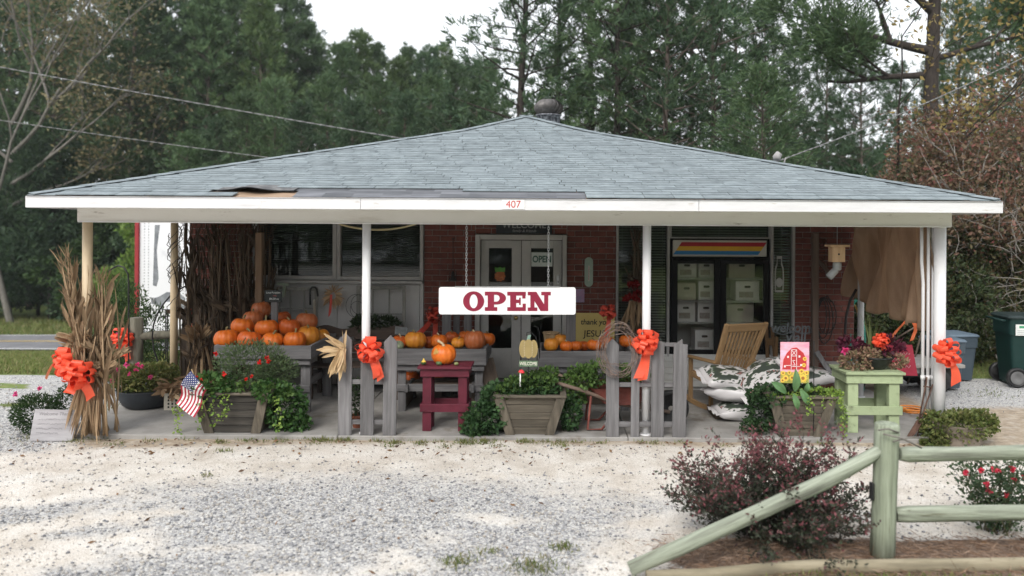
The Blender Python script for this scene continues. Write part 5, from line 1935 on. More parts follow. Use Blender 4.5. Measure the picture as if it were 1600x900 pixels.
# ---- glass door cooler
ck_ = thing('drink_cooler', 'cooler', 'black two door glass cooler with red yellow blue striped header', (xa(1125.5), WY + .03, 0))
FX0, FX1 = xa(1048.5) - ck_.location.x, xa(1203.5) - ck_.location.x
zt, zh, zd, zb = za(372), za(401), za(404), 0.02
BK = M('cooler_black', (.007, .007, .008), (.012, .012, .013), rough=.55, spec=.15)
INS = M('cooler_inside', (.58, .56, .55), (.66, .64, .63), rough=.6)
dpt = .70
cb_ = MB()
cb_.box((FX0 + .015, dpt / 2, zt / 2), (.03, dpt, zt), .004).box((FX1 - .015, dpt / 2, zt / 2), (.03, dpt, zt), .004)
cb_.box((0, dpt / 2, zt - .015), (FX1 - FX0 - .061, dpt, .03), .003).box((0, dpt / 2, .25), (FX1 - FX0 - .061, dpt, .44), .003)
cb_.box((0, .02, zh - .01), (FX1 - FX0 - .061, .04, .03), .003)
cb_.build('cabinet', BK, ck_)
MB().box((0, dpt - .01, (zt + .5) / 2), (FX1 - FX0 - .061, .02, zt - .54)).build('back_panel', INS, ck_)
MB().box((0, .005, (zt + zh) / 2), (FX1 - FX0 - .075, .02, zt - zh - .035), .003).build('header_panel', M('header_white', (.48, .47, .44), (.55, .54, .51), scale=4, rough=.4), ck_)
k = WY / 1200
for i, (y0, y1, c) in enumerate(((377, 383.5, (.34, .015, .03)), (383.5, 390.5, (.62, .36, .03)), (390.5, 396.5, (.02, .16, .38)))):
    sh_ = lambda py: (387 - py) * .68 * k
    z0, z1 = za(y1), za(y0)
    a0, b0 = xa(1059) - ck_.location.x, xa(1192) - ck_.location.x
    MB().prism([(a0 + sh_(y1), z0), (b0 + sh_(y1), z0), (b0 + sh_(y0), z1), (a0 + sh_(y0), z1)], -.0085, -.006).build('stripe', M('stripe_%d' % i, c, tuple(q * 1.15 for q in c), rough=.4), ck_)
CG = glassmat('cooler_glass', (.96, .97, .96), .0)
for a, b_ in ((1050, 1125), (1126, 1202)):
    x0, x1 = xa(a) - ck_.location.x, xa(b_) - ck_.location.x
    z0, z1 = za(556), zd
    sw = .085
    dd = MB().box((x0 + sw / 2, -.015, (z0 + z1) / 2), (sw, .05, z1 - z0), .005).box((x1 - sw / 2 * .9, -.015, (z0 + z1) / 2), (sw * .9, .05, z1 - z0), .005)
    dd.box(((x0 + x1) / 2, -.015, z0 + .05), (x1 - x0 - 2 * sw + .003, .048, .10), .004).box(((x0 + x1) / 2, -.015, z1 - .03), (x1 - x0 - 2 * sw + .003, .048, .06), .004)
    dr = dd.build('door', BK, ck_)
    MB().box(((x0 + x1) / 2, -.012, (z0 + z1) / 2 + .02), (x1 - x0 - 2 * sw + .004, .008, z1 - z0 - .155)).build('pane', CG, dr)
for py in (435, 471, 505, 551):
    MB().box((0, .36, za(py)), (FX1 - FX0 - .07, .62, .014), .002).build('shelf', M('wire_shelf', (.5, .5, .48), (.58, .58, .56), rough=.4), ck_)
BOXW = M('white_carton', (.76, .72, .71), (.84, .80, .79), scale=5, rough=.7, rnd=.08)
BOXT = M('tan_carton', (.50, .45, .38), (.60, .54, .47), scale=5, rough=.8)
cartons = ((1059, 1089, 435, 27, 0, 'white carton on the cooler top shelf far left'), (1092, 1117, 435, 27, 0, 'plain white carton on the cooler top shelf beside the middle frame'), (1139, 1180, 435, 27, 1, 'tan carton on the top shelf of the right cooler door'),
           (1059, 1088, 471, 26, 1, 'tan carton on the second shelf far left in cooler'), (1092, 1117, 471, 30, 0, 'white carton with hand hole on second shelf left door'), (1150, 1187, 471, 30, 0, 'white carton alone on second shelf of the right door'),
           (1058, 1087, 505, 30, 0, 'white carton third shelf far left in cooler'), (1091, 1117, 505, 30, 0, 'white carton third shelf beside the middle frame'), (1137, 1178, 509, 27, 1, 'tan carton low behind the rocking chair back'),
           (1087, 1117, 551, 31, 0, 'white carton on the bottom shelf of left door'))
for a, b_, py, hp, tan, lab in cartons:
    Yc = WY + .22
    x0, x1 = (a - 850) * Yc / 1200, (b_ - 850) * Yc / 1200
    h = hp * Yc / 1200
    zc = za(py if py != 509 else 505) + .0075
    o = thing('carton', 'box', lab, ((x0 + x1) / 2, Yc, zc))
    MB().box((0, .16, h / 2), (x1 - x0, .32, h), .004).build('box', BOXT if tan else BOXW, o)
    MB().box((0, .16, h + .006), (x1 - x0 + .008, .33, .010), .002).build('lid', BOXT if tan else BOXW, o)
    MB().prism(rrect(.09, .034, .016, 4), -.0015, .0).build('hand_hole', M('hole_dark', (.05, .04, .035)), o, (0, 0, h * .72))
    if not tan:
        MB().box((-.02, -.001, h * .32), ((x1 - x0) * .6, .002, h * .3)).build('print', M('carton_print', (.36, .27, .24), (.48, .45, .42), scale=30, rough=.7), o)

# milk bottle outline sticker on the pale blinds window
mbk = MB()
bo = [(-.05, -.30), (.05, -.30), (.055, -.1), (.05, .05), (.03, .12), (.03, .22), (-.03, .22), (-.03, .12), (-.05, .05), (-.055, -.1)]
inn = [(x * .72, z * .86 - .01) for x, z in bo]
mbk.add([(x * 1.25, 0, z) for x, z in bo] + [(x * 1.25, 0, z) for x, z in inn], [[i, (i + 1) % 10, 10 + (i + 1) % 10, 10 + i] for i in range(10)])
mbk.add([(.05 * math.cos(PI * i / 8), -.001, -.16 + .07 * math.sin(PI * i / 8)) for i in range(16)], [list(range(16))])
mbk.build('bottle_sticker', M('sticker_white', (.42, .43, .43), (.5, .5, .5), rough=.5), None, (xa(1219), WY + .028, za(422)), label='white milk bottle outline sticker on the narrow blinds window', cat='sticker')

# ---- corn stalk and red flower swag beside the right window
sw_ = thing('corn_swag', 'swag', 'dark dried corn swag with red flowers left of the cooler', (gx(993, 10.8, 1), 10.78, .62))
random.seed(3)
for i in range(7):
    link('stalk', STKD[i % 5], sw_, (random.uniform(-.05, .05), random.uniform(-.04, .04), .05), (random.uniform(-.03, .03), random.uniform(-.05, .06), i), .76)
for i in range(9):
    blossom(sw_, (random.uniform(-.16, .04), -.10, .80 + random.uniform(-.14, .14)), .075, leafmat('dark_red_flower', [(.24, .015, .02), (.34, .03, .03), (.2, .01, .015)]), 14)
hm = MB()
for i in range(16):
    ribbon(hm, (random.uniform(-.1, .05), -.08, .68), (random.uniform(-.6, .3), random.uniform(-.4, 0), -1), random.uniform(.3, .5), .06, droop=.2, curl=.3)
hm.build('husk_leaves', HUSKB, sw_, kind='stuff')
# ---- little husk wreath with ribbon on the mullion
hw = thing('husk_wreath', 'wreath', 'small husk wreath with red ribbon on the white window mullion', at(521, 462, 10.86))
hm = MB()
for i in range(44):
    a = 2 * PI * i / 44
    ribbon(hm, (.035 * math.cos(a), -.03 * random.random(), .05 * math.sin(a)), (math.cos(a), random.uniform(-.5, .1), math.sin(a) - .2), random.uniform(.07, .17), .035, droop=.4, curl=.4, n=4)
hm.build('husk', HUSKB, hw, kind='stuff')
rb_ = MB().strip([(-.03, -.06, .02), (-.035, -.065, -.1), (-.05, -.06, -.22), (-.055, -.06, -.30)], [(.0, -.06, .02), (.0, -.07, -.1), (-.012, -.062, -.22), (-.03, -.06, -.27)])
rb_.build('ribbon', RIBD, hw)
# ---- pale cord looping under the beam
MB().tube([at(530 + 120 * i / 16, 350 + 9.0 * (1 - ((i - 8) / 8.0) ** 2), 9.4) for i in range(17)], .012, 8).build('ceiling_cord', M('pale_cord', (.42, .36, .2), (.5, .44, .27), rough=.6), None, label='pale yellow cord sagging under the porch ceiling', cat='cord')
# ================================================================== RIGHT HALF OF THE PORCH
OAK = wood('rocker_wood', 'z', (.20, .12, .055), (.34, .22, .11), (.28, .175, .085))
OAKX = wood('rocker_wood', 'x', (.20, .12, .055), (.34, .22, .11), (.28, .175, .085))
OAKY = wood('rocker_wood', 'y', (.20, .12, .055), (.34, .22, .11), (.28, .175, .085))


def bar(mb, a, b_, w_, t, b=.005, side=(1, 0, 0)):
    """Straight board from a to b_, w_ wide along side, t thick."""
    a, b_ = Vector(a), Vector(b_)
    z = (b_ - a).normalized()
    x = Vector(side)
    x = (x - z * x.dot(z)).normalized()
    y = z.cross(x)
    X = Matrix((x, y, z)).transposed().to_4x4()
    X.translation = (a + b_) / 2
    return mb.box((0, 0, 0), (w_, t, (b_ - a).length), b, xf=X)


def rocking_chair(name, label, loc, rz):
    t = thing(name, 'chair', label, loc, rz)
    top = {s_: Vector((s_ * .29, -.60, 1.15)) for s_ in (-1, 1)}
    low = {s_: Vector((s_ * .25, -.20, .36)) for s_ in (-1, 1)}
    for s_ in (-1, 1):
        bar(MB(), low[s_], top[s_], .055, .04, .008).build('back_post', OAK, t)
        bar(MB(), (s_ * .265, .26, .07), (s_ * .265, .26, .60), .05, .045, .006).build('front_leg', OAK, t)
        bar(MB(), (s_ * .25, -.20, .06), (s_ * .25, -.20, .40), .05, .045, .006).build('rear_leg', OAK, t)
        bar(MB(), (s_ * .275, -.36, .64), (s_ * .275, .34, .62), .09, .028, .008).build('arm', OAKY, t)
        rk = MB()
        n = 14
        up, dn = [], []
        for i in range(n + 1):
            y = -.50 + .92 * i / n
            z = .0 + .26 * (y + .0) ** 2
            dn.append((y, z))
            up.append((y, z + .06))
        for i in range(n):
            q = [(dn[i]), (dn[i + 1]), (up[i + 1]), (up[i])]
            vs = [(s_ * .26 + dx, a, b_) for dx in (-.016, .016) for a, b_ in q]
            rk.add(vs, [[0, 1, 2, 3], [7, 6, 5, 4], [0, 4, 5, 1], [3, 2, 6, 7]] + ([[0, 3, 7, 4]] if i == 0 else []) + ([[1, 5, 6, 2]] if i == n - 1 else []))
        rk.build('rocker', OAKY, t)
        bar(MB(), (s_ * .265, -.17, .36), (s_ * .265, .23, .40), .026, .07, .004).build('side_rail', OAKY, t)
    nrm = (top[1] - low[1]).normalized()

    def bp(u):
        return low[-1].lerp(top[-1], u), low[1].lerp(top[1], u)
    for u0, w_ in ((.93, .11), (.17, .10)):
        a, b_ = bp(u0)
        bar(MB(), a + Vector((.028, 0, 0)), b_ - Vector((.028, 0, 0)), w_, .026, .005, side=nrm).build('back_rail', OAKX, t)
    for i in range(10):
        f = (i + .75) / 10.5
        a0, a1 = bp(.23)
        b0, b1 = bp(.865)
        bar(MB(), a0.lerp(a1, f), b0.lerp(b1, f), .036, .014, .003).build('back_slat', OAK, t)
    for i in range(7):
        y = -.17 + .43 * i / 6.2
        MB().box((0, y, .425 + .04 * i / 7 - .025), (.49, .058, .018), .003).build('seat_slat', OAKX, t)
    bar(MB(), (-.24, .262, .39), (.24, .262, .39), .09, .025, .004, side=(0, 0, 1)).build('seat_front', OAKX, t)
    return t


rocking_chair('rocking_chair', 'honey wood slatted rocking chair before the drink cooler', (2.29, 10.0, 0.0), .36)
fd = thing('folded_chair', 'chair', 'brown folded wooden chair leaning at the cooler right edge', (gx(1209, 10.75, .5), 10.75, 0))
for a, b_ in (((-.06, 0, 0), (-.08, .1, .95)), ((.07, 0, 0), (-.0, .1, .93)), ((.0, -.05, 0), (.05, .05, .8))):
    bar(MB(), a, b_, .05, .03).build('leg', wood('folded_wood', 'z', (.10, .055, .025), (.18, .105, .05)), fd)
MB().box((-.03, .07, .72), (.12, .025, .10), .004).build('slat', wood('folded_wood', 'x', (.10, .055, .025), (.18, .105, .05)), fd)

# ---- bags of potting mix
BAGW = M('bag_white', (.46, .445, .45), (.54, .525, .53), scale=6, rough=.45, bump=.35, bscale=12)


def bagmat(name, seed):
    m, nt, b = newmat(name)
    L = nt.links.new
    tc = nd(nt, 'ShaderNodeTexCoord')
    sx = nd(nt, 'ShaderNodeSeparateXYZ')
    L(tc.outputs['Object'], sx.inputs[0])
    n1 = nd(nt, 'ShaderNodeTexNoise')
    mp = nd(nt, 'ShaderNodeMapping')
    mp.inputs['Location'].default_value = (seed * 3.1, seed, 0)
    mp.inputs['Scale'].default_value = (5.0, 11, 11)
    L(tc.outputs['Object'], mp.inputs[0])
    L(mp.outputs[0], n1.inputs['Vector'])
    n1.inputs['Scale'].default_value = 1.3
    n1.inputs['Detail'].default_value = 2
    cr = nd(nt, 'ShaderNodeValToRGB')
    cr.color_ramp.interpolation = 'CONSTANT'
    e = cr.color_ramp.elements
    e[0].position, e[0].color = 0, (.035, .045, .036, 1)
    e[1].position, e[1].color = .47, (.06, .085, .05, 1)
    for p, c in ((.51, (.47, .455, .455, 1)), (.62, (.04, .05, .04, 1)), (.69, (.36, .16, .15, 1))):
        e.new(p).color = c
    L(n1.outputs[0], cr.inputs[0])
    # the print covers the broad upper face of the bag and stops short of its white seams
    ab = nd(nt, 'ShaderNodeMapRange')
    ab.inputs[1].default_value, ab.inputs[2].default_value = .034, .042
    L(sx.outputs[2], ab.inputs[0])
    ax = nd(nt, 'ShaderNodeMath', operation='ABSOLUTE')
    L(sx.outputs[0], ax.inputs[0])
    lt_ = nd(nt, 'ShaderNodeMath', operation='LESS_THAN')
    lt_.inputs[1].default_value = .30
    L(ax.outputs[0], lt_.inputs[0])
    mu = nd(nt, 'ShaderNodeMath', operation='MULTIPLY')
    L(ab.outputs[0], mu.inputs[0])
    L(lt_.outputs[0], mu.inputs[1])
    mx = nd(nt, 'ShaderNodeMix', data_type='RGBA')
    mx.inputs[6].default_value = (.50, .485, .49, 1)
    L(mu.outputs[0], mx.inputs[0])
    L(cr.outputs[0], mx.inputs[7])
    L(mx.outputs[2], b.inputs['Base Color'])
    b.inputs['Roughness'].default_value = .4
    return m


BAGM = [bagmat('bag_print', 1), bagmat('bag_print', 4)]


def bag_mesh(seed, L=.72, W=.42, H=.21):
    rd = random.Random(seed)
    n, m = 28, 14
    vs, fs = [], []
    for j in range(m + 1):
        v = -1 + 2 * j / m
        for i in range(n):
            a = 2 * PI * i / n
            e = 1 - abs(v) ** 5
            x = L / 2 * v * 1.08
            prof = max(.06, (1 - abs(v) ** 3.5)) ** .6
            cy = math.copysign(abs(math.cos(a)) ** .7, math.cos(a))
            cz = math.copysign(abs(math.sin(a)) ** .8, math.sin(a))
            wv = 1 + .03 * math.sin(7 * v + a * 3 + seed)
            y = W / 2 * cy * (.86 + .14 * prof) * wv
            z = H / 2 * cz * prof * (1 + .06 * math.sin(5 * v + seed)) + (.012 * math.sin(a * 4 + seed) if abs(v) > .85 else 0)
            vs.append((x, y, z - .05 * v * v * H))
    for j in range(m):
        for i in range(n):
            fs.append([j * n + i, j * n + (i + 1) % n, (j + 1) * n + (i + 1) % n, (j + 1) * n + i])
    fs += [list(range(n))[::-1], [m * n + i for i in range(n)]]
    return MB().add(vs, fs, 0, True)


bg_ = 'bags of potting mix stacked on the porch'
for i, (px, py, Y, rot, lab) in enumerate((
    (1160, 640, 9.35, (.05, .0, .10), 'white and green soil bag lowest in the stack by rocker'),
    (1146, 613, 9.36, (-.10, .06, -.32), 'soil bag second from the floor with dark camouflage print'),
    (1138, 590, 9.42, (.36, .10, .22), 'soil bag with long white underside lying over the left of the stack'),
    (1192, 594, 9.22, (.55, -.48, .18), 'soil bag tilted up to the right with its tied white end'),
    (1205, 576, 9.75, (.2, -.12, .1), 'soil bag at the back top of the stack by the cooler'),
    (1222, 630, 9.6, (.0, .0, -.1), 'soil bag low behind the barn flag planter'),
    (1255, 612, 9.9, (.15, .1, .2), 'striped white bag on the far right behind barn flag'),
    (1262, 588, 9.95, (.1, -.05, .3), 'dark topped bag uppermost behind the barn flag'))):
    p = at(px, py, Y)
    o = link('soil_bag', bag_mesh(i + 2, .62 if i in (0, 1, 2) else .56, .42, .215).mesh('soil_bag', [BAGM[i % 2]]), None, p, rot, label=lab, cat='bag', group=bg_)
    sm = MB()
    for s_ in (-1, 1):
        Lh = (.62 if i in (0, 1, 2) else .56) / 2 * 1.08
        le, ri = [], []
        for k in range(9):
            v = -1 + 2 * k / 8
            le.append((s_ * Lh * .985, .175 * v, -.008 + .004 * math.sin(k * 2.2)))
            ri.append((s_ * (Lh + .055), .19 * v, -.012 + .018 * math.sin(k * 1.9 + i)))
        sm.strip(le, ri)
    link('seam', sm.mesh('seam', BAGW), o)
knob_ = MB().tube([(0, 0, 0), (.02, 0, .04), (.03, 0, .07), (.05, 0, .12)], [.05, .03, .022, .06], 9, jit=.2)
b4 = bpy.data.objects['soil_bag.003']
link('tied_end', knob_.mesh('tied_end', BAGW), b4, (.26, 0, .03), (0, 1.2, 0))
MB().box((0, 0, .035), (1.35, .5, .07), .008).build('pallet', brown('x'), None, (gx(1195, 9.55), 9.55, 0), label='low dark wooden pallet under the soil bags', cat='pallet')

# ---- post with bracket, cords, rusty ornament, welcome sign
wpst = thing('bracket_post', 'post', 'dark brown wooden post with diagonal brace before the right brick wall', (gx(1273, 10.7, 1), 10.7, 0))
TP = wood('porch_post_wood', 'z', (.085, .06, .048), (.17, .125, .10))
MB().box((0, 0, 1.13), (.085, .085, 2.26), .006).build('post', TP, wpst)
bar(MB(), (.03, -.01, 1.88), (.20, -.01, 1.70), .05, .04).build('brace', TP, wpst)
bar(MB(), (.0, -.07, .62), (.34, -.25, .02), .07, .03).build('foot_brace', grey('z'), wpst)
orn = thing('rust_ornament', 'ornament', 'rusty scrolled metal and vine ornament hanging by the brown post', at(1287, 395, 10.75))
om = MB()
random.seed(12)
for k in range(9):
    a0 = random.uniform(0, 6.28)
    r = random.uniform(.03, .08)
    c = Vector((random.uniform(-.09, .06), 0, random.uniform(-.22, .16)))
    om.tube([c + Vector((r * math.cos(a0 + .4 * i) * (1 - i * .03), -.02 * random.random(), r * math.sin(a0 + .4 * i) * (1 - i * .03))) for i in range(15)], .007, 5)
om.build('scroll', M('dark_rust', (.045, .022, .018), (.10, .05, .035), rough=.9, scale=14), orn)
cc = MB()
for k in range(4):
    w_, ln = .07 + .02 * k, .50 + .07 * (k % 3)
    cc.tube([(w_ * math.sin(2 * PI * i / 20) * (1.1 if i < 10 else .9) + .02 * k, -.012 * k, -ln * .5 + ln * .5 * math.cos(2 * PI * i / 20)) for i in range(21)], .008, 6)
cc.tube([(0, 0, 0), (.09, -.02, .03), (.13, -.02, -.05)], .010, 6)
cc.build('cord_loop', DARK, None, at(1283, 466, 10.9), label='black cord looped on the right brick wall beside the post', cat='cord')
ws = thing('metal_welcome_sign', 'sign', 'grey cut metal welcome y\'all sign left of the brown post', at(1240, 518, 10.7))
GM = M('dull_grey_metal', (.13, .145, .16), (.21, .23, .25), scale=9, rough=.5, metal=.3)
text('welcome', 'lettering', .19, GM, ws, (0, 0, .05), ext=.004, bold=.003, shear=.1, sx=.92)
text("y'all", 'lettering', .20, GM, ws, (.03, -.001, -.085), ext=.004, bold=.003, shear=.1, sx=.95)
MB().tube([(-.27, .008, -.01), (-.15, .008, -.045), (0, .008, .0), (.15, .008, -.03), (.28, .008, .0)], .008, 6).tube([(.0, .012, -.14), (.0, .012, -1.06)], .008, 6).build('scroll_bar', GM, ws)
# ---- hanging bee trap
bt = thing('bee_trap', 'bee trap', 'small wooden hanging box with clear jar below by the right wall', at(1308, 384, 9.3))
PINE = M('new_pine', (.52, .33, .19), (.64, .44, .27), scale=4, stretch=(8, 8, 1), rough=.7, rnd=.06)
MB().box((0, 0, 0), (.235, .20, .025), .003).build('roof', PINE, bt)
MB().box((-.005, 0, -.105), (.155, .14, .18), .003).build('box', PINE, bt)
MB().tube([(-.005, -.0705, -.10), (-.005, -.072, -.10)], .012, 12).build('hole', DARK, bt)
MB().tube([(0, 0, .013), (0, 0, .24)], .004, 5).build('chain', GALV, bt)
JAR = M('clear_plastic', (.27, .285, .29), (.36, .375, .38), rough=.2, spec=.6)
MB().lathe([(.04, -.197), (.05, -.215), (.052, -.29), (.03, -.30), (0, -.30)], 16).build('jar', JAR, bt)
MB().lathe([(.03, 0), (.045, -.02), (.047, -.13), (.042, -.14), (0, -.14)], 16).build('bottle', JAR, bt, (-.005, 0, -.285), (0, .78, 0))

# ---- brown tarp curtain along the right side
TARP = see_through(M('tan_tarp', (.36, .25, .17), (.53, .40, .29), (.45, .33, .235), scale=2.0, stretch=(1, 5, .7), rough=.8, bump=.2, bscale=5), .6)
tp_ = MB()
nu, nv = 130, 26
gv = []
random.seed(4)
for j in range(nv + 1):
    v = j / nv
    for i in range(nu + 1):
        u = i / nu
        y = 10.92 - u * 2.30
        zb = 1.38 - .22 * u + .03 * math.sin(u * 40) + .05 * math.sin(u * PI * 2.2 + .4) * (1 - u) - .10 * sstep(.16, .30, u) * (1 - u) * .5
        z = 2.47 + (zb - 2.47) * v
        fold = .12 * math.sin(u * 44 + 1.5 * math.sin(u * 9) + 1.6 * v * (u - .3)) * (.30 + .8 * math.exp(-((u - .22) / .20) ** 2)) * (.55 + .45 * v) + .07 * math.sin(u * 17 + v * 3.5) + .026 * math.sin(u * 78 + v * 5) + .012 * math.sin(v * 9 + u * 22) * u
        gv.append((4.37 + fold - .03 * v + .05 * u, y + .03 * math.sin(v * 7 + u * 20), z))
tp_.add(gv, [[j * (nu + 1) + i, j * (nu + 1) + i + 1, (j + 1) * (nu + 1) + i + 1, (j + 1) * (nu + 1) + i] for j in range(nv) for i in range(nu)], 0, True)
to = tp_.build('tarp_curtain', TARP, None, label='wrinkled tan tarp curtain hung along the right porch side', cat='tarp')
so = to.modifiers.new('thick', 'SOLIDIFY')
so.thickness = .003

# ---- hoses at the corner
for k, (c, r0, lab) in enumerate((((.02, .22, .17), .17, 'teal garden hose hanging by the right brick corner'), ((.40, .24, .05), .13, 'yellow hose hanging inside the teal one at the corner'))):
    hm = MB()
    for q in range(3):
        a, h = .10 + .018 * q, .62 + .05 * q - .1 * k
        hm.tube([(a * math.sin(2 * PI * i / 26), .02 * q + .05 * math.cos(2 * PI * i / 26), -h + h * math.cos(2 * PI * i / 26)) for i in range(27)], .013, 7)
    hm.build('garden_hose', M('hose_%d' % k, c, tuple(x * 1.3 for x in c), rough=.4), None, at(1337 - 5 * k, 470 + 6 * k, 11.0 + .05 * k) + Vector((.03, 0, 0)), label=lab, cat='hose')
ah = MB()
ah.tube([at(px, py, 10.2) for px, py in ((1338, 452), (1328, 470), (1322, 495), (1320, 525), (1321, 552), (1323, 578))], .018, 8)
ah.build('black_pipe', DARK, None, label='black curved pipe in front of the brick corner', cat='pipe')

# ---- flower bowl on the green stand
fb = thing('flower_bowl', 'plant', 'black bowl of spiky grass and faded flowers on the green stand', (gx(1366, 8.92, .8), 8.92, Zp(579, 8.66) + .001))
MB().lathe([(.0, 0), (.10, 0), (.16, .05), (.20, .13), (.215, .135), (.21, .15), (.19, .14), (.15, .11), (0, .11)], 26).build('bowl', M('black_plastic', (.015, .017, .017), (.025, .027, .027), rough=.4), fb)
FADE = leafmat('faded_bloom', [(.30, .15, .12), (.38, .26, .16), (.20, .20, .10), (.42, .24, .18), (.25, .22, .12)], trans=.2)
foliage('bloom', fb, [((-.24, -.08, .10), (.20, .14, .13), 1.2), ((-.10, -.04, .17), (.16, .14, .08), .8), ((.22, -.05, .10), (.12, .12, .08), .6)], 1300, .045, .025, FADE, .1, zmin=.005)
foliage('burgundy_leaves', fb, [((-.26, .04, .26), (.14, .1, .09), 1), ((.16, .02, .26), (.18, .12, .1), 1.3), ((.0, .05, .24), (.1, .1, .08), .4)], 420, .07, .05, leafmat('burgundy_leaf', [(.06, .012, .025), (.10, .02, .04), (.14, .03, .05)]), .2)
sp = MB()
random.seed(21)
for k in range(46):
    a = random.uniform(0, 6.28)
    le = random.uniform(.0, .5)
    h = random.uniform(.25, .62)
    p0 = Vector((-.04 + .02 * math.cos(a), .02 * math.sin(a), .12))
    L1, R1 = [], []
    for i in range(6):
        u = i / 5
        c = p0 + Vector((math.cos(a) * le * h * u * u, math.sin(a) * le * h * u * u, h * u * (1 - .25 * le * u)))
        w_ = .006 * (1 - u) + .0008
        s_ = Vector((-math.sin(a) * .6 + .4, math.cos(a) * .6, 0))
        L1.append(c - s_ * w_)
        R1.append(c + s_ * w_)
    sp.strip(L1, R1)
sp.build('grass_spike', leafmat('spike_leaf', [(.10, .16, .05), (.17, .23, .08), (.24, .26, .12)]), fb, kind='stuff')
blossom(fb, (-.36, -.06, .21), .05, PINKF, 22)
bow(1376, 531, 8.86, 13, 'small orange bow tucked into the flower bowl on the green stand', tails=((.1, -1, 1.4),))
# ---- clutter behind the green stand
cl = thing('utility_cart', 'cart', 'low flat dark cart of clutter behind the green stand', (gx(1390, 11.0, .4), 11.2, 0))
MB().box((0, 0, .40), (1.9, .9, .05), .006).build('deck', M('cart_top', (.22, .21, .20), (.34, .33, .31), scale=4, rough=.8), cl)
MB().box((0, .0, .30), (1.7, .7, .14), .01).build('frame', DARK, cl)
for s_ in (-.6, .6):
    for s2 in (-.38, .38):
        MB().lathe([(.17, -.04), (.18, 0), (.17, .04), (.07, .04), (.06, -.04), (.17, -.04)], 20).build('wheel', DARK, cl, (s_, s2, .18), (PI / 2, 0, 0))
gp = MB().prism([(-.34, 0), (.36, 0), (.20, .16), (.06, .36), (-.02, .40), (-.10, .30)], -.14, .14)
gp.build('metal_hopper', M('grey_painted_metal', (.20, .20, .20), (.30, .30, .30), scale=5, rough=.5), None, at(1400, 582, 10.9), (0, 0, .3), label='grey angular metal hopper upturned on the cart', cat='hopper')
rs = MB().prism([(-.24, 0), (.25, 0), (.20, .42), (-.22, .42)], -.012, .012)
rs.build('red_board', M('crimson_panel', (.36, .025, .05), (.44, .04, .07), (.40, .03, .06), scale=3, rough=.5), None, at(1402, 589, 10.55) + Vector((.02, 0, .02)), (-.15, .0, -.05), label='crimson board with pale scribbles leaning on the cart', cat='board')
scb = MB()
random.seed(8)
o_ = bpy.data.objects['red_board']
for r in range(3):
    pts = [(-.16 + .32 * i / 26, -.0145, .30 - .09 * r + .018 * math.sin(i * 1.7 + r) + random.uniform(-.008, .008)) for i in range(27)]
    scb.tube(pts, .003, 4)
scb.build('scribble', M('pale_pink', (.62, .40, .42), (.7, .5, .5), rough=.8), o_)
ex = MB()
pts = [at(px, py, 10.0) for px, py in ((1342, 603), (1352, 604), (1350, 610), (1340, 613))]
ex.tube([(gx(1340 + 100 * i / 30, 9.9), 9.9 + .12 * math.sin(i * .9) - .3 * i / 30, .012 + (.0 if i < 12 else .03 * abs(math.sin(i * .6)))) for i in range(31)], .010, 6)
ex.tube([(gx(1425, 9.6) + .10 * math.cos(.5 * i) * (1 + .02 * i), 9.6 + .12 * math.sin(.5 * i), .03 + .002 * i) for i in range(34)], .010, 6)
ex.build('extension_cord', M('orange_cord', (.62, .20, .03), (.7, .27, .06), rough=.5), None, label='orange extension cord coiled on the floor behind the green stand', cat='cord')
for (pxa, pya, pxb, pyb, Y, lab) in ((1418, 600, 1440, 520, 11.4, 'brown stake leaning behind the white pipes'), (1398, 530, 1440, 505, 11.6, 'thin grey pole slanting under the tarp')):
    MB().tube([at(pxa, pya, Y), at(pxb, pyb, Y)], .014, 6).build('garden_stake', brown('z'), None, label=lab, cat='stake')
for px, py, r, lab in ((1404, 512, 9, 'orange ribbon streamer slanting under the tarp edge'), (1427, 516, 8, 'orange ribbon streamer hanging beside the white pipes')):
    rm = MB()
    L1, R1 = [], []
    for i in range(9):
        u = i / 8
        c = at(px + (14 - 26 * u if r == 9 else 4 * math.sin(u * 4)), py - 14 + 30 * u, 11.3)
        L1.append(c - Vector((.03, .01 * math.sin(u * 8), .01)))
        R1.append(c + Vector((.03, -.01 * math.sin(u * 8), .01)))
    rm.strip(L1, R1)
    rm.build('ribbon_streamer', M('dull_orange_ribbon', (.50, .10, .03), (.58, .14, .05), rough=.6), None, label=lab, cat='ribbon')
# ---- shovel set by the corner post
shv = thing('ash_shovel', 'shovel', 'small rusty shovel leaning on the white pipes at the porch edge', (gx(1434, 8.52), 8.55, 0))
DR = M('shovel_rust', (.06, .03, .022), (.13, .075, .055), rough=.85, scale=14)
MB().tube([(.02, .0, .14), (.13, .05, .60), (.14, .06, .66)], .009, 7).tube([(.10, .05, .56), (.19, .05, .545)], .008, 6).build('handle', DR, shv)
MB().tube([(.21, .06, .58), (.06, .02, .20), (-.0, -.02, .02)], .008, 6).build('poker', DR, shv)
sl = MB()
gvs = []
for j in range(7):
    for i in range(5):
        u, v = (i - 2) / 2, j / 6
        gvs.append((.055 - .13 * v + u * .055 * .6, -.035 * v + .0 - .05 * u * .6, .19 - .175 * v + .02 * u * u + .02 * u))
sl.add(gvs, [[j * 5 + i, j * 5 + i + 1, j * 5 + 6 + i, j * 5 + 5 + i] for j in range(6) for i in range(4)], 0, True)
so_ = sl.build('blade', DR, shv)
md = so_.modifiers.new('thick', 'SOLIDIFY')
md.thickness = .004
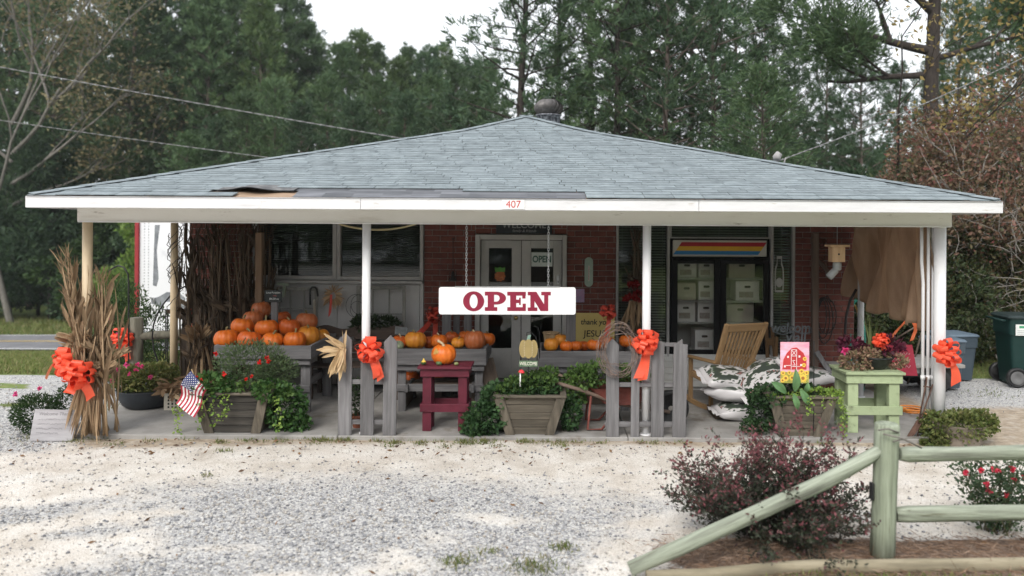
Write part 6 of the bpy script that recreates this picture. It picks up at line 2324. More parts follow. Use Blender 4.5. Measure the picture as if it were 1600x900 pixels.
# ---- ivy covered planter right of the corner
ip = thing('bushy_planter', 'planter', 'low planter smothered in dull ivy right of the corner post', (gx(1495, 8.5), 8.5, -.035))
MB().lathe([(.24, 0), (.30, .22), (.31, .23), (.28, .22), (0, .2)], 20).build('pot', M('clay_pot', (.18, .15, .12), (.26, .22, .18), rough=.9), ip)
foliage('ivy', ip, [((-.24, -.02, .17), (.16, .24, .17), 1), ((.02, -.08, .2), (.24, .26, .17), 1.3), ((.26, .0, .22), (.16, .22, .13), .8), ((-.30, -.12, .04), (.16, .1, .05), .25)], 4200, .042, .034, leafmat('olive_ivy', [(.05, .075, .02), (.10, .13, .035), (.14, .15, .05), (.07, .10, .025), (.17, .16, .07)]), 0, zmin=.008)

# ================================================================== LEFT OF THE PORCH
wbd = thing('greeting_board', 'sign', 'grey board with faint handwriting leaning at the bush', at(83, 677, 8.34))
wbd.location.z = gz(wbd.location.x, wbd.location.y) + .005
wbd.rotation_euler = (-.20, 0, 0)
pb = MB().prism([(-.25, .0), (.21, .0), (.235, .325), (-.235, .335)], -.012, .012).build('board', M('silvered_board', (.25, .24, .25), (.38, .37, .38), (.32, .31, .32), scale=2.4, stretch=(1, 4, 6), rough=.8), wbd)
GI = M('faint_ink', (.13, .125, .13), (.2, .19, .2), scale=30, rough=.9)
text('Welcome Thanks', 'lettering', .052, GI, pb, (0, -.0125, .285), shear=.2, ext=.0005)
for r in range(4):
    sc_ = MB()
    random.seed(r + 50)
    pts = [(-.19 + (.36 - .04 * r) * i / 40, -.0128, .225 - .048 * r + random.uniform(-.010, .010)) for i in range(41)]
    sc_.tube(pts, .0014, 3)
    sc_.build('scribble', GI, pb)
fbs = thing('flower_shrub', 'shrub', 'dark round shrub with two pink blooms behind the grey board', (gx(62, 8.62), 8.66, -.04))
foliage('foliage', fbs, [((-.06, 0, .22), (.27, .22, .22), 2), ((.26, .06, .33), (.16, .16, .20), .8)], 4200, .038, .014, leafmat('dark_fine_leaf', [(.02, .05, .015), (.04, .085, .022), (.06, .10, .035)]), .3, zmin=.01)
blossom(fbs, (-.20, -.15, .47), .035, PINKF)
blossom(fbs, (.05, -.12, .53), .032, PINKF)
bw = thing('bowl_planter', 'planter', 'dark grey round bowl of greenery with pink blooms at slab edge', (gx(225, 9.75), 9.8, 0))
MB().lathe([(.20, 0), (.27, .04), (.335, .16), (.345, .225), (.35, .235), (.32, .23), (.3, .2), (0, .2)], 32).build('bowl', M('slate_plastic', (.025, .03, .036), (.045, .05, .058), rough=.5), bw)
foliage('foliage', bw, [((0, -.02, .38), (.34, .28, .17), 1.5), ((-.22, -.06, .36), (.18, .2, .16), .7), ((.2, .0, .42), (.2, .2, .14), .6)], 2400, .05, .034, leafmat('yellowing_leaf', [(.10, .14, .04), (.17, .20, .06), (.26, .24, .09), (.08, .12, .035)]), .2)
for x, z in ((-.23, .56), (-.12, .62), (.02, .63), (.07, .6), (.0, .55), (.18, .47), (-.08, .5), (-.3, .42)):
    blossom(bw, (x, -.24, z - .05), .038, PINKF, 14)
# rustic post and log rails
rp = thing('rustic_fence', 'fence', 'mossy log post with round rails behind the black bowl', (gx(213, 10.5), 10.5, -.05))
LOG = M('old_log', (.09, .085, .065), (.19, .18, .145), (.14, .13, .10), scale=4, stretch=(3, 3, .6), rough=.9, bump=.5, bscale=12)
MB().tube([(0, 0, 0), (0, 0, 1.10)], .085, 14, jit=.06).build('post', LOG, rp)
MB().tube([(.06, 0, .84), (.25, .02, .86), (.75, .05, .88), (1.1, .05, .88)], [.05, .06, .065, .065], 12, jit=.08).build('rail', LOG, rp)
MB().tube([(.06, 0, .24), (.75, .03, .26)], [.05, .06], 12, jit=.08).build('rail', LOG, rp)
MB().box((-.03, -.087, .86), (.09, .012, .09), .003).build('mortise', DARK, rp)
sh_ = MB()
sh_.tube([at(px, py, 10.3) for px, py in ((201, 620), (201, 440), (200, 428), (194, 418), (185, 415), (176, 419), (170, 424))], .011, 7)
sh_.build('shepherd_hook', DARK, None, label='tall thin black shepherd hook beside the log post', cat='hook')
tr_ = thing('wire_arch', 'trellis', 'bent black wire arch with bare vine round the cream side post', at(260, 605, 10.35))
tm = MB()
arc = [(297, 444), (284, 450), (268, 460), (256, 474), (246, 490), (240, 507), (238, 525), (240, 545), (245, 560), (256, 588), (258, 607)]
o0 = tr_.location
tm.tube([at(px, py, 10.42) - o0 for px, py in arc], .011, 6)
tm.build('arch_rod', DARK, tr_)
tm = MB()
for px in (259, 261.5):
    tm.tube([at(px, 483, 10.5) - o0, at(px, 607, 10.5) - o0], .008, 5)
for py in (484, 494):
    tm.tube([at(253, py, 10.5) - o0, at(266, py, 10.5) - o0], .008, 5)
tm.build('stake', DARK, tr_)
tm = MB()
random.seed(15)
for k in range(7):
    x0 = gx(272, 10.24, 1) - o0.x
    z0 = random.uniform(.8, 1.6)
    ph = random.uniform(0, 6)
    tm.tube([(x0 + (.055 + .05 * abs(math.sin(i * 1.1 + k))) * math.cos(ph + i * .55), -.1 + .07 * math.sin(ph + i * .55), z0 + .045 * i - o0.z + .1) for i in range(17)], .005, 4)
tm.build('vine', M('bare_vine', (.05, .045, .04), (.10, .09, .08), rough=.9), tr_)
# husk basket
hbk = thing('husk_basket', 'basket', 'white plastic basket heaped with dry corn husks', (gx(296, 9.75), 9.75, 0))
bkw = MB()
for s_ in (-1, 1):
    bkw.box((0, s_ * .15, .10), (.50, .012, .20), .003).box((s_ * .25, 0, .10), (.012, .288, .20), .003)
bkw.box((0, 0, .008), (.48, .28, .012))
bkw.build('basket_wall', M('cream_plastic', (.50, .46, .38), (.58, .54, .46), rough=.5), hbk)
lat = MB()
for i in range(9):
    for j in range(4):
        lat.box((-.19 + .0475 * i, -.1572, .04 + .042 * j), (.022, .002, .024))
lat.build('lattice_hole', DARK, hbk, kind='stuff')
MB().box((0, -.158, .203), (.53, .02, .016), .004).box((0, .158, .203), (.53, .02, .016), .004).build('rim', M('cream_plastic', (.5, .46, .38)), hbk)
hm = MB()
random.seed(66)
for i in range(130):
    p = (random.uniform(-.27, .25), random.uniform(-.2, .16), .20 + random.uniform(0, .13))
    ribbon(hm, p, (random.uniform(-1, 1), random.uniform(-1, .4), random.uniform(-.2, .5)), random.uniform(.14, .26), random.uniform(.05, .085), droop=.5, curl=.4, n=4)
hm.build('husk', leafmat('basket_husk', [(.30, .19, .11), (.42, .28, .17), (.22, .14, .08), (.5, .36, .22)], trans=.1, rough=.8), hbk, kind='stuff')

# ---- white trailer parked behind
tl = thing('box_trailer', 'trailer', 'white riveted box trailer with red corner edge parked behind the porch', (gx(212, 15), 15.0, gz(-8, 15)))
TW = M('trailer_white', (.52, .53, .56), (.68, .69, .71), (.66, .67, .69), scale=1.6, rough=.35, lo=.25, hi=.45)
MB().box((1.25, 3.0, 1.75), (2.5, 6.0, 2.3), .02).build('box', TW, tl)
MB().box((.03, -.02, 1.75), (.075, .06, 2.34), .006).build('red_edge', M('trailer_red', (.22, .02, .025), (.3, .03, .035), rough=.5), tl)
MB().box((1.25, -.025, .66), (2.5, .06, .14), .006).build('bumper_rail', GALV, tl)
rv = MB()
for x in (.16, .24, .86, .92, .98):
    for i in range(38):
        rv.lathe([(.014, 0), (.010, .008), (0, .010)], 6, xf=Matrix.Translation((x, 0, .78 + i * .057)) @ Matrix.Rotation(PI / 2, 4, 'X'))
for i in range(34):
    for z in (.70, .78):
        rv.lathe([(.014, 0), (.010, .008), (0, .010)], 6, xf=Matrix.Translation((.14 + i * .05, -.0 if z > .75 else -.056, z)) @ Matrix.Rotation(PI / 2, 4, 'X'))
rv.build('rivet', GALV, tl, kind='stuff')
SM = M('painted_reflection', (.12, .13, .145), (.26, .275, .29), scale=6, rough=.6)  # grey reflections on the shiny body, painted on as flat shapes
MB().prism([(.30, 1.02), (.42, 1.0), (.52, .92), (.56, 1.06), (.86, 1.06), (.88, .80), (.96, .80), (.96, 1.14), (.84, 1.24), (.60, 1.25), (.45, 1.16), (.30, 1.12)], -.003, .0).build('painted_reflection', SM, tl, (0, 0, .24))
MB().prism([(.33, 1.62), (.40, 1.6), (.44, 1.75), (.40, 2.3), (.46, 2.8), (.36, 2.8)], -.003, .0).build('painted_reflection', SM, tl)
MB().box((.65, -.015, 1.20), (.22, .03, .18), .006).build('latch_plate', TW, tl)
for z in (1.05, 1.38):
    MB().tube([(.28, -.02, z), (.36, -.03, z), (.37, -.03, z - .1)], .012, 6).build('hinge', GALV, tl)
for s_ in (-1, 1):
    MB().lathe([(.30, -.11), (.42, -.10), (.44, 0), (.42, .10), (.30, .11), (.1, .05), (0, .05)], 24).build('wheel', DARK, tl, (1.25 + s_ * 1.0, 3.6, .44), (0, PI / 2, 0))
MB().box((1.25, 3.0, .55), (2.2, 5.6, .12), .01).build('frame', DARK, tl)

# ================================================================== BINS AND FENCE ON THE RIGHT


def bin_(name, label, loc, rz, w_, d, h, m, ml, wheels=True, lab=False):
    t = thing(name, 'bin', label, loc, rz)
    n = 4

    def loop(ww, dd, z):
        p = rrect(ww, dd, .05, 3)
        return [(x, y, z) for x, y in p]
    rings = [loop(w_ * .80, d * .78, .04), loop(w_ * .94, d * .94, h * .72), loop(w_ * .945, d * .945, h * .74), loop(w_ * 1.0, d * 1.0, h * .745), loop(w_ * 1.02, d * 1.02, h * .97)]
    k = len(rings[0])
    vs = [p for r in rings for p in r]
    fs = [[j * k + i, j * k + (i + 1) % k, (j + 1) * k + (i + 1) % k, (j + 1) * k + i] for j in range(len(rings) - 1) for i in range(k)] + [list(range(k))[::-1]]
    MB().add(vs, fs).build('body', m, t)
    lr = [loop(w_ * 1.07, d * 1.08, h * .972), loop(w_ * 1.08, d * 1.09, h * .99), loop(w_ * .98, d * 1.0, h * 1.02), loop(w_ * .5, d * .5, h * 1.035)]
    vs = [p for r in lr for p in r]
    MB().add(vs, [[j * k + i, j * k + (i + 1) % k, (j + 1) * k + (i + 1) % k, (j + 1) * k + i] for j in range(3) for i in range(k)] + [[3 * k + i for i in range(k)], list(range(k))[::-1]]).build('lid', ml, t)
    MB().tube([(-w_ * .4, d * .56, h * .94), (-w_ * .4, d * .66, h * .95), (w_ * .4, d * .66, h * .95), (w_ * .4, d * .56, h * .94)], .016, 8).build('handle', m, t)
    if wheels:
        for s_ in (-1, 1):
            wh = MB().lathe([(.12, -.035), (.145, -.03), (.15, 0), (.145, .03), (.12, .035), (.115, .02), (.03, .025), (0, .025)], 24).build('wheel', DARK, t, (s_ * (w_ * .45 + .01), d * .34, .15), (0, PI / 2 * (1 if s_ > 0 else -1), 0))
            MB().lathe([(.10, .026), (.06, .032), (.05, .026), (0, .026)], 20).build('hub', M('hub_grey', (.10, .10, .10), (.16, .16, .16), rough=.5), wh)
    return t


BB = M('bin_blue_grey', (.04, .058, .075), (.062, .083, .10), scale=3, rough=.5)
BBL = M('bin_lid_blue', (.085, .12, .155), (.12, .16, .20), scale=3, rough=.45)
bin_('wheeled_bin', 'blue grey wheeled bin farther right behind the corner post bow', (gx(1491, 12.1), 12.15, -.06), .1, .50, .55, .74, BB, BBL)
bin_('wheeled_bin', 'blue grey wheeled bin nearer the white corner post', (gx(1474, 11.4), 11.45, -.045), .0, .46, .50, .74, BB, BBL)
gb = bin_('wheeled_bin', 'big dark green wheeled bin with white label at right edge', (gx(1602, 11.7), 11.75, -.045), 1.47, .58, .66, 1.06, M('bin_dark_green', (.005, .024, .021), (.009, .036, .032), scale=3, rough=.45), M('bin_lid_dark', (.012, .022, .022), (.02, .032, .032), rough=.45))
lbp = MB().box((.30, 0, .80), (.004, .26, .20), .001)
lo_ = link('label_plate', MB().box((0, 0, 0), (.20, .004, .165)).mesh('label_plate', M('label_white', (.62, .64, .62), (.7, .72, .7), rough=.5)), gb)
lo_.matrix_local = Matrix.Translation((-.304, .16, .87)) @ Matrix.Rotation(-PI / 2, 4, 'Z')
MB().box((0, -.0025, .045), (.10, .002, .035)).build('green_mark', M('mark_green', (.05, .28, .14), (.08, .34, .18), rough=.5), lo_)
for q in range(3):
    MB().box((0, -.0025, -.01 - .025 * q), (.15, .002, .008)).build('print_line', M('print_grey', (.3, .33, .33), rough=.6), lo_)

# ---- foreground rail fence
FW = M('lichen_wood', (.12, .13, .10), (.34, .375, .29), (.24, .27, .20), scale=2.0, stretch=(13, 13, .8), rough=.9, bump=.9, bscale=4, lo=.3, hi=.7, detail=8, spots=(2.2, .37, .55))
FWX = M('lichen_wood_rail', (.12, .125, .10), (.37, .40, .325), (.25, .275, .215), scale=2.0, stretch=(.7, 11, 11), rough=.9, bump=.9, bscale=4, lo=.3, hi=.7, detail=8, spots=(2.2, .37, .55))
FY = 5.42
fx = gx(1378, FY)
rf = thing('rail_fence', 'fence', 'pale green weathered split rail fence end with a slanting rail', (fx, FY, gz(fx, FY) - .01))
fz = rf.location.z
lp = lambda px, py, Y: at(px, py, Y) - rf.location
pt, pm, pb_ = lp(1386, 664, FY), lp(1385, 690, FY), Vector((0, 0, -.05))
MB().tube([pb_, pb_.lerp(pt, .3), pb_.lerp(pt, .62), pb_.lerp(pt, .86), pt, pt + Vector((0, 0, .012))], [.087, .085, .083, .084, .082, .074], 14, jit=.035).build('post', FW, rf)
MB().tube([lp(1405, 709, 5.44), lp(1420, 710, 5.44), lp(1500, 709, 5.42), lp(1600, 707, 5.4), lp(1730, 704, 5.36)], [.045, .052, .05, .052, .05], 12, jit=.06).build('rail', FWX, rf)
MB().tube([lp(1400, 804, 5.43), lp(1420, 803, 5.42), lp(1600, 801, 5.4), lp(1730, 798, 5.36)], [.05, .055, .054, .052], 12, jit=.06).build('rail', FWX, rf)
slant = [lp(1374, 703, 5.40), lp(1355, 716, 5.40), lp(1290, 752, 5.36), lp(1180, 802, 5.28), lp(1060, 856, 5.20), lp(984, 889, 5.16)]
sq = (slant[-1] - slant[0]).to_track_quat('X', 'Z')                  # grain runs along the rail
MB().tube([sq.inverted() @ (p - slant[0]) for p in slant], [.038, .05, .054, .055, .054, .05], 12, jit=.05).build('rail', FWX, rf, slant[0], sq.to_euler(), label='slanting rail with its low end on the ground')
MB().box((-.083, -.02, .47), (.02, .05, .12), .004).build('mortise', DARK, rf)
tw_ = MB()
for a, b_ in (((1380, 678), (1440, 700)), ((1395, 690), (1450, 684)), ((1372, 672), (1404, 676))):
    tw_.tube([lp(*a, 5.30), lp((a[0] + b_[0]) / 2, (a[1] + b_[1]) / 2 - 4, 5.28), lp(*b_, 5.34)], .006, 5)
tw_.build('dry_twig', GREYT if False else M('dry_twig', (.12, .11, .10), (.22, .2, .18), rough=.9), rf)
# landscape timber in front of the bed
tb = MB()
xs_ = [gx(1010, 5.12) + (5.2 - gx(1010, 5.12)) * i / 12 for i in range(13)]
tb.tube([(x, 5.12 + .035 * (x - xs_[0]), gz(x, 5.12) + .028) for x in xs_], .048, 10, jit=.05)
tb.build('bed_edging', M('edging_log', (.14, .12, .085), (.32, .28, .20), (.22, .19, .13), scale=3, stretch=(.5, 4, 4), rough=.9, bump=.4, bscale=10), None, label='low weathered log edging along the front of the mulch bed', cat='edging')

# ---- wires
WIRE = M('power_line', (.10, .10, .10), (.25, .25, .25), scale=24, stretch=(1, 1, 1), rough=.6)


def wire(lab, pts, r=.016, sag=0, tw=True):
    pts = [Vector(p) for p in pts]
    a, b_ = pts
    n = 40
    c = [a.lerp(b_, i / n) - Vector((0, 0, sag * 4 * (i / n) * (1 - i / n))) for i in range(n + 1)]
    mb = MB().tube(c, r, 6)
    if tw:
        m = 420
        for ph in (0, PI):
            mb.tube([a.lerp(b_, i / m) - Vector((0, 0, sag * 4 * (i / m) * (1 - i / m))) + Vector((0, math.cos(i * .55 + ph), math.sin(i * .55 + ph))) * r * 1.3 for i in range(m + 1)], r * .55, 4)
    mb.build('power_line', WIRE, None, label=lab, cat='power line')


wire('thick twisted power line high across the left trees', (at(-420, 22, 19), at(760, 238, 19)), .010, .10)
wire('thinner power line below the twisted one on the left', (at(-420, 122, 19), at(560, 264, 19)), .007, .08)
wire('power line rising from the roof mast to the right', (at(1209, 254, 11.25), at(1720, 25, 15)), .0075, .15)
# ================================================================== VEGETATION
BARK = M('pine_bark', (.075, .058, .05), (.17, .13, .115), (.12, .095, .082), scale=5, stretch=(4, 4, 1), rough=.95, bump=.5, bscale=12)
BARKG = M('grey_bark', (.17, .155, .14), (.30, .28, .25), scale=5, stretch=(3, 3, 1), rough=.95)
BARKD = M('dark_bark', (.022, .018, .016), (.055, .045, .039), scale=5, stretch=(4, 4, 1), rough=.95)
PN = [leafmat('pine_needles', [(.046, .088, .042), (.075, .126, .056), (.105, .158, .068), (.06, .106, .052)], trans=.25),
      leafmat('pine_needles_dark', [(.039, .078, .044), (.062, .108, .057), (.088, .136, .066)], trans=.25),
      leafmat('pine_needles_light', [(.06, .108, .044), (.096, .15, .056), (.125, .175, .066)], trans=.25)]
BLF = [leafmat('broad_foliage', [(.035, .075, .024), (.062, .115, .035), (.09, .15, .048), (.048, .092, .03)], trans=.3),
       leafmat('broad_foliage_dark', [(.024, .05, .027), (.042, .076, .037), (.06, .096, .046)], trans=.25),
       leafmat('broad_foliage_lime', [(.07, .13, .025), (.11, .18, .035), (.15, .21, .05)], trans=.3)]


def tufts(cen, out, n, ln, wd, mat, name='crown', spread=.9):
    """Needle tufts: n needles at every centre, fanned about the outward direction."""
    cen, out = np.asarray(cen), np.asarray(out)
    k = len(cen)
    P = np.repeat(cen, n, 0) + RNG.normal(size=(k * n, 3)) * .07
    D = np.repeat(out, n, 0) + rdir(k * n) * spread
    D[:, 2] += .25
    return leaf_mesh(name, P, D, ln * RNG.uniform(.7, 1.25, k * n), wd * RNG.uniform(.7, 1.3, k * n), mat, fold=.1)


def pine(seed, H, cb, R, nb, mat, needles=20, ln=.30, wd=.045, bark=BARK, rt=.16, top=.55, per=8, droop=0.0):
    rd = random.Random(seed)
    tr = MB()
    bx, by = rd.uniform(-.4, .4), rd.uniform(-.4, .4)
    ax = lambda h: Vector((bx * (h / H) ** 2 + .06 * math.sin(h * .9 + seed), by * (h / H) ** 2, h))
    hs_ = [H * i / 12 for i in range(13)]
    tr.tube([ax(h) for h in hs_], [rt * (1 - .86 * (h / H)) + .01 + (.05 if h == 0 else 0) for h in hs_], 8, jit=.06)
    cen, out = [], []
    for i in range(nb):
        u = ((i + rd.random()) / nb) ** .9
        h = cb + (H - cb) * u
        a = i * 2.399 + rd.uniform(-.4, .4)
        prof = (math.sin(PI * min(1, .16 + .84 * u)) ** .7) * (1 - .28 * u) if top < .9 else (1 - u) ** .8
        L = R * max(.16, prof) * rd.uniform(.6, 1.15)
        d = Vector((math.cos(a), math.sin(a), rd.uniform(-.05, .35) + .45 * u - droop))
        p0 = ax(h)
        pts = [p0]
        for q in range(1, 6):
            d = (d + Vector((rd.uniform(-.14, .14), rd.uniform(-.14, .14), rd.uniform(-.04, .12)))).normalized()
            pts.append(pts[-1] + d * L / 5)
        r0 = .018 + .022 * L / 2
        tr.tube(pts, [r0, r0 * .8, r0 * .62, r0 * .45, r0 * .3, .006], 5, cap=False)
        for q in range(per):
            f = 1 - .72 * (q / per) ** 1.1
            x = f * 5
            j = min(4, int(x))
            p = pts[j].lerp(pts[j + 1], x - j)
            off = Vector((rd.gauss(0, 1), rd.gauss(0, 1), rd.gauss(.15, .7))) * (.17 + .11 * L * (1.1 - f * .6))
            cen.append((p + off)[:])
            o_ = (off * 1.2 + d * .6)
            out.append((o_.normalized())[:] if o_.length > 1e-6 else (0, 0, 1))
    return tr.mesh('trunk', bark), tufts(cen, out, needles, ln, wd, mat)


def bushy(seed, H, R, n, ln, mat, bark=BARKD, cb=.15, lumps=16, flat=1.0):
    rd = random.Random(seed)
    tr = MB()
    cs = []
    base = Vector((0, 0, 0))
    tr.tube([base, (rd.uniform(-.1, .1), rd.uniform(-.1, .1), H * .35), (rd.uniform(-.2, .2), rd.uniform(-.2, .2), H * .75)], [.02 * H ** .8, .015 * H ** .8, .008], 7)
    for i in range(lumps):
        u = cb + (1 - cb) * (i + rd.random()) / lumps
        a = i * 2.4 + rd.uniform(-.5, .5)
        rr = R * math.sin(PI * (.12 + .80 * u)) ** .8 * rd.uniform(.35, .95)
        c = (rr * math.cos(a), rr * math.sin(a), H * u * .92)
        s_ = R * rd.uniform(.26, .50)
        cs.append((c, (s_, s_, s_ * .75 * flat), s_ * s_))
        tr.tube([(0, 0, H * u * .5), (c[0] * .5, c[1] * .5, H * u * .72), c], [.02, .014, .006], 5, cap=False)
    P, D = blob(cs, n)
    P[:, 2] = np.maximum(P[:, 2], .03)
    k = len(P)
    D[:, 2] += .2
    return tr.mesh('trunk', bark), leaf_mesh('crown', P, D, ln * RNG.uniform(.6, 1.3, k), ln * .55 * RNG.uniform(.7, 1.3, k), mat)


def decid(seed, H, mat, bark, spread=.6, n_leaf=6, ln=.13, depth=4, r0=.14, fork=.35, first=None, up=.35, leafspread=.35, nlow=0):
    rd = random.Random(seed)
    tr = MB()
    tips = []

    def grow(p, d, L, r, lv):
        pts = [p]
        for i in range(4):
            d = (d + Vector((rd.uniform(-.2, .2), rd.uniform(-.2, .2), rd.uniform(-.08, .14)))).normalized()
            pts.append(pts[-1] + d * L / 4)
            if lv <= 1:
                tips.append((pts[-1].copy(), d.copy()))
        tr.tube(pts, [r, r * .9, r * .8, r * .7, r * .6], 6 if lv > 1 else 4, cap=False)
        if lv == 0:
            return
        for k in range(rd.choice((2, 3, 3))):
            q = pts[rd.choice((2, 3, 4, 4))]
            nd_ = (d + Vector((rd.uniform(-1, 1), rd.uniform(-1, 1), rd.uniform(-.4, .7) * up * 2)) * spread * 1.5).normalized()
            grow(q, nd_, L * rd.uniform(.58, .82), r * rd.uniform(.5, .66), lv - 1)
    grow(Vector((0, 0, 0)), Vector((0, 0, 1)), H * fork, r0, depth)
    if first:
        for (p, d, L, r, lv) in first:
            grow(Vector(p), Vector(d).normalized(), L, r, lv)
    P, D = [], []
    for p, d in tips:
        for k in range(n_leaf):
            o = Vector((rd.gauss(0, 1), rd.gauss(0, 1), rd.gauss(0, .8))) * leafspread
            P.append((p + o)[:])
            D.append((rd.uniform(-1, 1), rd.uniform(-1, 1), rd.uniform(-1.2, .4)))
    k = len(P)
    return tr.mesh('trunk', bark), leaf_mesh('crown', P, D, ln * RNG.uniform(.6, 1.3, k), ln * .6 * RNG.uniform(.7, 1.2, k), mat)


def tree(name, cat, me, x, y, rz, s_, label, group=None, crown='crown', mat=None):
    t = thing(name, cat, label, (x, y, gz(x, y) - .05), rz, group)
    t.scale = (s_, s_, s_) if isinstance(s_, (int, float)) else s_
    link('trunk', me[0], t)
    c = link(crown, me[1], t)
    return t


random.seed(101)
PINES = [pine(1, 20, 3.5, 3.5, 88, PN[0], 19, .36, .066, per=11), pine(2, 21, 5, 3.7, 84, PN[1], 19, .36, .066, per=11), pine(3, 18, 2.2, 3.3, 88, PN[2], 19, .34, .062, per=11), pine(4, 19, 7, 3.2, 72, PN[0], 20, .34, .066, per=12)]
MID = [pine(11, 15, 2.0, 2.9, 86, PN[1], 17, .27, .048, per=10, rt=.13), pine(12, 14, 3.0, 2.7, 74, PN[0], 17, .27, .048, per=10, rt=.13), pine(13, 9, .8, 2.0, 80, PN[0], 18, .20, .032, per=9, rt=.09, top=.6)]
BUSH = [bushy(21, 5.0, 2.0, 9000, .17, BLF[1]), bushy(22, 4.2, 1.9, 8000, .16, BLF[0]), bushy(23, 3.2, 1.5, 7000, .13, BLF[2]), bushy(24, 2.0, 1.3, 7000, .085, BLF[0], cb=.02), bushy(25, 7, 2.2, 10000, .18, BLF[1])]

G1 = 'tall pines in the wood beyond the road'
L1 = ['tall dense dark pine, %s of its look in the left wood', 'tall straight high crowned pine, %s of its look in the left wood', 'lighter green pine, %s of its look in the left wood', 'slender bare trunked pine, %s of its look in the left wood']
# the wood beyond the road on the left
for i, (px, Y, k, s_) in enumerate(((-230, 47, 0, 1.05), (-150, 50, 1, 1.1), (-90, 46, 2, 1.0), (-40, 52, 0, 1.1), (12, 47, 3, 1.05), (45, 54, 1, 1.1), (88, 46, 0, 1.0), (128, 51, 2, 1.05), (165, 56, 1, 1.15), (200, 44, 3, 1.08), (236, 49, 0, 1.1), (268, 46, 1, 1.0),
                                    (300, 52, 2, 1.15), (322, 45, 3, 1.0), (352, 48, 0, 1.05), (384, 53, 1, 1.15), (408, 46, 2, 1.05), (436, 50, 0, 1.1), (455, 55, 1, 1.05))):
    x = (px - 850) * Y / 1200
    tree('pine_tree', 'tree', PINES[k], x, Y, random.uniform(0, 6.28), s_, L1[k], G1 + (' with %s' % ('dense crowns', 'high crowns', 'light crowns', 'bare trunks')[k]))
# the lower tops right of them, against the sky
G2 = 'rounded pine tops behind the left roof slope'
for px, Y, yt, k in ((486, 52, 40, 0), (505, 54, 88, 1), (527, 50, 76, 3), (563, 52, 60, 2), (592, 55, 72, 0), (622, 50, 100, 2), (643, 54, 78, 0), (668, 52, 84, 1), (692, 55, 80, 2), (716, 50, 100, 0), (740, 54, 104, 1), (765, 53, 96, 0)):
    x = (px - 850) * Y / 1200
    H0 = (20, 21, 18, 19)[k]
    h = at(px, yt, Y).z - gz(x, Y)
    tree('pine_tree', 'tree', PINES[k], x, Y, random.uniform(0, 6.28), h / H0, 'rounded pine top, %s from the left against the sky gap', G2)
G3 = 'mid green pines massed close behind the left roof slope'
for px, Y, yt, k in ((430, 38, 130, 1), (470, 36, 165, 0), (510, 39, 125, 1), (548, 36, 160, 0), (590, 38, 130, 1), (630, 36, 150, 0), (670, 38, 125, 1), (705, 35, 150, 0), (742, 37, 135, 1), (385, 38, 150, 1), (335, 38, 190, 0), (290, 37, 215, 1)):
    x = (px - 850) * Y / 1200
    h = at(px, yt, Y).z - gz(x, Y)
    f = h / (15, 14)[k]
    tree('pine_tree', 'tree', MID[k], x, Y, random.uniform(0, 6.28), (max(f, .8), max(f, .8), f), 'mid green pine, %s from the left in the lower row above the left roof slope', G3)
# pines behind the ridge and to its right
BIG = [pine(31, 17, 5.6, 3.2, 64, PN[1], 19, .29, .046, per=10, rt=.2, bark=BARKD), pine(32, 17, 4.6, 3.2, 70, PN[0], 19, .29, .046, per=10, rt=.18, bark=BARKD)]
for px, Y, k, s_, lab in ((808, 27, 0, 1.0, 'big dark pine rising just left of the roof turbine'), (868, 30, 1, .98, 'dark pine standing behind the roof turbine'), (925, 33, 0, 1.05, 'open crowned pine second to the right of the turbine'),
                          (962, 27, 1, .95, 'pine with dark bare lower trunk right of the turbine')):
    tree('pine_tree', 'tree', BIG[k], (px - 850) * Y / 1200, Y, random.uniform(0, 6), s_, lab)
G4 = 'dense dark pines behind the right roof slope'
for px, Y, k, s_ in ((1005, 30, 0, 1.0), (1040, 26, 0, .92), (1078, 31, 1, 1.1), (1112, 27, 0, .95), (1150, 33, 1, 1.1), (1195, 30, 0, .78), (1240, 34, 0, .74), (1290, 36, 0, .80), (1345, 34, 0, .78), (985, 38, 1, 1.0), (905, 40, 0, .8), (845, 41, 0, .78), (1400, 38, 0, .72), (1500, 37, 1, .98), (1548, 41, 0, 1.1), (1600, 36, 1, 1.1), (1660, 40, 0, 1.1), (1455, 42, 0, .8)):
    tree('pine_tree', 'tree', MID[k], (px - 850) * Y / 1200, Y, random.uniform(0, 6), s_, 'dense dark pine, %s from the left behind the right roof slope', G4)
tree('young_pine', 'tree', MID[2], (1198 - 850) * 20 / 1200, 20, 1.0, (1.0, 1.0, .74), 'short bluish green pine just above the roof mast')
for px, Y, k, s_ in ((900, 24, 0, .9), (1000, 23, 4, .7), (1060, 22, 0, .8), (1120, 23, 0, .85), (1260, 23, 4, .65), (1320, 22, 0, .85), (1370, 20, 1, .9), (790, 25, 1, 1.0), (750, 24, 0, .9)):
    tree('broadleaf_tree', 'tree', BUSH[k], (px - 850) * Y / 1200, Y, random.uniform(0, 6), s_, 'dark leafy undergrowth tree, %s from the left low behind the roof ridge', 'undergrowth trees low behind the roof')
# the great pine on the right with long limbs
LIMB = [((0, 0, 7.2), (-1, -.1, .32), 2.7, .13, 3), ((0, 0, 8.2), (-1, -.3, .6), 2.6, .12, 3), ((0, 0, 6.6), (-.9, .3, .05), 2.6, .10, 3), ((0, 0, 8.6), (.9, 0, .5), 2.4, .12, 3), ((0, 0, 7.0), (.8, -.5, .2), 2.2, .09, 3), ((0, 0, 9.4), (-.5, -.4, .9), 2.2, .10, 3), ((0, 0, 9.8), (.5, .3, .9), 2.2, .1, 3)]
rdg = random.Random(55)
gt_ = MB()
gt_.tube([(0, 0, 0), (.05, 0, 3), (-.05, 0, 6), (.05, 0, 9), (.1, 0, 12), (.1, 0, 14)], [.25, .21, .18, .15, .10, .05], 12, jit=.05)
gc, go = [], []


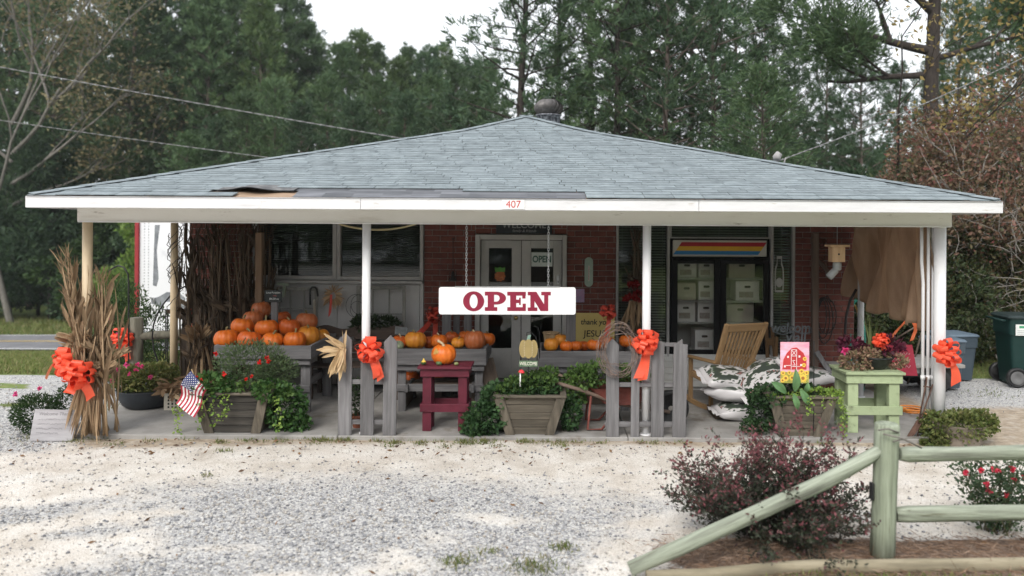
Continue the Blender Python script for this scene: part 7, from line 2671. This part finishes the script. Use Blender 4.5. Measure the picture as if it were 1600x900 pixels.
def limb(p, d, L, r, lv):
    pts = [Vector(p)]
    d = Vector(d).normalized()
    for i in range(5):
        d = (d + Vector((rdg.uniform(-.2, .2), rdg.uniform(-.2, .2), rdg.uniform(-.1, .14)))).normalized()
        pts.append(pts[-1] + d * L / 5)
        if lv <= 1:
            for _ in range(3):
                o = Vector((rdg.gauss(0, 1), rdg.gauss(0, 1), rdg.gauss(.2, .7))) * .40
                gc.append((pts[-1] + o)[:])
                go.append((o.normalized() + d * .5)[:])
    gt_.tube(pts, [r, r * .85, r * .7, r * .58, r * .46, r * .36], 6, cap=False)
    if lv:
        for k in range(3):
            q = pts[rdg.choice((2, 3, 4, 5))]
            limb(q, d + Vector((rdg.uniform(-1, 1), rdg.uniform(-1, 1), rdg.uniform(-.4, .8))) * .75, L * rdg.uniform(.5, .72), r * .45, lv - 1)


for a in LIMB:
    limb(*a)
for i in range(26):
    limb((.1, 0, 9.8 + 4 * rdg.random()), (rdg.uniform(-1, 1), rdg.uniform(-1, 1), .3), 2.0, .06, 1)
tree('pine_tree', 'tree', (gt_.mesh('trunk', BARKD), tufts(gc, go, 12, .22, .036, PN[0])), (1456 - 850) * 20 / 1200, 20, 0, 1.0, 'great dark pine with thick trunk and long bare limbs on the right')
YL = leafmat('yellow_leaf', [(.24, .19, .06), (.32, .24, .085), (.17, .16, .05), (.28, .18, .085)], trans=.35)
tree('yellow_leaf_sapling', 'tree', decid(61, 6.2, YL, BARKD, spread=.6, n_leaf=6, ln=.105, depth=4, r0=.04, fork=.55, leafspread=.30), (1392 - 850) * 16.5 / 1200, 16.5, .6, (1.25, 1.1, 1.1), 'thin sapling with scattered yellow leaves left of the red tree')
RL = leafmat('red_brown_leaf', [(.13, .075, .05), (.19, .115, .075), (.12, .11, .055), (.25, .15, .11), (.09, .09, .045), (.33, .12, .11)], trans=.3)
RT = decid(71, 4.6, RL, BARKG, spread=.75, n_leaf=7, ln=.085, depth=5, r0=.10, fork=.34, leafspread=.22, up=.2,
           first=[((0, 0, 1.6), (-1, -.2, .55), 1.5, .06, 4), ((0, 0, 1.7), (-.9, .3, .8), 1.5, .06, 4), ((0, 0, 1.8), (.9, -.2, .6), 1.4, .06, 4), ((0, 0, 1.5), (-1, 0, .25), 1.3, .05, 4)])
tree('red_leaf_tree', 'tree', RT, (1610 - 850) * 15 / 1200, 15, 0, (1.15, 1.1, 1.08), 'spreading tree with red brown autumn leaves at the right edge')
RT2 = bushy(73, 5.3, 2.3, 6200, .10, RL, bark=BARKG, cb=.36, lumps=34)
tree('red_leaf_tree', 'tree', RT2, (1500 - 850) * 15.6 / 1200, 15.6, 2, (.92, .9, .92), 'dense red brown tree close behind the porch right corner')
RT3 = bushy(78, 5.6, 2.4, 6500, .10, RL, bark=BARKG, cb=.36, lumps=34)
tree('red_leaf_tree', 'tree', RT3, (1620 - 850) * 16.4 / 1200, 16.4, 1, 1.08, 'tallest red brown tree behind the spreading one at right')
# tangled bushes behind the bins
TG = leafmat('tangle_leaf', [(.05, .065, .022), (.09, .10, .035), (.12, .10, .05), (.03, .045, .018), (.14, .085, .05)], trans=.3)
tb_ = [bushy(81, 2.9, 1.5, 8000, .085, TG, cb=.02, lumps=18), bushy(82, 2.3, 1.4, 8000, .085, leafmat('tangle_leaf_dark', [(.025, .045, .018), (.05, .075, .028), (.08, .085, .035)]), cb=.02, lumps=18)]
tw2 = MB()
rdt = random.Random(3)
for k in range(90):
    p = Vector((rdt.uniform(-1.3, 1.3), rdt.uniform(-1.2, -.2), rdt.uniform(.2, 2.4)))
    pts = [p]
    d = Vector((rdt.uniform(-1, 1), rdt.uniform(-.3, .3), rdt.uniform(-.3, 1))).normalized()
    for q in range(7):
        d = (d + Vector((rdt.uniform(-.5, .5), rdt.uniform(-.2, .2), rdt.uniform(-.4, .35)))).normalized()
        pts.append(pts[-1] + d * .14)
    tw2.tube(pts, [.009, .008, .007, .006, .005, .004, .003, .002], 4, cap=False)
twm = tw2.mesh('twigs', BARKG)
for i, (px, Y, k, s_, lab) in enumerate(((1365, 14.6, 1, 1.0, 'dark bush seen under the tarp behind the cart'), (1440, 14.0, 1, 1.02, 'dark tangled bush behind the corner pipes'), (1512, 14.4, 0, 1.05, 'brownish tangled bush above the blue grey bins'), (1562, 14.9, 1, 1.15, 'tall tangled bush left of the green bin'),
                                         (1612, 14.3, 0, 1.1, 'brownish tangled bush behind the green bin'), (1680, 14.6, 1, 1.1, 'tangled bush beyond the right edge'), (1475, 15.5, 0, 1.3, 'taller brown tangle behind the corner post'), (1540, 16.5, 1, 1.55, 'tall dark thicket farther back above the bins'), (1640, 16.5, 1, 1.6, 'tall dark thicket farther back at the right edge'), (1390, 17, 1, 1.5, 'tall dark thicket behind the tarp'))):
    t = tree('tangled_bush', 'bush', tb_[k], (px - 850) * Y / 1200, Y, i * .3 - 1, s_, lab)
    if k == 0:
        link('twigs', twm, t, kind='stuff')
# left: pale bare tree, understory, shrubs near the porch
BL = leafmat('dry_leaf', [(.11, .09, .05), (.15, .125, .065), (.13, .115, .055), (.10, .10, .05)], trans=.3)
PT_ = decid(91, 15, BL, M('mid_grey_bark', (.11, .10, .09), (.20, .185, .165), scale=5, stretch=(3, 3, 1), rough=.95), spread=.5, n_leaf=9, ln=.15, depth=4, r0=.12, fork=.36, leafspread=.5,
            first=[((0, 0, 5.2), (1, .1, .55), 3.0, .07, 3), ((0, 0, 6.3), (1, -.1, .75), 3.4, .08, 3), ((0, 0, 7.4), (.9, 0, 1.1), 3.2, .08, 3), ((0, 0, 4.4), (1, .2, .45), 2.8, .055, 3), ((0, 0, 6.0), (-1, 0, .7), 2.6, .07, 3)])
tree('pale_tree', 'tree', PT_, (18 - 850) * 41.0 / 1200, 41.0, 0, (1.5, 1.5, 1.45), 'pale barked tree with sparse brown leaves at the far left')
G5 = 'dark understory trees along the far edge of the road'
for i, (px, Y, k, s_) in enumerate(((-180, 44, 4, 1.3), (-110, 43, 0, 1.3), (-55, 45, 4, 1.1), (-5, 44, 0, 1.2), (60, 46, 4, 1.2), (105, 44, 0, 1.35), (150, 43.5, 1, 1.45), (190, 45, 1, 1.3), (232, 44, 4, 1.1), (262, 43, 0, 1.4), (300, 45, 1, 1.5), (345, 44, 4, 1.2), (395, 45, 0, 1.5))):
    tree('understory_tree', 'tree', BUSH[k], (px - 850) * Y / 1200, Y, i, s_, 'dark leafy understory tree, %s from the left along the wood edge', G5)
tree('evergreen_tree', 'tree', BUSH[4], (62 - 850) * 42 / 1200, 43.0, 1.2, (1.6, 1.5, 1.65), 'dark round evergreen left behind the roof corner')
tree('evergreen_tree', 'tree', BUSH[2], (182 - 850) * 33 / 1200, 36.5, .2, (1.6, 1.6, 1.95), 'lime green bush glowing behind the left roof corner')
tree('garden_shrub', 'shrub', BUSH[3], gx(183, 11.6), 11.7, 0, (.42, .42, .78), 'leafy green shrub between the corn bundle and log post')
tree('garden_shrub', 'shrub', BUSH[3], gx(250, 12.2), 12.3, 2, (.50, .45, .36), 'low green shrub behind the log rail')
for px, Y, lab in ((157, 11.3, 'first'), ):
    pass
rs_ = [(160, 552), (184, 523), (206, 552), (172, 500)]
fl_sh = bpy.data.objects['garden_shrub']
for k, (px, py) in enumerate(rs_):
    o = blossom(None, at(px, py, 11.25), .04, PINKF, 14, 'flower')
    w_ = fl_sh.matrix_basis.copy()
    o.parent = fl_sh
    o.matrix_parent_inverse = w_.inverted()
# trees on the far side of the highway, behind the camera (they show in the window glass)
G6 = 'pines across the road facing the store'
for i in range(11):
    x = -42 + i * 8.4
    k = i % 4
    t = tree('pine_tree', 'tree', PINES[k], x, -34 + 3 * math.sin(i * 2.2), i, .95, 'tall pine, %s from the left across the road facing the store', G6)
for i in range(17):
    x = -40 + i * 4.9
    tree('broadleaf_tree', 'tree', BUSH[(0, 4)[i % 2]], x, -31 + 2 * math.cos(i * 1.7), i, (2.2, 1.7)[i % 2], 'dark leafy tree, %s from the left across the road facing the store', 'leafy trees across the road facing the store')

for i in range(16):  # added bush row that keeps bright sky out of the window reflections
    x = -40 + i * 5.2
    tree('screen_bush', 'bush', BUSH[3], x, -27 + 1.5 * math.cos(i * 2.3), i * .7, 2.6, 'broad low bush, %s from the left across the road facing the store', 'low bushes across the road facing the store')

# the far wood that reads as one mass
n = 34000
X = RNG.uniform(-75, 62, n)
Y = RNG.uniform(58, 74, n)
Z = np.array([gz(x, y) for x, y in zip(X, Y)]) + RNG.uniform(0, 1, n) ** 1.2 * (12.0 + 2.0 * np.sin(X * .35) + 1.2 * np.sin(X * .93) + 9 * (X < -23) - 2.5 * (X > -4))
D = rdir(n, -.1)
link('far_wood', leaf_mesh('far_wood', np.stack([X, Y, Z], 1), D, RNG.uniform(.7, 1.5, n), RNG.uniform(.4, .8, n), BLF[1]), kind='stuff')

# ------------------------------------------------------------------ foreground shrub, roses, straw, grass
LD = leafmat('loropetalum_dark', [(.036, .046, .032), (.055, .072, .044), (.075, .058, .05), (.055, .08, .044), (.085, .05, .052)], trans=.2)
LR = leafmat('loropetalum_red', [(.16, .055, .065), (.24, .08, .095), (.12, .055, .055), (.08, .06, .045)], trans=.3)
lsx = gx(1208, 5.72)
ls = thing('purple_shrub', 'shrub', 'feathery purple red shrub behind the slanting fence rail', (lsx, 5.74, gz(lsx, 5.74)))
rdl = random.Random(17)
tw3 = MB()
Pd, Dd, Pr, Dr = [], [], [], []
for k in range(105):
    a = rdl.uniform(0, 6.28)
    el = rdl.uniform(.15, 1.35) if k % 3 else rdl.uniform(.05, .6)
    d = Vector((math.cos(a) * math.cos(el) * 1.2, math.sin(a) * math.cos(el) * .8, math.sin(el)))
    Lb = rdl.uniform(.42, .72) * (1.0 + .18 * abs(math.sin(el * 2 + a)))
    p = Vector((rdl.uniform(-.07, .07), rdl.uniform(-.07, .07), .02))
    pts = [p]
    for i in range(7):
        d = (d + Vector((rdl.uniform(-.16, .16), rdl.uniform(-.16, .16), rdl.uniform(-.07, .12)))).normalized()
        p = p + d * Lb / 7
        p.z = max(p.z, .03)
        pts.append(p)
        f = (i + 1) / 7
        for s_ in range(2 if f > .25 else 1):
            sd_ = (d + Vector((rdl.uniform(-1, 1), rdl.uniform(-1, 1), rdl.uniform(-.5, .7)))).normalized()
            q = p
            Lt = rdl.uniform(.08, .22)
            for j in range(6):
                q = q + sd_ * Lt / 6
                sd_ = (sd_ + Vector((rdl.uniform(-.2, .2), rdl.uniform(-.2, .2), rdl.uniform(-.1, .1)))).normalized()
                for _ in range(3):
                    pp_ = q + Vector((rdl.gauss(0, .012), rdl.gauss(0, .012), rdl.gauss(0, .012)))
                    dd_ = (sd_ * .5 + Vector((rdl.uniform(-1, 1), rdl.uniform(-1, 1), rdl.uniform(-.5, .8))))[:]
                    if rdl.random() < max(0, f * 1.25 - .62) * (.12 + 1.1 * min(1, max(0, pp_.z - .15) / .5)):
                        Pr.append(pp_[:])
                        Dr.append(dd_)
                    else:
                        Pd.append(pp_[:])
                        Dd.append(dd_)
    tw3.tube(pts, [.009, .008, .007, .006, .005, .004, .003, .002], 4, cap=False)
tw3.build('branches', BARKD, ls, kind='stuff')
for nm, P, D_, mt in (('leaves', Pd, Dd, LD), ('red_new_growth', Pr, Dr, LR)):
    k = len(P)
    link(nm, leaf_mesh(nm, P, D_, .034 * RNG.uniform(.6, 1.3, k), .017 * RNG.uniform(.7, 1.2, k), mt), ls, kind='stuff')
rbx = gx(1562, 5.95)
rb = thing('rose_bush', 'shrub', 'open rose bush with pink red blooms behind the right rails', (rbx, 5.95, gz(rbx, 5.95)))
tw4 = MB()
P, D_ = [], []
rdl = random.Random(23)
for k in range(26):
    a = rdl.uniform(0, 6.28)
    d = Vector((math.cos(a) * .5, math.sin(a) * .4, 1)).normalized()
    p = Vector((rdl.uniform(-.12, .12), rdl.uniform(-.1, .1), 0))
    pts = [p]
    for i in range(6):
        d = (d + Vector((rdl.uniform(-.18, .18), rdl.uniform(-.18, .18), .02))).normalized()
        p = p + d * rdl.uniform(.08, .105)
        pts.append(p)
        for _ in range(16):
            P.append((p + Vector((rdl.gauss(0, .045), rdl.gauss(0, .045), rdl.gauss(0, .03))))[:])
            D_.append((rdl.uniform(-1, 1), rdl.uniform(-1, 1), rdl.uniform(-.4, .7)))
    tw4.tube(pts, [.006, .005, .005, .004, .004, .003, .002], 4, cap=False)
tw4.build('canes', M('rose_cane', (.06, .07, .03), (.12, .11, .06), rough=.7), rb, kind='stuff')
k = len(P)
link('leaves', leaf_mesh('leaves', P, D_, .036 * RNG.uniform(.6, 1.3, k), .024 * RNG.uniform(.7, 1.2, k), leafmat('rose_leaf', [(.03, .06, .03), (.05, .085, .04), (.08, .11, .055)])), rb, kind='stuff')
for px, py in ((1509, 739), (1533, 735), (1553, 733), (1560, 736), (1581, 733), (1584, 750), (1541, 757), (1545, 768), (1600, 744), (1572, 774)):
    p = at(px, py, 5.85) - rb.location
    blossom(rb, p, .030, PETALR, 18)

# pine straw on the bed
n = 9000
Xs, Ys = RNG.uniform(.6, 5.2, n), RNG.uniform(5.05, 5.9, n)
keep = np.array([gmask(x, y)[2] > random.random() for x, y in zip(Xs, Ys)])
Xs, Ys = Xs[keep], Ys[keep]
Zs = np.array([gz(x, y) for x, y in zip(Xs, Ys)]) + RNG.uniform(.002, .022, len(Xs))
D = rdir(len(Xs))
D[:, 2] *= .18
link('pine_straw_litter', leaf_mesh('pine_straw', np.stack([Xs, Ys, Zs], 1), D, RNG.uniform(.07, .16, len(Xs)), RNG.uniform(.003, .006, len(Xs)), leafmat('pine_straw', [(.16, .09, .055), (.26, .17, .11), (.12, .07, .045), (.36, .26, .19), (.2, .13, .09)], trans=0, rough=.9), fold=.05), kind='stuff')


def grass(name, pts, ln, wd, mats, kindname='grass'):
    P = np.array(pts)
    k = len(P)
    D = rdir(k, 1.6)
    return link(name, leaf_mesh(name, P, D, ln * RNG.uniform(.5, 1.3, k), wd * RNG.uniform(.7, 1.3, k), mats, fold=.15), kind='stuff')


GR = leafmat('grass_blade', [(.09, .13, .035), (.14, .18, .05), (.19, .21, .07), (.24, .21, .10), (.11, .15, .04)], trans=.3)
pts = []
while len(pts) < 30000:
    y = random.uniform(12.0, 28)
    x = random.uniform(-.78, -.40) * y
    if gmask(x, y)[1] > random.random():
        pts.append((x, y, gz(x, y)))
grass('grass', pts, .12, .022, GR)
pts = [(x, y, gz(x, y)) for x, y in ((random.uniform(-.85, -.36) * y, y) for y in (random.uniform(34.5, 46) for _ in range(16000)))]
grass('grass', pts, .24, .05, GR)
pts = []
while len(pts) < 6000:
    y = random.uniform(11.9, 14.6)
    x = random.uniform(.40, .72) * y
    if gmask(x, y)[1] > random.random():
        pts.append((x, y, gz(x, y)))
grass('grass', pts, .07, .012, GR)
# weeds: by the slab edge, between gravel, in front of the edging
pts = []
for k in range(70):
    px = random.choice((random.uniform(330, 620), random.uniform(60, 1300), random.uniform(620, 900)))
    x, y = gx(px, 8.42), 8.44 - random.expovariate(9) * .6
    for _ in range(random.randint(8, 40)):
        a, b_ = x + random.gauss(0, .05), y + random.gauss(0, .025)
        pts.append((a, min(b_, 8.465), gz(a, b_)))
for px, py, sp, c in ((715, 884, .07, 120), (838, 889, .10, 240), (880, 856, .05, 90), (760, 868, .05, 40), (322, 748, .03, 30), (20, 640, .14, 120), (60, 690, .12, 110), (150, 690, .10, 60), (1530, 700, .16, 40), (205, 640, .25, 400), (170, 650, .2, 200), (1545, 612, .25, 120), (1330, 655, .12, 30)):
    Y0 = 2.345 * 1200 / (py - 357)
    x, y = gx(px, Y0), Y0
    for _ in range(c):
        a, b_ = x + random.gauss(0, sp), y + random.gauss(0, sp * .8)
        if b_ > 8.46 and -5.4 < a < 4.7:
            continue
        pts.append((a, b_, gz(a, b_)))
for _ in range(2600):
    a, b_ = random.uniform(.7, 4.2), random.uniform(4.75, 5.08)
    pts.append((a, b_, gz(a, b_)))
grass('weeds', pts, .05, .009, GR)
# dead leaves, twigs and bits on the lot
pts, ds = [], []
for k in range(420):
    y = 8.44 - random.expovariate(3.0) if k % 4 else random.uniform(5, 8.4)
    x = random.uniform(-5.6, 4.6)
    if y < 4.8:
        continue
    pts.append((x, y, gz(x, y) + .008))
    ds.append((random.uniform(-1, 1), random.uniform(-1, 1), random.uniform(0, .3)))
k = len(pts)
link('leaf_litter', leaf_mesh('leaf_litter', pts, ds, RNG.uniform(.02, .07, k), RNG.uniform(.006, .03, k), leafmat('dead_leaf', [(.10, .06, .035), (.20, .11, .05), (.06, .04, .03), (.28, .16, .09)], trans=.05)), kind='stuff')

# labels of the counted trees: their order from the left
ORD = 'first second third fourth fifth sixth seventh eighth ninth tenth eleventh twelfth thirteenth fourteenth fifteenth sixteenth seventeenth eighteenth nineteenth'.split()
fam = {}
for o in C.objects:
    if '%s' in str(o.get('label', '')):
        fam.setdefault(o['label'], []).append(o)
for lab, os_ in fam.items():
    for i, o in enumerate(sorted(os_, key=lambda q: q.location.x / q.location.y)):
        o['label'] = lab % ORD[i]

# ------------------------------------------------------------------ the pale air between the store and the woods
hz = MB().box((0, 330, 11), (860, 760, 34))
hm_ = bpy.data.materials.new('air')
hm_.use_nodes = True
for n_ in list(hm_.node_tree.nodes):
    if n_.type == 'BSDF_PRINCIPLED':
        hm_.node_tree.nodes.remove(n_)
pv = hm_.node_tree.nodes.new('ShaderNodeVolumePrincipled')
pv.inputs['Color'].default_value = (.86, .92, .94, 1)
pv.inputs['Density'].default_value = .0005
pv.inputs['Anisotropy'].default_value = .2
hm_.node_tree.links.new(pv.outputs[0], hm_.node_tree.nodes['Material Output'].inputs['Volume'])
hz.build('haze', hm_, kind='stuff')
